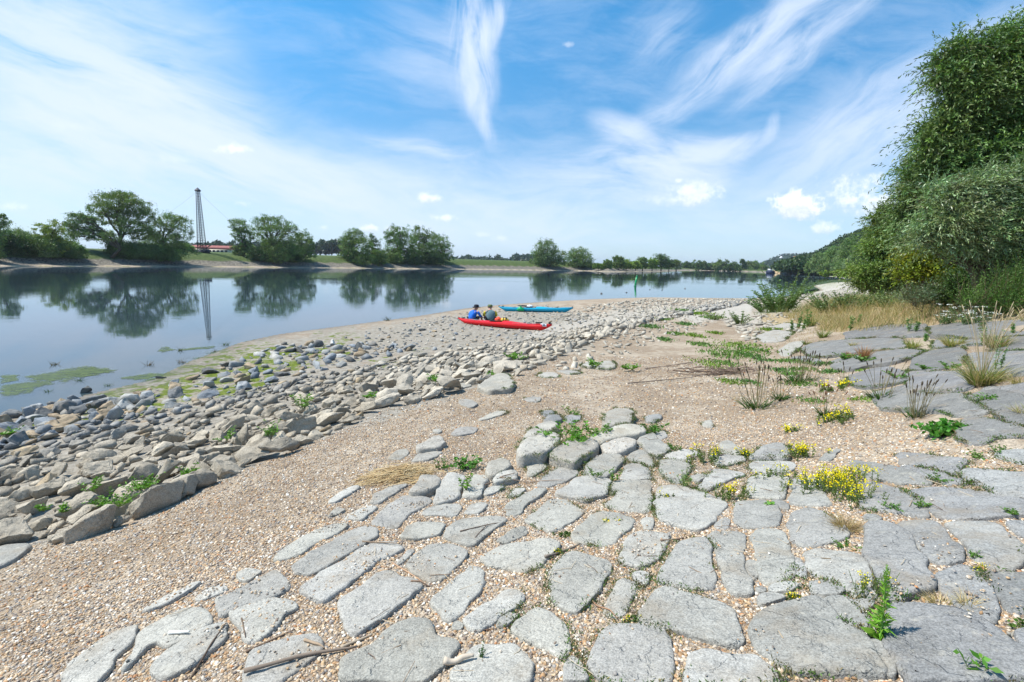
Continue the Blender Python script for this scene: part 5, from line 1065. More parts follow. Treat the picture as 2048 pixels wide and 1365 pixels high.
# ================================================================ algae and plants in the shallows
def algae_mat():
    m, t = new_mat('algae'); co = t.node('ShaderNodeNewGeometry').outputs['Position']; n = t.noise(co, 5, 6, .75); n2 = t.noise(t.vmath('MULTIPLY', co, (.5, 1, 1)), 1.3, 4, .6)
    c = t.mix(t.rng(n, .3, .7), (.03, .055, .014), (.11, .155, .03)); a = t.node('ShaderNodeAttribute', attribute_name='edge').outputs['Color']
    al = t.rng(t.math('ADD', t.node('ShaderNodeSeparateColor', {0: a}).outputs[0], t.math('ADD', t.math('MULTIPLY', t.math('SUBTRACT', n, .5), 2.2), t.math('MULTIPLY', t.math('SUBTRACT', n2, .5), 3.0))), .45, 1.05)
    out(t, t.node('ShaderNodeMixShader', {0: t.math('MULTIPLY', al, .72), 1: t.node('ShaderNodeBsdfTransparent').outputs[0], 2: princ(t, c, .6, bumpn(t, n, .6, .01), .4)}).outputs[0]); return m
MAT_ALG = algae_mat(); V, F, E = [], [], []
for polys in ([(130, 745), (180, 735), (220, 740), (160, 760)], [(60, 752), (150, 735), (215, 735), (200, 752), (120, 765)], [(0, 752), (30, 750), (34, 764), (0, 768)], [(0, 775), (60, 765), (110, 760), (40, 790), (0, 792)], [(195, 785), (260, 772), (300, 765), (270, 782), (220, 790)],
              [(245, 755), (310, 745), (330, 752), (270, 760)], [(390, 720), (450, 700), (560, 690), (600, 700), (520, 715), (440, 725)], [(400, 752), (470, 735), (520, 745), (470, 758), (410, 765)], [(350, 700), (440, 690), (430, 696), (360, 702)], [(490, 684), (520, 678), (515, 684)],
              [(300, 760), (340, 752), (470, 740), (400, 772), (320, 775)], [(1580, 590), (1640, 578), (1720, 561), (1735, 558), (1660, 560), (1600, 574)], [(285, 792), (360, 770), (440, 768), (340, 800)], [(310, 698), (330, 694), (350, 700), (330, 705)]):
    Wp = np.array([at_z(x, y, .006)[:2] for x, y in polys]); c = Wp.mean(0); Wp = c + (Wp - c) * 1.45; Rr = rough_outline(Wp, .5, .25, 3); k = len(V); n = len(Rr)
    V += [(x, y, .006) for x, y in Rr] + [(x, y, .007) for x, y in c + (Rr - c) * .55] + [(c[0], c[1], .008)]; E += [0] * n + [1] * (n + 1)
    for i in range(n): j = (i + 1) % n; F += [(k + i, k + j, k + n + j), (k + i, k + n + j, k + n + i), (k + n + i, k + n + j, k + 2 * n)]
o = mesh_np('algae_mats', V, np.array(F), MAT_ALG, vcols={'edge': np.array(E, float)[:, None] * np.ones(3)}); meta(o, 'green algae drifting in thin mats on the shallow water', 'algae', None, 'stuff')
for i, (x, y, h, lb) in enumerate(((110, 730, 14, 'dark bare water plant farthest left in the shallows'), (160, 762, 16, 'brown water plant in the middle of the left shallows'), (298, 731, 14, 'green water tuft left of the tower reflection'), (363, 726, 17, 'brown-tipped water tuft right of the green one'),
        (360, 702, 14, 'spidery water plant just above the brown-tipped tuft'), (96, 784, 10, 'lowest dark water plant near the left rocks'), (218, 772, 10, 'small water tuft close to the rocks'), (450, 690, 12, 'thin stems by the end of the tower reflection'), (125, 815, 14, 'green reedy weed at the shore rocks'), (430, 704, 9, 'small weed where the algae begins'),
        (775, 642, 14, 'lone dark weed on the far shore left of the red kayak'), (1400, 592, 8, 'dark tuft on the spit at the waterline'))):
    p = at_z(x, y, 0) if y > 640 and x < 700 else ground(x, y); m = p[1] / FPX; o = empty('water_weed', tuple(p)); meta(o, lb, 'water plant'); A = Acc(); n = 26
    D = np.stack([RNG.normal(0, .6, n), RNG.normal(0, .6, n), np.ones(n)], 1); blades(A, np.stack([RNG.normal(0, 3 * m, n), RNG.normal(0, 3 * m, n), np.full(n, -.02)], 1), D, h * m * RNG.uniform(.4, 1.1, n), 1.0 * m, jit(n, random.choice([(.07, .08, .03), (.13, .09, .04), (.06, .10, .03)]), .3), .6)
    A.build('stems', MAT_GRASS, o)
# ================================================================ trees
WIL = (.085, .125, .045); OAK = (.045, .080, .022); YGR = (.13, .175, .035); DRK = (.03, .055, .02); SIL = (.17, .215, .125)
def tree(label, depth, base, lobes, col, nleaf=7000, leaf=.34, name='willow_tree', cat='tree', group=None, ndepth=.75, trunk_w=None, ragged=.14, mat=None, asp=.6, clump=None, shrink=1.0, trunk=True, lean=None, bark=(.10, .08, .06), skirt=True):
    """base (px, py); lobes (px, py, rx, ry) in photograph pixels at the tree's distance; real depth and width"""
    if 130 < depth < 420 and group:
        if 'spit' in group: depth = float(np.interp(base[0], [1200, 1225, 1290, 1345, 1368], [275, 275, 320, 409, 499])) + 12
        elif 'right' not in group: depth = min(max(ground(base[0], base[1])[1], depth * .75), depth * 1.25)
    nleaf = int(nleaf * 2.3); leaf = leaf * .92; col = np.array(col) * (1.85, 1.85, 1.5)
    m = depth / FPX; b3 = at_y(base[0], base[1], depth); b3[2] = min(Hh(b3[0], b3[1]), b3[2] + 1.5) - .1; o = empty(name, tuple(b3)); meta(o, label, cat, group)
    if skirt and cat == 'tree' and depth < 420:
        x0 = min(l[0] - l[2] * .6 for l in lobes); x1 = max(l[0] + l[2] * .6 for l in lobes); yl = max(l[1] for l in lobes); yb = base[1] - 3; hgt = max(yb - yl, 4)
        lobes = list(lobes) + [(x0 + (x1 - x0) * f, yb - hgt * g, (x1 - x0) * .24, hgt * .5) for f, g in ((.02, .5), (.2, .42), (.4, .42), (.6, .42), (.8, .42), (.98, .5), (.5, .8))]
    L = []
    for lb in lobes:
        px, py, rx, ry = lb[:4]; dy = lb[4] if len(lb) > 4 else random.uniform(-.5, .5) * rx * m; c = at_y(px, py, depth); k = (depth + dy) / depth; c = (c - [0, 0, CZ]) * k + [0, 0, CZ] - b3
        L.append((c, np.array([rx * m, rx * m * ndepth, ry * m]) * 1.06))
    F = Acc(); wt = np.array([l[1][0] * l[1][2] for l in L]); wt = wt / wt.sum()
    for (c, r), w in zip(L, wt):
        n = int(nleaf * w); nc = max(5, int(n / 34)); q = unit(nc); rad = RNG.uniform(.42, 1.0, nc) ** .6; rad *= 1 + RNG.normal(0, ragged, nc); q[:, 2] = np.where(q[:, 2] < -.8, -q[:, 2] * .6, q[:, 2]); cc = c + q * rad[:, None] * r
        cr = (clump or .30) * 1.15 * (r.mean()) * RNG.uniform(.5, 1.2, nc); ci = RNG.integers(0, nc, n); P = cc[ci] + RNG.normal(0, 1, (n, 3)) * cr[ci][:, None] * np.array([.55, .55, .42]); P[:, 2] = np.maximum(P[:, 2], .05)
        D = unit(n) + q[ci] * .5; D[:, 2] -= .15; tin = jit(nc, col, .16, .06)[ci] * (1 + RNG.normal(0, .16, (n, 1)))
        leaf_quads(F, P, D, leaf * RNG.uniform(.6, 1.2, n), leaf * asp, np.clip(tin, .004, .6))
    F.build('crown', mat or MAT_LEAF, o)
    if trunk:
        A = Acc(); H_ = max(c[2] + r[2] for c, r in L); tw = trunk_w or .035 * H_; fork = np.array([0, 0, H_ * .22]) if lean is None else np.array(lean)
        tube(A, [[0, 0, -.3], fork * .5 + [0, 0, 0], fork], [tw * 1.25, tw, tw * .85], 8, bark)
        for c, r in L:
            t = np.linspace(0, 1, 6); P = fork + np.outer(t, c - fork) + np.outer(np.sin(t * pi), [0, 0, .08 * H_]); P[0] = fork; P += RNG.normal(0, .02 * H_, P.shape) * (t[:, None] * (1 - t[:, None]) * 3)
            tube(A, P, tw * .6 * (1 - t * .75), 6, bark, False)
            for k in range(5):
                i = random.randint(2, 4); e = c + unit(1)[0] * r * .85; Q = P[i] + np.outer(np.linspace(0, 1, 4), e - P[i]); Q[1:-1] += RNG.normal(0, .03 * H_, (2, 3)); tube(A, Q, tw * np.array([.24, .17, .1, .04]), 4, bark, False)
        A.build('trunk', MAT_BARK, o, sm=True)
    return o
z1 = lambda *a: [(x / 2.926, 340 + y / 2.926, rx / 2.926, ry / 2.926) for x, y, rx, ry in a]
z2 = lambda *a: [(640 + x / 2.695, 400 + y / 2.695, rx / 2.695, ry / 2.695) for x, y, rx, ry in a]
GF = 'trees on the far bank'
# --- first group on the far bank, around the tallest spreading tree
tree('tree cut by the left edge of the photo on the far bank', 136, (-12, 522), z1((-30, 330, 62, 70), (-20, 420, 40, 50), (-10, 290, 34, 40)), WIL, 3500, .4, group=GF)
tree('tallest spreading willow on the far bank, with an open forked crown', 146, (252, 508), z1((680, 185, 120, 48), (590, 225, 75, 40), (790, 225, 95, 48), (840, 270, 60, 40), (640, 290, 80, 40), (720, 160, 70, 30), (770, 330, 95, 45), (700, 250, 60, 40), (830, 380, 80, 45)), (.08, .115, .03), 12000, .40, group=GF, clump=.2, trunk_w=.45, lean=(-1.2, 0, 4.0), skirt=False)
tree('round-topped willow just left of the lattice tower', 150, (322, 512), z1((990, 300, 80, 45), (1050, 320, 60, 45), (940, 340, 60, 50), (1070, 380, 62, 40), (980, 410, 90, 50), (890, 420, 70, 50), (1010, 460, 80, 40)), WIL, 9000, .40, group=GF, clump=.22)
tree('leaning willow left of the tallest tree on the far bank', 148, (222, 515), z1((450, 285, 60, 36), (410, 340, 45, 40), (500, 330, 60, 40), (560, 370, 60, 36), (470, 390, 70, 30), (640, 400, 60, 36), (520, 290, 34, 24)), (.075, .115, .045), 6500, .38, group=GF, clump=.22, lean=(3.0, 0, 2.6), skirt=False)
tree('yellowish flat-topped tree rising above the far left bushes', 146, (95, 512), z1((290, 315, 70, 22), (250, 345, 55, 26), (330, 345, 55, 28), (290, 380, 70, 30)), (.12, .15, .025), 4000, .36, group=GF, clump=.2)
for i, (x, y, rx, ry, c, lb) in enumerate(((100, 395, 70, 42, WIL, 'bush below the yellowish tree, farthest left'), (40, 430, 60, 50, DRK, 'dark bush at the left picture edge'), (160, 440, 80, 46, OAK, 'dark bush right of the farthest left one'), (240, 450, 80, 50, (.07, .1, .035), 'broad bush under the yellowish tree'),
        (340, 455, 80, 46, WIL, 'bush under the leaning willow'), (420, 470, 60, 36, (.06, .1, .03), 'low bush right under the leaning trunk'), (800, 470, 80, 40, (.08, .125, .05), 'round bush hiding the foot of the tallest tree'), (890, 480, 60, 38, (.07, .11, .04), 'bush right of the foot of the tallest tree'), (700, 460, 60, 38, OAK, 'bush left of the foot of the tallest tree'), (970, 490, 70, 36, (.06, .1, .03), 'dark low bush left of the lattice tower'), (1080, 455, 40, 18, (.09, .14, .04), 'small bush beside the red-roofed house'))):
    tree(lb + ' on the far bank', 140 + (i % 3), (x / 2.926, 342 + (y + ry) / 2.926), z1((x - rx * .45, y + 6, rx * .85, ry * 1.15), (x + rx * .45, y + 10, rx * .85, ry * 1.1), (x, y - ry * .2, rx * .8, ry)), c, 5200, .36, 'bush', 'bush', 'bushes on the far bank', trunk=True, trunk_w=.12, clump=.3)
# --- second group
tree('small willow leaning left at the near end of the second tree group', 184, (488, 512), z1((1400, 330, 50, 42), (1430, 385, 50, 50), (1390, 370, 34, 34), (1440, 440, 30, 34)), WIL, 5000, .42, group=GF, clump=.26)
tree('large round willow in the middle of the second tree group', 187, (545, 520), z1((1570, 320, 80, 50), (1650, 325, 70, 46), (1510, 370, 60, 50), (1690, 370, 60, 50), (1590, 380, 90, 55), (1540, 300, 50, 32), (1620, 440, 90, 50)), (.075, .115, .035), 11000, .42, group=GF, clump=.22)
tree('pale round shrub in front of the large round willow', 180, (548, 528), z1((1600, 455, 62, 58), (1560, 480, 45, 40), (1640, 480, 50, 42)), (.095, .135, .05), 5000, .40, group=GF, clump=.26)
tree('willow at the right end of the second tree group', 188, (600, 520), z1((1780, 395, 40, 38), (1750, 430, 60, 46), (1810, 440, 34, 46), (1770, 480, 70, 34)), WIL, 5000, .42, group=GF, clump=.24)
for x, y, rx, ry, lb in ((1500, 500, 50, 30, 'dark bush at the left foot of the second group'), (1700, 510, 70, 26, 'dark low bush at the right foot of the second group')):
    tree(lb, 184, (x / 2.926, 340 + (y + ry) / 2.926), z1((x, y, rx, ry), (x + 20, y + 4, rx * .7, ry * .8)), DRK, 2200, .4, 'bush', 'bush', 'bushes on the far bank', trunk_w=.12)
# --- third group
tree('leftmost willow of the third tree group', 224, (706, 520), z2((190, 200, 50, 36), (150, 230, 45, 45), (215, 250, 60, 50), (160, 290, 50, 36)), WIL, 6500, .5, group=GF, clump=.24)
tree('tall willow in the middle of the third tree group', 232, (800, 522), z2((430, 170, 55, 34), (390, 210, 50, 40), (470, 220, 60, 50), (430, 260, 75, 50), (400, 200, 50, 40)), (.075, .12, .035), 8000, .5, group=GF, clump=.22)
tree('pointed willow right of the tall one in the third tree group', 232, (838, 522), z2((540, 180, 45, 36), (530, 230, 60, 48), (590, 220, 55, 50), (570, 280, 70, 46)), WIL, 7500, .5, group=GF, clump=.22)
tree('willow ending the third tree group on the right', 228, (885, 524), z2((640, 225, 50, 36), (680, 270, 38, 42), (650, 300, 50, 40), (620, 270, 50, 40)), (.085, .13, .05), 5500, .5, group=GF, clump=.24)
tree('slim spiky tree between the first two willows of the third group', 228, (745, 520), z2((285, 215, 22, 28), (285, 260, 40, 40), (300, 300, 45, 34)), OAK, 3000, .48, group=GF, clump=.26)
for x, y, rx, ry, lb in ((230, 320, 80, 36, 'bush below the leftmost willow of the third group'), (320, 315, 50, 40, 'round bush in the third group'), (405, 315, 46, 28, 'pale bush in front of the tall third-group willow'), (600, 325, 80, 30, 'dark bush below the pointed willow'), (490, 325, 60, 26, 'dark bush under the tall third-group willow')):
    tree(lb, 220, (640 + x / 2.695, 400 + (y + ry) / 2.695), z2((x - rx * .3, y, rx * .6, ry), (x + rx * .3, y + 3, rx * .6, ry * .9)), (.07, .11, .035) if 'dark' not in lb else DRK, 2600, .46, 'bush', 'bush', 'bushes on the far bank', trunk_w=.12)
# --- further right along the far bank
tree('domed silvery willow standing apart on the right of the far bank', 292, (1097, 534), z2((1225, 255, 55, 36), (1200, 290, 60, 40), (1270, 300, 55, 42), (1230, 320, 80, 36), (1180, 315, 34, 34)), (.085, .12, .055), 8000, .62, group=GF, clump=.24)
tree('small bright bush beside the domed willow', 286, (1080, 537), z2((1187, 338, 28, 22), (1175, 345, 20, 16)), (.10, .17, .03), 1400, .5, 'bush', 'bush', trunk_w=.1)
tree('round willow right of the domed silvery one', 296, (1157, 535), z2((1395, 295, 55, 34), (1370, 320, 48, 34), (1425, 325, 48, 34), (1395, 345, 60, 22)), (.08, .12, .045), 6000, .62, group=GF, clump=.24)
for i, (x, y, rx, ry, dp, c, lb) in enumerate(((1550, 346, 24, 20, 300, WIL, 'small round grey tree left of the bright bushes'), (1610, 335, 40, 32, 320, (.075, .11, .04), 'willow behind the bright bushes on the stone spit'), (1650, 350, 44, 26, 315, YGR, 'bright yellow-green bush on the stone spit'), (1700, 352, 34, 22, 330, YGR, 'bright bush right of the other bright one'), (1738, 338, 30, 30, 345, WIL, 'slender grey willow in the middle of the stone spit'),
        (1790, 345, 36, 28, 360, (.11, .16, .035), 'light green bush before the dark round tree'), (1838, 322, 50, 30, 380, OAK, 'dark round broad-leaved tree on the stone spit'), (1880, 345, 34, 26, 390, (.05, .085, .03), 'dark tree right of the dark round one'), (1920, 350, 34, 26, 400, (.085, .12, .045), 'last grey-green tree of the stone spit'), (1500, 358, 30, 12, 300, (.08, .13, .035), 'low green bush left of the spit'))):
    tree(lb, dp, (640 + x / 2.695, 540.5), z2((x - rx * .3, y, rx * .6, ry * .9), (x + rx * .3, y + 2, rx * .62, ry * .9), (x, y - ry * .25, rx * .5, ry * .75)), c, 3200, .7, 'tree', 'tree', 'trees of the stone spit', clump=.26)
# --- distant row of trees closing the river
k = 0
for x in np.arange(1372, 1534, 8.6):
    h = random.uniform(8, 13) + (3 if 1430 < x < 1450 or 1480 < x < 1500 else 0); r = random.uniform(5, 8); yb = 540.5 + (x - 1372) * .02; dp = random.uniform(595, 625); k += 1
    tree('%s grey-green tree of the distant row closing the river, number fits none other' % 'x' if False else '%s distant tree of the row closing the river, %s from its left end' % (('low', 'taller')[h > 11.5], (ORD[k - 1].strip() or 'first') if k - 1 < len(ORD) else 'far'), dp, (x, yb), [(x, yb - h * .75, r, h * .8), (x + 3, yb - h * .5, r * .8, h * .6)], random.choice([WIL, OAK, (.06, .09, .04)]), 900, 1.5, 'tree', 'tree', 'distant trees closing the river', trunk_w=.3)
# --- dark distant woods behind the far bank (one mass)
A = Acc()
def wood(x0, x1, ytop, ybot, dp, n, col, size):
    X = RNG.uniform(x0, x1, n); f = RNG.uniform(0, 1, n) ** .7; top = ytop + vnoise(X, X * 0, .09, 81) * 4 + vnoise(X, X * 0, .3, 82) * 2
    Y = ybot + (top - ybot) * f; D_ = dp * RNG.uniform(.97, 1.06, n); d = np.array([pray(a, b) for a, b in zip(X, Y)]); P = d / d[:, 1:2] * D_[:, None] + [0, 0, CZ]
    leaf_quads(A, P, unit(n), size * RNG.uniform(.5, 1.3, n), size * .6, jit(n, col, .25))
wood(345, 700, 489, 506, 620, 9000, (.035, .06, .03), 5.0); wood(900, 1075, 517, 524, 900, 2500, (.04, .07, .04), 6); wood(1025, 1070, 513, 523, 950, 1200, (.035, .06, .035), 5)
wood(1210, 1250, 527, 533, 700, 500, (.04, .065, .035), 4); wood(640, 700, 486, 500, 600, 2600, (.03, .055, .028), 4.5)
o = A.build('distant_wood', MAT_LEAF); meta(o, 'dark distant woods on the plain behind the far bank', 'wood', None, 'stuff')
# --- wooded hill on the right and blue hill far behind
def hill(name, prof, depth, back, zb, mat, seed):
    """ridge given by photograph pixels at a real distance"""
    T_ = np.array([at_y(x, y, depth) for x, y in prof]); xs = np.linspace(T_[0, 0], T_[-1, 0], 90); zs = np.interp(xs, T_[:, 0], T_[:, 2]); sl = np.linspace(0, 1, 26)
    X = np.repeat(xs[:, None], 26, 1); Y = depth - back * .55 + sl[None] * back * 1.3 + 0 * X; X = X * Y / depth; prof_ = np.sin(np.clip(sl / .55, 0, 1) * pi / 2) ** 1.2 * (1 - smooth(sl, .6, 1.0) * .9)
    Z = zb + (zs[:, None] - zb) * prof_[None] + vnoise(X, Y, .03, seed) * (zs[:, None] - zb) * .06; V = np.stack([X, Y, Z], -1); i, j = np.meshgrid(np.arange(89), np.arange(25), indexing='ij')
    F = np.stack([i * 26 + j, (i + 1) * 26 + j, (i + 1) * 26 + j + 1, i * 26 + j + 1], -1).reshape(-1, 4); o = mesh_np(name, V.reshape(-1, 3), F, mat, smooth_=True); meta(o, kind='structure'); return V
MAT_HILL = simple_mat('hill_earth', (.035, .055, .022), .95, .02)
Vn = hill('hill', [(1560, 540), (1610, 522), (1640, 514), (1665, 498), (1690, 480), (1720, 467), (1750, 460), (1790, 452), (1850, 440), (1950, 425), (2100, 410)], 430, 220, 4, MAT_HILL, 3)
Vf = hill('far_hill', [(1525, 540), (1540, 530), (1555, 523), (1570, 519), (1600, 518), (1630, 519), (1680, 518), (1760, 516), (1850, 514)], 1900, 700, 5, MAT_HILL, 5)
A = Acc()
def forest(V, n, size, col, seed):
    m_ = V.shape[1] * .62; ii = RNG.integers(0, V.shape[0] - 1, n); jj = RNG.integers(0, int(m_), n); f = RNG.uniform(0, 1, n)[:, None]; g_ = RNG.uniform(0, 1, n)[:, None]
    C = V[ii, jj] * (1 - f) + V[ii + 1, jj] * f + (V[ii, jj + 1] - V[ii, jj]) * g_; ct = jit(n, col, .22, .09); k = 26
    q = unit(n * k); q[:, 2] = np.abs(q[:, 2]); P = np.repeat(C, k, 0) + q * size * RNG.uniform(.6, 1.15, (n * k, 1)) * np.repeat(RNG.uniform(.6, 1.25, n), k)[:, None]; D = unit(n * k) + q * .6
    leaf_quads(A, P, D, size * .42, size * .34, np.repeat(ct, k, 0) * (1 + RNG.normal(0, .14, (n * k, 1))))
forest(Vn, 6500, 4.6, (.045, .08, .025), 1); forest(Vf, 2200, 17, (.04, .07, .03), 2)
o = A.build('hill_forest', MAT_LEAF); meta(o, 'deciduous forest covering the hill on the right and the blue hill behind', 'forest', None, 'stuff')
# --- row of grey-green bushes along the right bank, nearest ones largest
for i, (x, y, rx, ry, dp, c, lb) in enumerate(((1575, 538, 8, 6, 400, OAK, 'dark small bush at the sand heaps'), (1590, 534, 12, 10, 390, DRK, 'dark tree behind the barge'), (1598, 538, 10, 9, 360, WIL, 'small grey bush'), (1612, 533, 14, 13, 320, (.085, .125, .05), 'grey-green bush'), (1626, 536, 14, 13, 300, WIL, 'round grey bush'), (1640, 526, 18, 20, 270, (.09, .13, .055), 'tall grey-green bush'),
        (1655, 533, 17, 20, 250, (.075, .11, .045), 'dull green bush'), (1668, 522, 20, 26, 230, (.09, .135, .05), 'large rounded bush'), (1684, 531, 18, 24, 205, (.10, .14, .07), 'silvery bush'), (1700, 512, 24, 34, 180, (.075, .115, .04), 'big mid-green bush'), (1706, 536, 18, 20, 165, (.12, .155, .095), 'pale silver willow bush'), (1650, 548, 8, 5, 240, YGR, 'tiny bright bush'), (1722, 520, 20, 34, 150, (.07, .11, .035), 'dark green bush'),
        (1678, 547, 10, 6, 190, (.11, .14, .04), 'low yellowish bush'))):
    tree('%s of the right bank row, %sfrom the barge' % (lb, (ORD[i] or 'first ')), dp, (x, y + ry), [(x - rx * .35, y, rx * .65, ry * .95), (x + rx * .4, y + 2, rx * .62, ry * .85), (x, y - ry * .2, rx * .7, ry * .85)], c, 3600, .0021 * dp + .06, 'bush', 'bush', 'bushes along the right bank', trunk_w=.15, clump=.22, ragged=.2)
# ---------------------------------------------------------------- the big willows near the camera on the right
def willow_near(label, depth, base, lobes, col, ntwig, nl, leaf_l, leaf_w, droop=.5, out_=1.0, mat=None, name='willow_tree', cat='tree', arms=None, rad_lo=.35, twig=(.35, .9), trunk_w=.22, fill=0):
    m = depth / FPX; b3 = at_y(base[0], base[1], depth); b3[2] = Hh(b3[0], b3[1]) - .1; o = empty(name, tuple(b3)); meta(o, label, cat)
    L = []
    for lb in lobes:
        px, py, rx, ry = lb[:4]; dy = lb[4] if len(lb) > 4 else 0; c = at_y(px, py, depth); k = (depth + dy) / depth; c = (c - [0, 0, CZ]) * k + [0, 0, CZ] - b3; L.append((c, np.array([rx * m, rx * m * .8, ry * m]) * k))
    L0 = L; L = []
    for c, r in L0:
        k = 9 if r[0] > .6 else 4; q = unit(k); q[:, 1] = np.where(RNG.random(k) < .65, -np.abs(q[:, 1]), q[:, 1])
        for v in q: L.append((c + v * r * random.uniform(.5, .85), r * random.uniform(.28, .52)))
    F, A = Acc(), Acc(); wt = np.array([l[1][0] * l[1][2] for l in L]); wt /= wt.sum()
    for (c, r), w in zip(L, wt):
        lc = np.array(col) * random.uniform(.72, 1.25) * np.array([random.uniform(.9, 1.15), 1, random.uniform(.8, 1.1)]); n = int(ntwig * w); q = unit(n); q[:, 1] = np.where(RNG.random(n) < .72, -np.abs(q[:, 1]), q[:, 1]); S = c + q * r * (RNG.uniform(rad_lo, 1.02, n) ** .6)[:, None]
        d0 = q * np.array([1, 1, .6]) * out_ + np.array([0, 0, .5]) + RNG.normal(0, .3, (n, 3)); d0 /= np.linalg.norm(d0, axis=1)[:, None]; TL = RNG.uniform(*twig, n); ct = jit(n, lc, .2, .07); dr = droop * RNG.uniform(.5, 1.4, n)
        t = np.linspace(0, 1, nl)[None, :, None]; P = S[:, None] + d0[:, None] * (TL[:, None, None] * t) - np.array([0, 0, 1]) * (TL * dr)[:, None, None] * t * t
        T_ = d0[:, None] - 2 * np.array([0, 0, 1]) * dr[:, None, None] * t; T_ /= np.linalg.norm(T_, axis=2)[..., None]; D = T_ + RNG.normal(0, .55, T_.shape)
        P, D = P.reshape(-1, 3), D.reshape(-1, 3); P[:, 2] = np.maximum(P[:, 2], .02); leaf_quads(F, P, D, leaf_l * RNG.uniform(.6, 1.15, len(P)), leaf_w, np.clip(np.repeat(ct, nl, 0) * (1 + RNG.normal(0, .15, (len(P), 1))), .004, .6), .1)
        for i in RNG.choice(n, min(n, int(120 * w) + 2), False):
            Q = P.reshape(n, nl, 3)[i]; tube(A, Q, np.linspace(.009, .003, nl), 4, (.16, .12, .07), False)
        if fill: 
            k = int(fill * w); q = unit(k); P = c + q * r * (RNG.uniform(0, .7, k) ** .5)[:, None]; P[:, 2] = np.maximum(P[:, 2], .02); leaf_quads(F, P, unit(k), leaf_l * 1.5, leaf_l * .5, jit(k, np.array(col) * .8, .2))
    F.build('crown', mat or MAT_LEAF, o); bark = (.13, .10, .075); H_ = max(c[2] for c, r in L)
    for c, r in L0:
        t = np.linspace(0, 1, 8); P = np.outer(t, c) + np.outer(np.sin(t * pi), [0, 0, .12 * H_]) + RNG.normal(0, .06, (8, 3)) * (t * (1 - t) * 4)[:, None]; P[0] = [random.uniform(-.15, .15), 0, -.2]
        tube(A, P, np.linspace(trunk_w, trunk_w * .16, 8) * random.uniform(.6, 1), 7, bark, False)
        for k in range(9):
            i = random.randint(2, 6); e = c + unit(1)[0] * r * random.uniform(.5, .95); t5 = np.linspace(0, 1, 5)[:, None]; Q = P[i] + t5 * (e - P[i]); Q[1:-1] += RNG.normal(0, .08, (3, 3)); tube(A, Q, np.linspace(trunk_w * .2, .006, 5), 5, bark, False)
    A.build('trunk', MAT_BARK, o, sm=True); return o
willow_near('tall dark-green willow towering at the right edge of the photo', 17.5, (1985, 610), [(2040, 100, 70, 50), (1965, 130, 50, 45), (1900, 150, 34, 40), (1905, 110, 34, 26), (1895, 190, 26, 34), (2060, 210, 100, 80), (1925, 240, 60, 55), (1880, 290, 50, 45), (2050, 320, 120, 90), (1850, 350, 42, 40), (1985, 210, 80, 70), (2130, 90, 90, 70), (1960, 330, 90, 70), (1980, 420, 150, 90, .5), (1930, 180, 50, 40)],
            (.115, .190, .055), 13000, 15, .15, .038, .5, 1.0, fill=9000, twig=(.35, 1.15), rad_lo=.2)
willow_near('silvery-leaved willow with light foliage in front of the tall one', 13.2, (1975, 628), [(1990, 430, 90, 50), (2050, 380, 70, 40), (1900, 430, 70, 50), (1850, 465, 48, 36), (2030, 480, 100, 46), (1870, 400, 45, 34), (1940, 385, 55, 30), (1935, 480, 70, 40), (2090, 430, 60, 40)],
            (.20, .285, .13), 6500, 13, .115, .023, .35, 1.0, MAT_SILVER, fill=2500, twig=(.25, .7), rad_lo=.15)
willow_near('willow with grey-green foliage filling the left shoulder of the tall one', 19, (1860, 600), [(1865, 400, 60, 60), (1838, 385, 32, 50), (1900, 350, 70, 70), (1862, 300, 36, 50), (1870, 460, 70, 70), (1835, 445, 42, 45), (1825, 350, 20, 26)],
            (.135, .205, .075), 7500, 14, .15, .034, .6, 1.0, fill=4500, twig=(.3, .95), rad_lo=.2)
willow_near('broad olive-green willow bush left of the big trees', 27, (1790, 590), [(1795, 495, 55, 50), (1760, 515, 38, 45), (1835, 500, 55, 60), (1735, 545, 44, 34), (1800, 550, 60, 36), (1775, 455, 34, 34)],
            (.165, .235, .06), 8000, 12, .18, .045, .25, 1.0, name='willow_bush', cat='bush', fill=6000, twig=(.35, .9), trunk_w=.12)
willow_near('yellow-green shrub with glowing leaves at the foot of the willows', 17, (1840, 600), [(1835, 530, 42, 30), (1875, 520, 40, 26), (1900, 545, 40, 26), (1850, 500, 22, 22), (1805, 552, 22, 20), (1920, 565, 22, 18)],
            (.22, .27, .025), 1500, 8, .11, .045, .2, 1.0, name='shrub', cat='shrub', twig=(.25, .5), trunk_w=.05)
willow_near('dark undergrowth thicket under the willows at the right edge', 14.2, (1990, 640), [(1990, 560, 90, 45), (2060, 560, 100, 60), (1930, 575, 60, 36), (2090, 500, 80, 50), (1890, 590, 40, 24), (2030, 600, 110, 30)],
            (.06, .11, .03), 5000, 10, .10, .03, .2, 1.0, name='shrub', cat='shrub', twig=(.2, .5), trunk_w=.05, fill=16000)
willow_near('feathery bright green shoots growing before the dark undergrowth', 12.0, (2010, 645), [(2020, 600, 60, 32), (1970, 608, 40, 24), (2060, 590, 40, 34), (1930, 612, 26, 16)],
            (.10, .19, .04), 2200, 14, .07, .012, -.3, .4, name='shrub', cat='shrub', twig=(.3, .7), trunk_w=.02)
willow_near('small blue-grey willow shoots left of the dark undergrowth', 14.5, (1850, 622), [(1850, 590, 50, 22), (1900, 580, 26, 18), (1820, 598, 30, 14)], (.13, .19, .10), 700, 12, .075, .016, -.1, .6, MAT_SILVER, name='shrub', cat='shrub', twig=(.2, .45), trunk_w=.02)
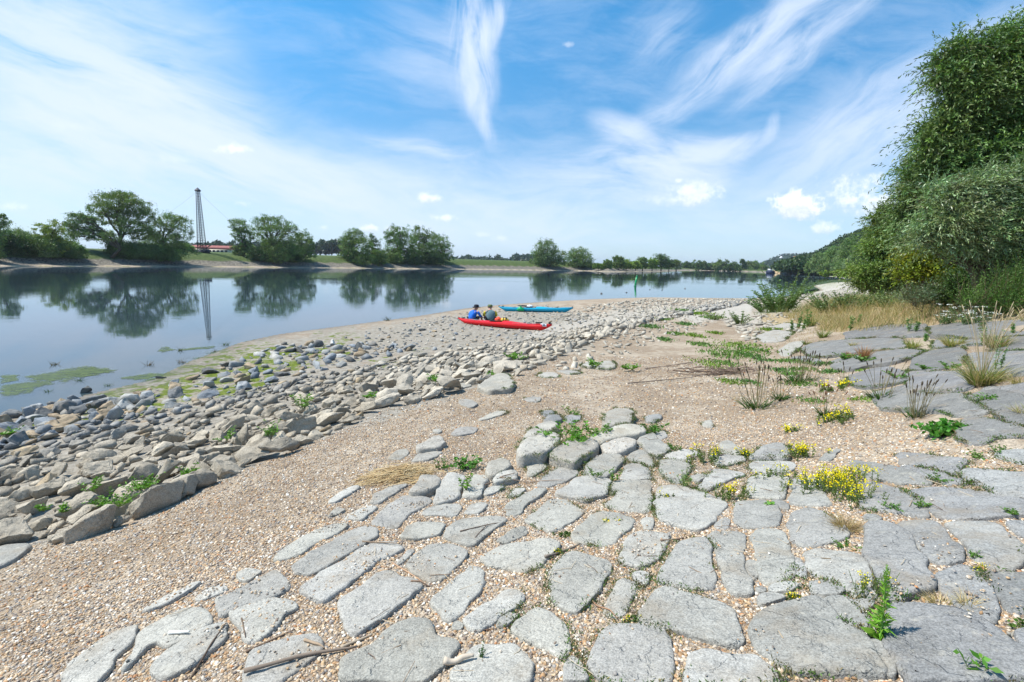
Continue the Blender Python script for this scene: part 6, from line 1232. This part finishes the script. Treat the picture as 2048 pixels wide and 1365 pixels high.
# ================================================================ lattice tower, houses, barge, buoy
MAT_STEEL = simple_mat('dark_steel', (.035, .04, .055), .6); MAT_ROOF = simple_mat('red_roof', (.30, .10, .085), .8, .5, .15); MAT_WALL = simple_mat('house_wall', (.60, .57, .50), .85, 1.0, .06)
MAT_WIN = simple_mat('window_glass', (.04, .05, .07), .2); MAT_GREENP = simple_mat('green_paint', (.005, .27, .08), .35, spec=.5); MAT_HULL = simple_mat('navy_hull', (.015, .025, .07), .5); MAT_WHITE = simple_mat('white_paint', (.75, .75, .74), .5)
MAT_SAND = simple_mat('sand_heap', (.50, .38, .24), .95, .4, .18, bump=.5); MAT_SAND2 = simple_mat('grey_gravel_heap', (.38, .36, .33), .95, .4, .15); MAT_RUST = simple_mat('rusty_steel', (.30, .15, .07), .8)
DT = 176.0; top = at_y(395, 376, DT); bs = at_y(405, 501, DT); ct = np.array([(top[0] + bs[0]) / 2, DT, 0]); zb = Hh(ct[0], ct[1]); ct[0] = bs[0] - .15
o = empty('lattice_tower', (ct[0], ct[1], zb - .2)); meta(o, 'tall slender dark steel lattice tower on the far bank meadow', 'tower')
Ht = top[2] - zb; w0, w1 = 1.02, .42; A = Acc(); B = Acc(); off = top[0] - ct[0]
def cor(t, i): w = w0 + (w1 - w0) * t; sx, sy = ((-1, -1), (1, -1), (1, 1), (-1, 1))[i]; return np.array([sx * w + off * t, sy * w, t * Ht * .955])
for i in range(4):
    L_ = Acc(); tube(L_, [cor(0, i), cor(1, i)], [.13, .10], 4); L_.build('leg', MAT_STEEL, o)
for k in range(24):
    t0, t1 = k / 24, (k + 1) / 24
    for i in range(4):
        j = (i + 1) % 4; tube(B, [cor(t1, i), cor(t1, j)], .05, 4); tube(B, [cor(t0, i), cor(t1, j)], .045, 4)
        if k < 3: tube(B, [cor(t0, j), cor(t1, i)], .045, 4)
B.build('bracing', MAT_STEEL, o)
A = Acc(); p = [cor(1, i) for i in range(4)]; box(A, np.mean(p, 0) + [0, 0, .15], (1.35, 1.35, .35)); cpt = np.mean(p, 0)
A.add(np.array([cpt + [sx * .75, sy * .75, .33] for sx, sy in ((-1, -1), (1, -1), (1, 1), (-1, 1))] + [cpt + [0, 0, 1.35]]), np.array([(0, 1, 4), (1, 2, 4), (2, 3, 4), (3, 0, 4)])); A.build('cap', MAT_STEEL, o)
for e in (at_y(318, 438, 180), at_y(505, 480, 180)):
    A = Acc(); e = e - [ct[0], ct[1], zb - .2]; s = cpt + [0, 0, .2]; t = np.linspace(0, 1, 8); P = s + np.outer(t, e - s); P[:, 2] -= np.sin(t * pi) * .5; tube(A, P, .02, 4); A.build('guy_cable', MAT_STEEL, o)
A = Acc(); box(A, [0, 0, .5], (2.8, 2.8, .7)); box(A, [1.8, 0, .7], (1.4, 1.2, 1.3)); A.build('footing', MAT_STEEL, o)
def house(label, cx_, y0, y1, dp, wpx, roofpx, dpt=9, wall=MAT_WALL, nwin=5):
    m = dp / FPX; p = at_y(cx_, y1, dp); zb = Hh(p[0], p[1]); Hw = max(2.2, (at_y(cx_, y0 + roofpx, dp)[2] - zb)); Hr = roofpx * m; w = wpx * m
    o = empty('house', (p[0], p[1], zb)); meta(o, label, 'house'); A = Acc(); box(A, [0, dpt / 2, Hw / 2], (w, dpt, Hw)); A.build('wall', wall, o)
    R_ = Acc(); e = .5; V = np.array([(-w / 2 - e, -e, Hw), (w / 2 + e, -e, Hw), (w / 2 + e, dpt + e, Hw), (-w / 2 - e, dpt + e, Hw), (-w / 2 - e, dpt / 2, Hw + Hr), (w / 2 + e, dpt / 2, Hw + Hr)]); R_.add(V, np.array([(0, 1, 5, 4), (2, 3, 4, 5), (3, 2, 1, 0)])); R_.add(V[[0, 4, 3]], np.array([(0, 1, 2)])); R_.add(V[[1, 2, 5]], np.array([(0, 1, 2)])); R_.build('roof', MAT_ROOF, o)
    for i in range(nwin):
        x = (i + .5) / nwin * w - w / 2; A = Acc(); box(A, [x, -.03, Hw * .52], (1.5, .1, 1.2)); A.build('window', MAT_WIN, o)
house('long low red-roofed house right behind the lattice tower', 436, 492, 503, 300, 40, 7.5)
house('red-roofed house left of the lattice tower, half hidden by a bush', 394, 490.5, 501, 310, 30, 7, nwin=3)
house('small red-roofed house at the left, behind the first tree group', 357, 490, 500, 305, 16, 6, nwin=2)
# buoy
p = at_z(1270.5, 573, 0); m = p[1] / FPX; o = empty('river_buoy', tuple(p)); meta(o, 'slim green spar buoy leaning slightly right in the river', 'buoy')
A = Acc(); h = 22 * m; tube(A, [[0, 0, -.3], [.02 * h, 0, h * .3], [.08 * h, 0, h * .82]], [2.0 * m, 2.0 * m, 1.7 * m], 12); A.build('body', MAT_GREENP, o, sm=True)
A = Acc(); tube(A, [[.08 * h, 0, h * .80], [.11 * h, 0, h * .97]], [1.7 * m, .9 * m], 12); A.build('top_cone', MAT_GREENP, o, sm=True); A = Acc(); tube(A, [[-.01, 0, .0], [.0, 0, .18]], 2.5 * m, 12); A.build('collar', MAT_GREENP, o, sm=True)
# barge and heaps
p = at_z(1540, 547.2, 0); m = p[1] / FPX; o = empty('barge', tuple(p), -math.atan2(p[0], p[1])); meta(o, 'dark blue moored barge with white deckhouse in front of the sand heaps', 'barge')
A = Acc(); w = 14 * m; V = np.array([(-w / 2, 0, 0), (w / 2, 0, 0), (w / 2, 30, 0), (-w / 2, 30, 0), (-w / 2 - .3, -1, 2.2), (w / 2 + .3, -1, 2.2), (w / 2 + .3, 31, 2.2), (-w / 2 - .3, 31, 2.2)]); A.add(V, np.array([(0, 1, 5, 4), (1, 2, 6, 5), (2, 3, 7, 6), (3, 0, 4, 7), (4, 5, 6, 7)])); A.build('hull', MAT_HULL, o)
A = Acc(); box(A, [-.3, 4, 3.0], (w * .7, 5, 1.6)); A.build('deckhouse', MAT_WHITE, o); A = Acc(); tube(A, [[-2.3, 1, 2.2], [-2.3, 1, 4.6]], .22, 6); A.build('bollard', MAT_STEEL, o); A = Acc(); tube(A, [[2.4, 1, 2.2], [2.4, 1, 4.8]], .22, 6); A.build('bollard', MAT_STEEL, o)
def heap(label, cx_, cy_, rx, h, dp, mat):
    p = at_y(cx_, cy_, dp); m = dp / FPX; n = 40; rr = np.linspace(0, 1, 10); th = np.arange(n) * 2 * pi / n; V = [(0, 0, h * m)]
    for r in rr[1:]:
        for a in th: k = r * (1 + .12 * sin(a * 3 + cx_)); V.append((cos(a) * rx * m * k, sin(a) * rx * m * k * .8, h * m * (1 - r) * (1 + .15 * sin(a * 5 + r * 6)) - .5 * r))
    F = [(0, 1 + i, 1 + (i + 1) % n) for i in range(n)]; Q = [(1 + (k - 1) * n + i, 1 + k * n + i, 1 + k * n + (i + 1) % n, 1 + (k - 1) * n + (i + 1) % n) for k in range(1, 9) for i in range(n)]
    o = mesh_np('sand_heap', V, [np.array(F), np.array(Q)], mat, smooth_=True); zz = Hh(p[0], p[1]); o.location = (p[0], p[1], min(zz, p[2] + .3)); meta(o, label, 'heap', 'heaps at the loading place')
heap('ochre sand heap right behind the barge', 1550, 544, 15, 7.5, 455, MAT_SAND); heap('lower ochre sand heap at the right of the first', 1562, 545, 9, 5, 450, MAT_SAND); heap('grey gravel heap at the right of the ochre ones', 1577, 544, 13, 7.5, 440, MAT_SAND2); heap('small pale heap left of the barge', 1534, 545.5, 7, 4, 462, MAT_SAND2)
p = at_y(1588, 540, 430); p[2] = 4; o = empty('crane_mast', tuple(p)); meta(o, 'rusty orange lattice mast rising above the bushes of the right bank', 'mast'); hh = at_y(1589, 514, 430)[2] - 4
A = Acc(); [tube(A, [[sx, sy, 0], [sx, sy, hh]], .16, 4) for sx in (-.8, .8) for sy in (-.8, .8)]; A.build('frame', MAT_RUST, o); A = Acc()
for k in range(10): s = 1 if k % 2 else -1; tube(A, [[-.8 * s, -.8, hh * k / 10], [.8 * s, -.8, hh * (k + 1) / 10]], .13, 4); tube(A, [[-.8 * s, .8, hh * k / 10], [.8 * s, .8, hh * (k + 1) / 10]], .13, 4)
box(A, [0, 0, hh], (2.4, 2.4, .8)); A.build('bracing', MAT_RUST, o)
p = at_y(1562, 519, 1750); o = empty('white_tower', (p[0], p[1], p[2] - 6)); meta(o, 'tiny white tower with a pointed dark top on the blue hill', 'tower'); m = 1750 / FPX
A = Acc(); box(A, [0, 0, 6], (6 * m, 5, 4 * m + 6)); box(A, [0, 0, 9], (2.6 * m, 3.5, 9 * m)); A.build('tower_body', MAT_WHITE, o); A = Acc(); tube(A, [[0, 0, 9 + 4.5 * m], [0, 0, 9 + 9 * m]], [1.6 * m, .1], 8); A.build('spire', MAT_STEEL, o)
# ================================================================ kayaks
def gloss(name, col): return simple_mat(name, col, .42, 6, .10, .35)
MAT_RED = gloss('red_plastic', (.60, .006, .010)); MAT_BLUE = gloss('blue_plastic', (.01, .33, .52)); MAT_BLACK = simple_mat('black_rubber', (.02, .02, .022), .6); MAT_GREY = simple_mat('grey_rubber', (.12, .13, .14), .6); MAT_STK = simple_mat('sticker', (.74, .76, .78), .5); MAT_INK = simple_mat('ink', (.02, .03, .10), .6); MAT_LINE = simple_mat('deck_line', (.30, .30, .28), .8)
def kayak(label, pa, pb, za, L_, mat, group):
    a = at_z(*pa, za[0]); b = at_z(*pb, za[1]); c = (a + b) / 2; rz = math.atan2(b[1] - a[1], b[0] - a[0]); L = np.hypot(*(b - a)[:2])
    zg = Hh(c[0], c[1]); o = empty('kayak', (c[0], c[1], zg + .01), rz); o.rotation_euler = (radians(-4), math.atan2(Hh(a[0], a[1]) - Hh(b[0], b[1]), L) * .8, rz); meta(o, label, 'kayak', group)
    n = 44; s = np.linspace(-1, 1, n); hw = .29 * np.clip(1 - np.abs(s) ** 2.5, 0, 1) ** .85 + .008; keel = .30 * np.clip((np.abs(s) - .78) / .22, 0, 1) ** 1.25; sheer = .225 + .13 * np.abs(s) ** 3 + .02 * s; peak = sheer + .085 * (1 - np.abs(s) ** 2) + .05 * np.exp(-((s - .12) / .2) ** 2)
    keel = np.minimum(keel, sheer - .02); ch = 7; V = []; H_, Dk = Acc(), Acc()
    for i in range(n):
        row = []
        for j in range(ch): a_ = j / (ch - 1) * pi; row.append((s[i] * L / 2, -cos(a_) * hw[i] * (1 if j in (0, ch - 1) else .96), keel[i] + (sheer[i] - keel[i]) * (1 - sin(a_) ** .75)))
        V.append(row)
    V = np.array(V); F = [(i * ch + j, (i + 1) * ch + j, (i + 1) * ch + j + 1, i * ch + j + 1) for i in range(n - 1) for j in range(ch - 1)]; H_.add(V.reshape(-1, 3), F); h = H_.build('hull', mat, o, sm=True)
    m_ = h.modifiers.new('s', 'SOLIDIFY'); m_.thickness = .008
    D = []
    for i in range(n):
        for j in range(7): f = j / 6 * 2 - 1; D.append((s[i] * L / 2, f * (hw[i] + .012), sheer[i] + .004 + (peak[i] - sheer[i]) * (1 - abs(f) ** 1.6)))
    F = [(i * 7 + j, i * 7 + j + 1, (i + 1) * 7 + j + 1, (i + 1) * 7 + j) for i in range(n - 1) for j in range(6) if not (abs((s[i] + s[i + 1]) / 2 + .12) < .135 and 1 <= j <= 4)]
    Dk.add(np.array(D), F); Dk.build('deck', mat, o, sm=True)
    zz = lambda q: float(np.interp(q, s, peak)); A = Acc(); th = np.linspace(0, 2 * pi, 25); P = np.stack([(-.12 + .145 * np.cos(th)) * L / 2, .22 * np.sin(th), zz(-.12) + .012 + .0 * th], 1); tube(A, P, .018, 6, None, False); A.build('cockpit_rim', MAT_BLACK, o, sm=True)
    A = Acc(); box(A, [-.16 * L / 2, 0, .10], (.36, .34, .06)); box(A, [-.23 * L / 2, 0, .24], (.05, .3, .22)); A.build('seat', MAT_BLACK, o)
    for q, r in ((.56, .14), (-.58, .15)):
        A = Acc(); z = zz(q); P = [[q * L / 2, 0, z - .03], [q * L / 2, 0, z + .012], [q * L / 2, 0, z + .028]]; tube(A, P, [r, r, r * .8], 18); A.build('hatch_cover', MAT_GREY, o, sm=True)
    for q in (.985, -.985):
        A = Acc(); z = zz(q); tube(A, [[q * L / 2 - .05, 0, z], [q * L / 2, 0, z + .05], [q * L / 2 + .05, 0, z + .01]], .016, 6); A.build('carry_handle', MAT_BLACK, o, sm=True)
    for sy in (-1, 1):
        A = Acc(); P = [(q * L / 2, sy * np.interp(q, s, hw) * .8, np.interp(q, s, sheer) + .05) for q in np.linspace(-.9, -.4, 8)]; tube(A, P, .006, 4, None, False); A.build('deck_line', MAT_LINE, o)
        A = Acc(); P = [(q * L / 2, sy * np.interp(q, s, hw) * .8, np.interp(q, s, sheer) + .05) for q in np.linspace(.25, .9, 8)]; tube(A, P, .006, 4, None, False); A.build('deck_line', MAT_LINE, o)
    A = Acc(); q = -.88; box(A, [q * L / 2, 0, zz(q) + .03], (.16, .10, .06)); A.build('deck_bracket', MAT_BLACK, o)
    return o, L, s, sheer, hw, peak
RK, RL, s_, sh_, hw_, pk_ = kayak('long red sea kayak on the shingle beside the two seated people', (916, 645), (1103, 663), (.32, .32), 5.2, MAT_RED, 'kayaks on the shore')
for q, w_ in ((.72, .16), (.78, .12), (.955, .06)):
    A = Acc(); box(A, [q * RL / 2, 0, np.interp(q, s_, pk_) + .045], (w_, .12, .09)); A.build('deck_fitting', MAT_BLACK, RK)
q = .86; A = Acc(); yv = -(np.interp(q, s_, hw_) + .022); box(A, [q * RL / 2, yv, .30], (.36, .012, .13), -.17); st = A.build('name_sticker', MAT_STK, RK)
cu = bpy.data.curves.new('t', 'FONT'); cu.body = 'LSR'; cu.size = .135; cu.align_x = 'CENTER'; cu.align_y = 'CENTER'; cu.extrude = .002; cu.offset = .004
tmp = bpy.data.objects.new('t', cu); SC.collection.objects.link(tmp); bpy.context.view_layer.update(); me = bpy.data.meshes.new_from_object(tmp); bpy.data.objects.remove(tmp); me.materials.clear(); me.materials.append(MAT_INK)
tx = link(bpy.data.objects.new('lettering', me), st); tx.location = (q * RL / 2, yv - .011, .30); tx.rotation_euler = (pi / 2, 0, -.17)
BK, BL, *_ = kayak('long blue sea kayak farther out on the shingle', (997, 621), (1146, 625), (.2, .24), 5.4, MAT_BLUE, 'kayaks on the shore')
def kpt(K, L, q, y, z): return K.matrix_basis @ Vector((q * L / 2, y, z))
bpy.context.view_layer.update()
def blob(name, loc, r, mat, label, cat, seed, parts=None, sub=3):
    bm = bmesh.new(); bmesh.ops.create_icosphere(bm, subdivisions=sub, radius=1); co = np.array([v.co[:] for v in bm.verts]); nn = vnoise(co[:, 0] + co[:, 2] * .6, co[:, 1] - co[:, 2] * .7, 2.2, seed) * .22 + vnoise(co[:, 0] - co[:, 2], co[:, 1] + co[:, 2], 5, seed) * .08
    for v, d in zip(list(bm.verts), nn): v.co = Vector((v.co.x * r[0], v.co.y * r[1], max(v.co.z, -.75) * r[2])) * (1 + d)
    o = bm_obj(name, bm, mat, None, True); o.location = loc; meta(o, label, cat); return o
MAT_YB = simple_mat('yellow_fabric', (.62, .42, .06), .8, 12, .3); MAT_CLEAR = simple_mat('white_plastic', (.72, .78, .82), .35, 20, .15, .5); MAT_GB = simple_mat('green_plastic', (.01, .33, .13), .35, 8, .2); MAT_OR = simple_mat('orange_red_fabric', (.72, .07, .03), .7)
l = kpt(RK, RL, -.01, .26, .36); y_ = blob('yellow_bag', l, (.22, .15, .13), MAT_YB, 'yellow and black bag lying behind the red kayak', 'bag', 3)
for dx in (-.05, .08):
    A = Acc(); th = np.linspace(0, pi, 9); tube(A, np.stack([np.full(9, dx) + .03 * np.cos(th), .16 * np.cos(th), .145 * np.sin(th)], 1), .022, 5); A.build('strap', MAT_BLACK, y_)
l = kpt(RK, RL, -.13, .18, .36); blob('orange_dry_bag', l, (.17, .13, .15), MAT_OR, 'orange-red dry bag leaning at the right person\'s hip', 'bag', 5)
l = kpt(BK, BL, -.39, -.36, .16); g_ = blob('green_dry_bag', l, (.26, .18, .16), MAT_GB, 'green bag lying in front of the blue kayak', 'bag', 7)
A = Acc(); tube(A, [[0, 0, .13], [.03, 0, .2], [0, 0, .24]], [.07, .04, .06], 8); A.build('closure', MAT_GB, g_, sm=True)
l = kpt(BK, BL, -.16, -.05, .36); blob('clear_plastic_bag', l, (.22, .16, .12), MAT_CLEAR, 'whitish plastic bag on the blue kayak behind the cockpit', 'bag', 9)
l = kpt(BK, BL, -.33, -.02, .40); o = blob('black_spray_deck', l, (.36, .16, .05), MAT_BLACK, 'black spray deck lying across the blue kayak', 'spray deck', 11)
# ================================================================ people
def skin_obj(name, joints, edges, mat, parent, root=0, sub=1):
    """joints: (x,y,z,rx[,ry]); one continuous skinned surface"""
    me = bpy.data.meshes.new(name); me.from_pydata([j[:3] for j in joints], edges, []); o = bpy.data.objects.new(name, me); SC.collection.objects.link(o)
    sk = o.modifiers.new('skin', 'SKIN'); sk.use_smooth_shade = True; layer = me.skin_vertices[0].data if len(me.skin_vertices) else None
    if layer is None:
        bm = bmesh.new(); bm.from_mesh(me); bm.verts.layers.skin.verify(); bm.to_mesh(me); bm.free(); layer = me.skin_vertices[0].data
    for i, j in enumerate(joints): layer[i].radius = (j[3], j[4] if len(j) > 4 else j[3]); layer[i].use_root = (i == root)
    ss = o.modifiers.new('sub', 'SUBSURF'); ss.levels = ss.render_levels = sub + 1
    dg = bpy.context.evaluated_depsgraph_get(); m2 = bpy.data.meshes.new_from_object(o.evaluated_get(dg)); m2.name = name; bpy.data.objects.remove(o); m2.materials.clear(); m2.materials.append(mat)
    m2.polygons.foreach_set('use_smooth', np.ones(len(m2.polygons), bool)); return link(bpy.data.objects.new(name, m2), parent)
MAT_SKIN = simple_mat('skin', (.52, .28, .19), .55, 9, .06); MAT_SHB = simple_mat('blue_shirt', (.012, .13, .56), .75, 14, .12, bump=.4); MAT_SHG = simple_mat('grey_green_shirt', (.11, .18, .20), .85, 14, .12, bump=.4); MAT_SLV = simple_mat('yellow_sleeve', (.62, .52, .03), .8, 14, .1)
MAT_HAT = simple_mat('black_hat', (.012, .014, .022), .85); MAT_CAP = simple_mat('olive_cap', (.12, .15, .06), .85); MAT_SHORT = simple_mat('dark_shorts', (.02, .022, .03), .85); MAT_HAIR = simple_mat('grey_hair', (.24, .20, .17), .9)
def person(label, px, py, turn, headturn, shirt, sleeve, cap, knees, lean, scale=1.0):
    """seated on the ground, back to the camera; local +Y is where the person faces"""
    p = at_z(px, py, .36); p[2] = Hh(p[0], p[1]); o = empty('person', tuple(p), turn); o.scale = (scale * 1.2, scale * 1.12, scale * .98); meta(o, label, 'person')
    lx, ly = lean; hip = (0, 0, .13); ch = (lx * .6, ly * .55, .40); nk = (lx, ly * 1.1, .58); hd = (lx * 1.2, ly * 1.7, .69); sL = (lx - .17, ly * .9, .55); sR = (lx + .17, ly * .9, .55)
    eL = (lx - .26, ly + .06, .32); eR = (lx + .27, ly + .06, .32); wL = (lx - .14, ly + .26, .22); wR = (lx + .14, ly + .28, .22)
    (kLx, kLy, kLz), (kRx, kRy, kRz) = knees; J = [hip + (.13, .11), (lx * .25, ly * .2, .26, .13, .10), ch + (.145, .105), nk + (.062, .06), (hd[0], hd[1], hd[2] - .04, .072, .078), (hd[0], hd[1] + .008, hd[2] + .055, .082, .092), (hd[0], hd[1], hd[2] + .115, .062, .07),
         sL + (.058, .056), eL + (.042, .04), wL + (.028, .026), (wL[0] + .02, wL[1] + .06, wL[2] - .01, .034, .02), sR + (.058, .056), eR + (.042, .04), wR + (.028, .026), (wR[0] - .02, wR[1] + .06, wR[2] - .01, .034, .02),
         (-.10, .05, .11, .09, .085), (kLx, kLy, kLz, .062, .062), (kLx * .55 + .02, kLy + .10, .07, .036, .04), (kLx * .5 + .03, kLy + .23, .05, .042, .03), (.10, .05, .11, .09, .085), (kRx, kRy, kRz, .062, .062), (kRx * .55, kRy + .12, .07, .036, .04), (kRx * .5, kRy + .25, .05, .042, .03)]
    E = [(0, 1), (1, 2), (2, 3), (3, 4), (4, 5), (5, 6), (2, 7), (7, 8), (8, 9), (9, 10), (2, 11), (11, 12), (12, 13), (13, 14), (0, 15), (15, 16), (16, 17), (17, 18), (0, 19), (19, 20), (20, 21), (21, 22)]
    body = skin_obj('body', J, E, MAT_SKIN, o)
    # fingers and thumbs joined into the hands
    for w, s in ((wL, 1), (wR, -1)):
        hx, hy, hz = w[0] + s * .02, w[1] + .07, w[2] - .01; A = Acc()
        for f, (dx, ln) in enumerate(((-.027, .062), (-.009, .074), (.009, .070), (.026, .056))):
            tube(A, [[hx + dx, hy, hz], [hx + dx, hy + ln * .6, hz - .004], [hx + dx, hy + ln * .9, hz - .03]], [.010, .009, .007], 6)
        tube(A, [[hx + s * .03, hy - .02, hz], [hx + s * .055, hy + .015, hz - .01], [hx + s * .05, hy + .04, hz - .02]], [.011, .010, .008], 6); A.build('fingers', MAT_SKIN, body, sm=True)
    th = headturn; c, s = cos(th), sin(th); fx, fy = s, c; A = Acc(); H0 = np.array([hd[0], hd[1], hd[2] + .03])
    fwd = np.array([fx, fy, 0]); sdw = np.array([fy, -fx, 0]); tube(A, [H0 + fwd * .085 + [0, 0, .03], H0 + fwd * .115 - [0, 0, .005], H0 + fwd * .09 - [0, 0, .012]], [.010, .016, .014], 6); A.build('nose', MAT_SKIN, body, sm=True)
    for sg in (-1, 1):
        A = Acc(); tube(A, [H0 + sdw * sg * .080 + [0, 0, .03], H0 + sdw * sg * .096 + [0, 0, .02], H0 + sdw * sg * .084 - [0, 0, .025]], [.012, .02, .010], 6); A.build('ear', MAT_SKIN, body, sm=True)
        A = Acc(); tube(A, [H0 + fwd * .088 + sdw * sg * .032 + [0, 0, .035], H0 + fwd * .094 + sdw * sg * .032 + [0, 0, .035]], .011, 8); A.build('eye', MAT_BLACK, body)
    A = Acc(); tube(A, [H0 + fwd * .09 - sdw * .025 - [0, 0, .045], H0 + fwd * .10 - [0, 0, .047], H0 + fwd * .09 + sdw * .025 - [0, 0, .045]], .007, 5); A.build('mouth', MAT_OR, body)
    k = 1.14; S = [(0, -.005, .09, .185, .165), (lx * .25, ly * .2 - .005, .26, .175, .145), ch + (.185, .14), (nk[0], nk[1], nk[2] - .03, .082, .075), (sL[0] * 1.0, sL[1], sL[2], .074, .072), (sR[0], sR[1], sR[2], .074, .072)]
    skin_obj('shirt', S, [(0, 1), (1, 2), (2, 3), (2, 4), (2, 5)], shirt, o)
    for a_, e_, w_ in ((sL, eL, wL), (sR, eR, wR)):
        en = tuple(np.array(e_) * .3 + np.array(w_) * .7) if sleeve is shirt else tuple(np.array(e_) * .75 + np.array(w_) * .25)
        skin_obj('sleeve', [a_ + (.079, .077), e_ + (.058, .055), en + (.046, .044)], [(0, 1), (1, 2)], sleeve, o)
    skin_obj('shorts', [(0, 0, .11, .15, .135), (-.10, .05, .12, .115, .105), (kLx * .75 - .01, kLy * .75, kLz * .75 + .03, .095, .09), (.10, .05, .12, .115, .105), (kRx * .75 + .01, kRy * .75, kRz * .75 + .03, .095, .09)], [(0, 1), (1, 2), (0, 3), (3, 4)], MAT_SHORT, o)
    skin_obj('hair', [(hd[0], hd[1] - .022, hd[2] - .01, .075, .06), (hd[0] - fwd[0] * .02, hd[1] - .03, hd[2] + .06, .084, .08), (hd[0], hd[1] - .01, hd[2] + .11, .066, .066)], [(0, 1), (1, 2)], MAT_HAIR, o)
    A = Acc(); n = 22; a_ = np.arange(n) * 2 * pi / n; cx_, cy_, cz_ = hd[0], hd[1], hd[2] + .075
    prof = ((.165, -.035), (.10, .0), (.104, .03), (.096, .08), (.06, .10), (.001, .105)) if cap == 'hat' else ((.100, -.01), (.103, .02), (.095, .065), (.06, .09), (.001, .096))
    V = [(cx_ + r * cos(q) * (1 + .06 * (r > .12)), cy_ + r * sin(q) * 1.06, cz_ + z + (.018 * cos(2 * q) if r > .12 else 0)) for r, z in prof for q in a_]; F = [(k * n + i, k * n + (i + 1) % n, (k + 1) * n + (i + 1) % n, (k + 1) * n + i) for k in range(len(prof) - 1) for i in range(n)]
    A.add(V, F); ht = A.build('hat' if cap == 'hat' else 'cap', MAT_HAT if cap == 'hat' else MAT_CAP, o, sm=True)
    if cap == 'hat': ht.modifiers.new('s', 'SOLIDIFY').thickness = .006
    else:
        A = Acc(); V = []; 
        for i in range(9): q = -1.0 + i / 4; d = fwd * cos(q) + sdw * sin(q); V += [np.array([cx_, cy_, cz_]) + d * .096, np.array([cx_, cy_, cz_ - .02]) + d * .096 + fwd * .075 * cos(q * .9)]
        A.add(V, [(2 * i, 2 * i + 1, 2 * i + 3, 2 * i + 2) for i in range(8)]); b_ = A.build('brim', MAT_CAP, ht); b_.modifiers.new('s', 'SOLIDIFY').thickness = .004
    if sleeve is not shirt:
        for e_, w_ in ((eL, wL), (eR, wR)): pass
    return o
person('person in a bright blue long-sleeved shirt and black brimmed hat, seated'    , 943, 640, radians(-38), radians(-35), MAT_SHB, MAT_SHB, 'hat', ((-.16, .36, .26), (.22, .40, .30)), (.03, .16), 1.12)
person('person in a grey shirt with yellow sleeves and olive cap, seated behind the red kayak', 981, 641, radians(6), radians(-10), MAT_SHG, MAT_SLV, 'cap', ((-.24, .34, .22), (.24, .36, .20)), (-.01, .15), 1.14)
p = ground(1118, 672); 
# ================================================================ haze
A = Acc(); box(A, [0, 0, 43.0], (25000, 25000, 93)); m, t = new_mat('haze')
vo_ = t.node('ShaderNodeVolumePrincipled'); vo_.inputs['Color'].default_value = (.80, .88, 1.0, 1); vo_.inputs['Density'].default_value = .00010; vo_.inputs['Anisotropy'].default_value = .2
oo = t.node('ShaderNodeOutputMaterial'); t.l.new(vo_.outputs[0], oo.inputs['Volume'])
o = A.build('haze', m); meta(o, 'thin bluish summer haze over the river valley', 'haze', None, 'stuff')
SC.cycles.volume_bounces = 0
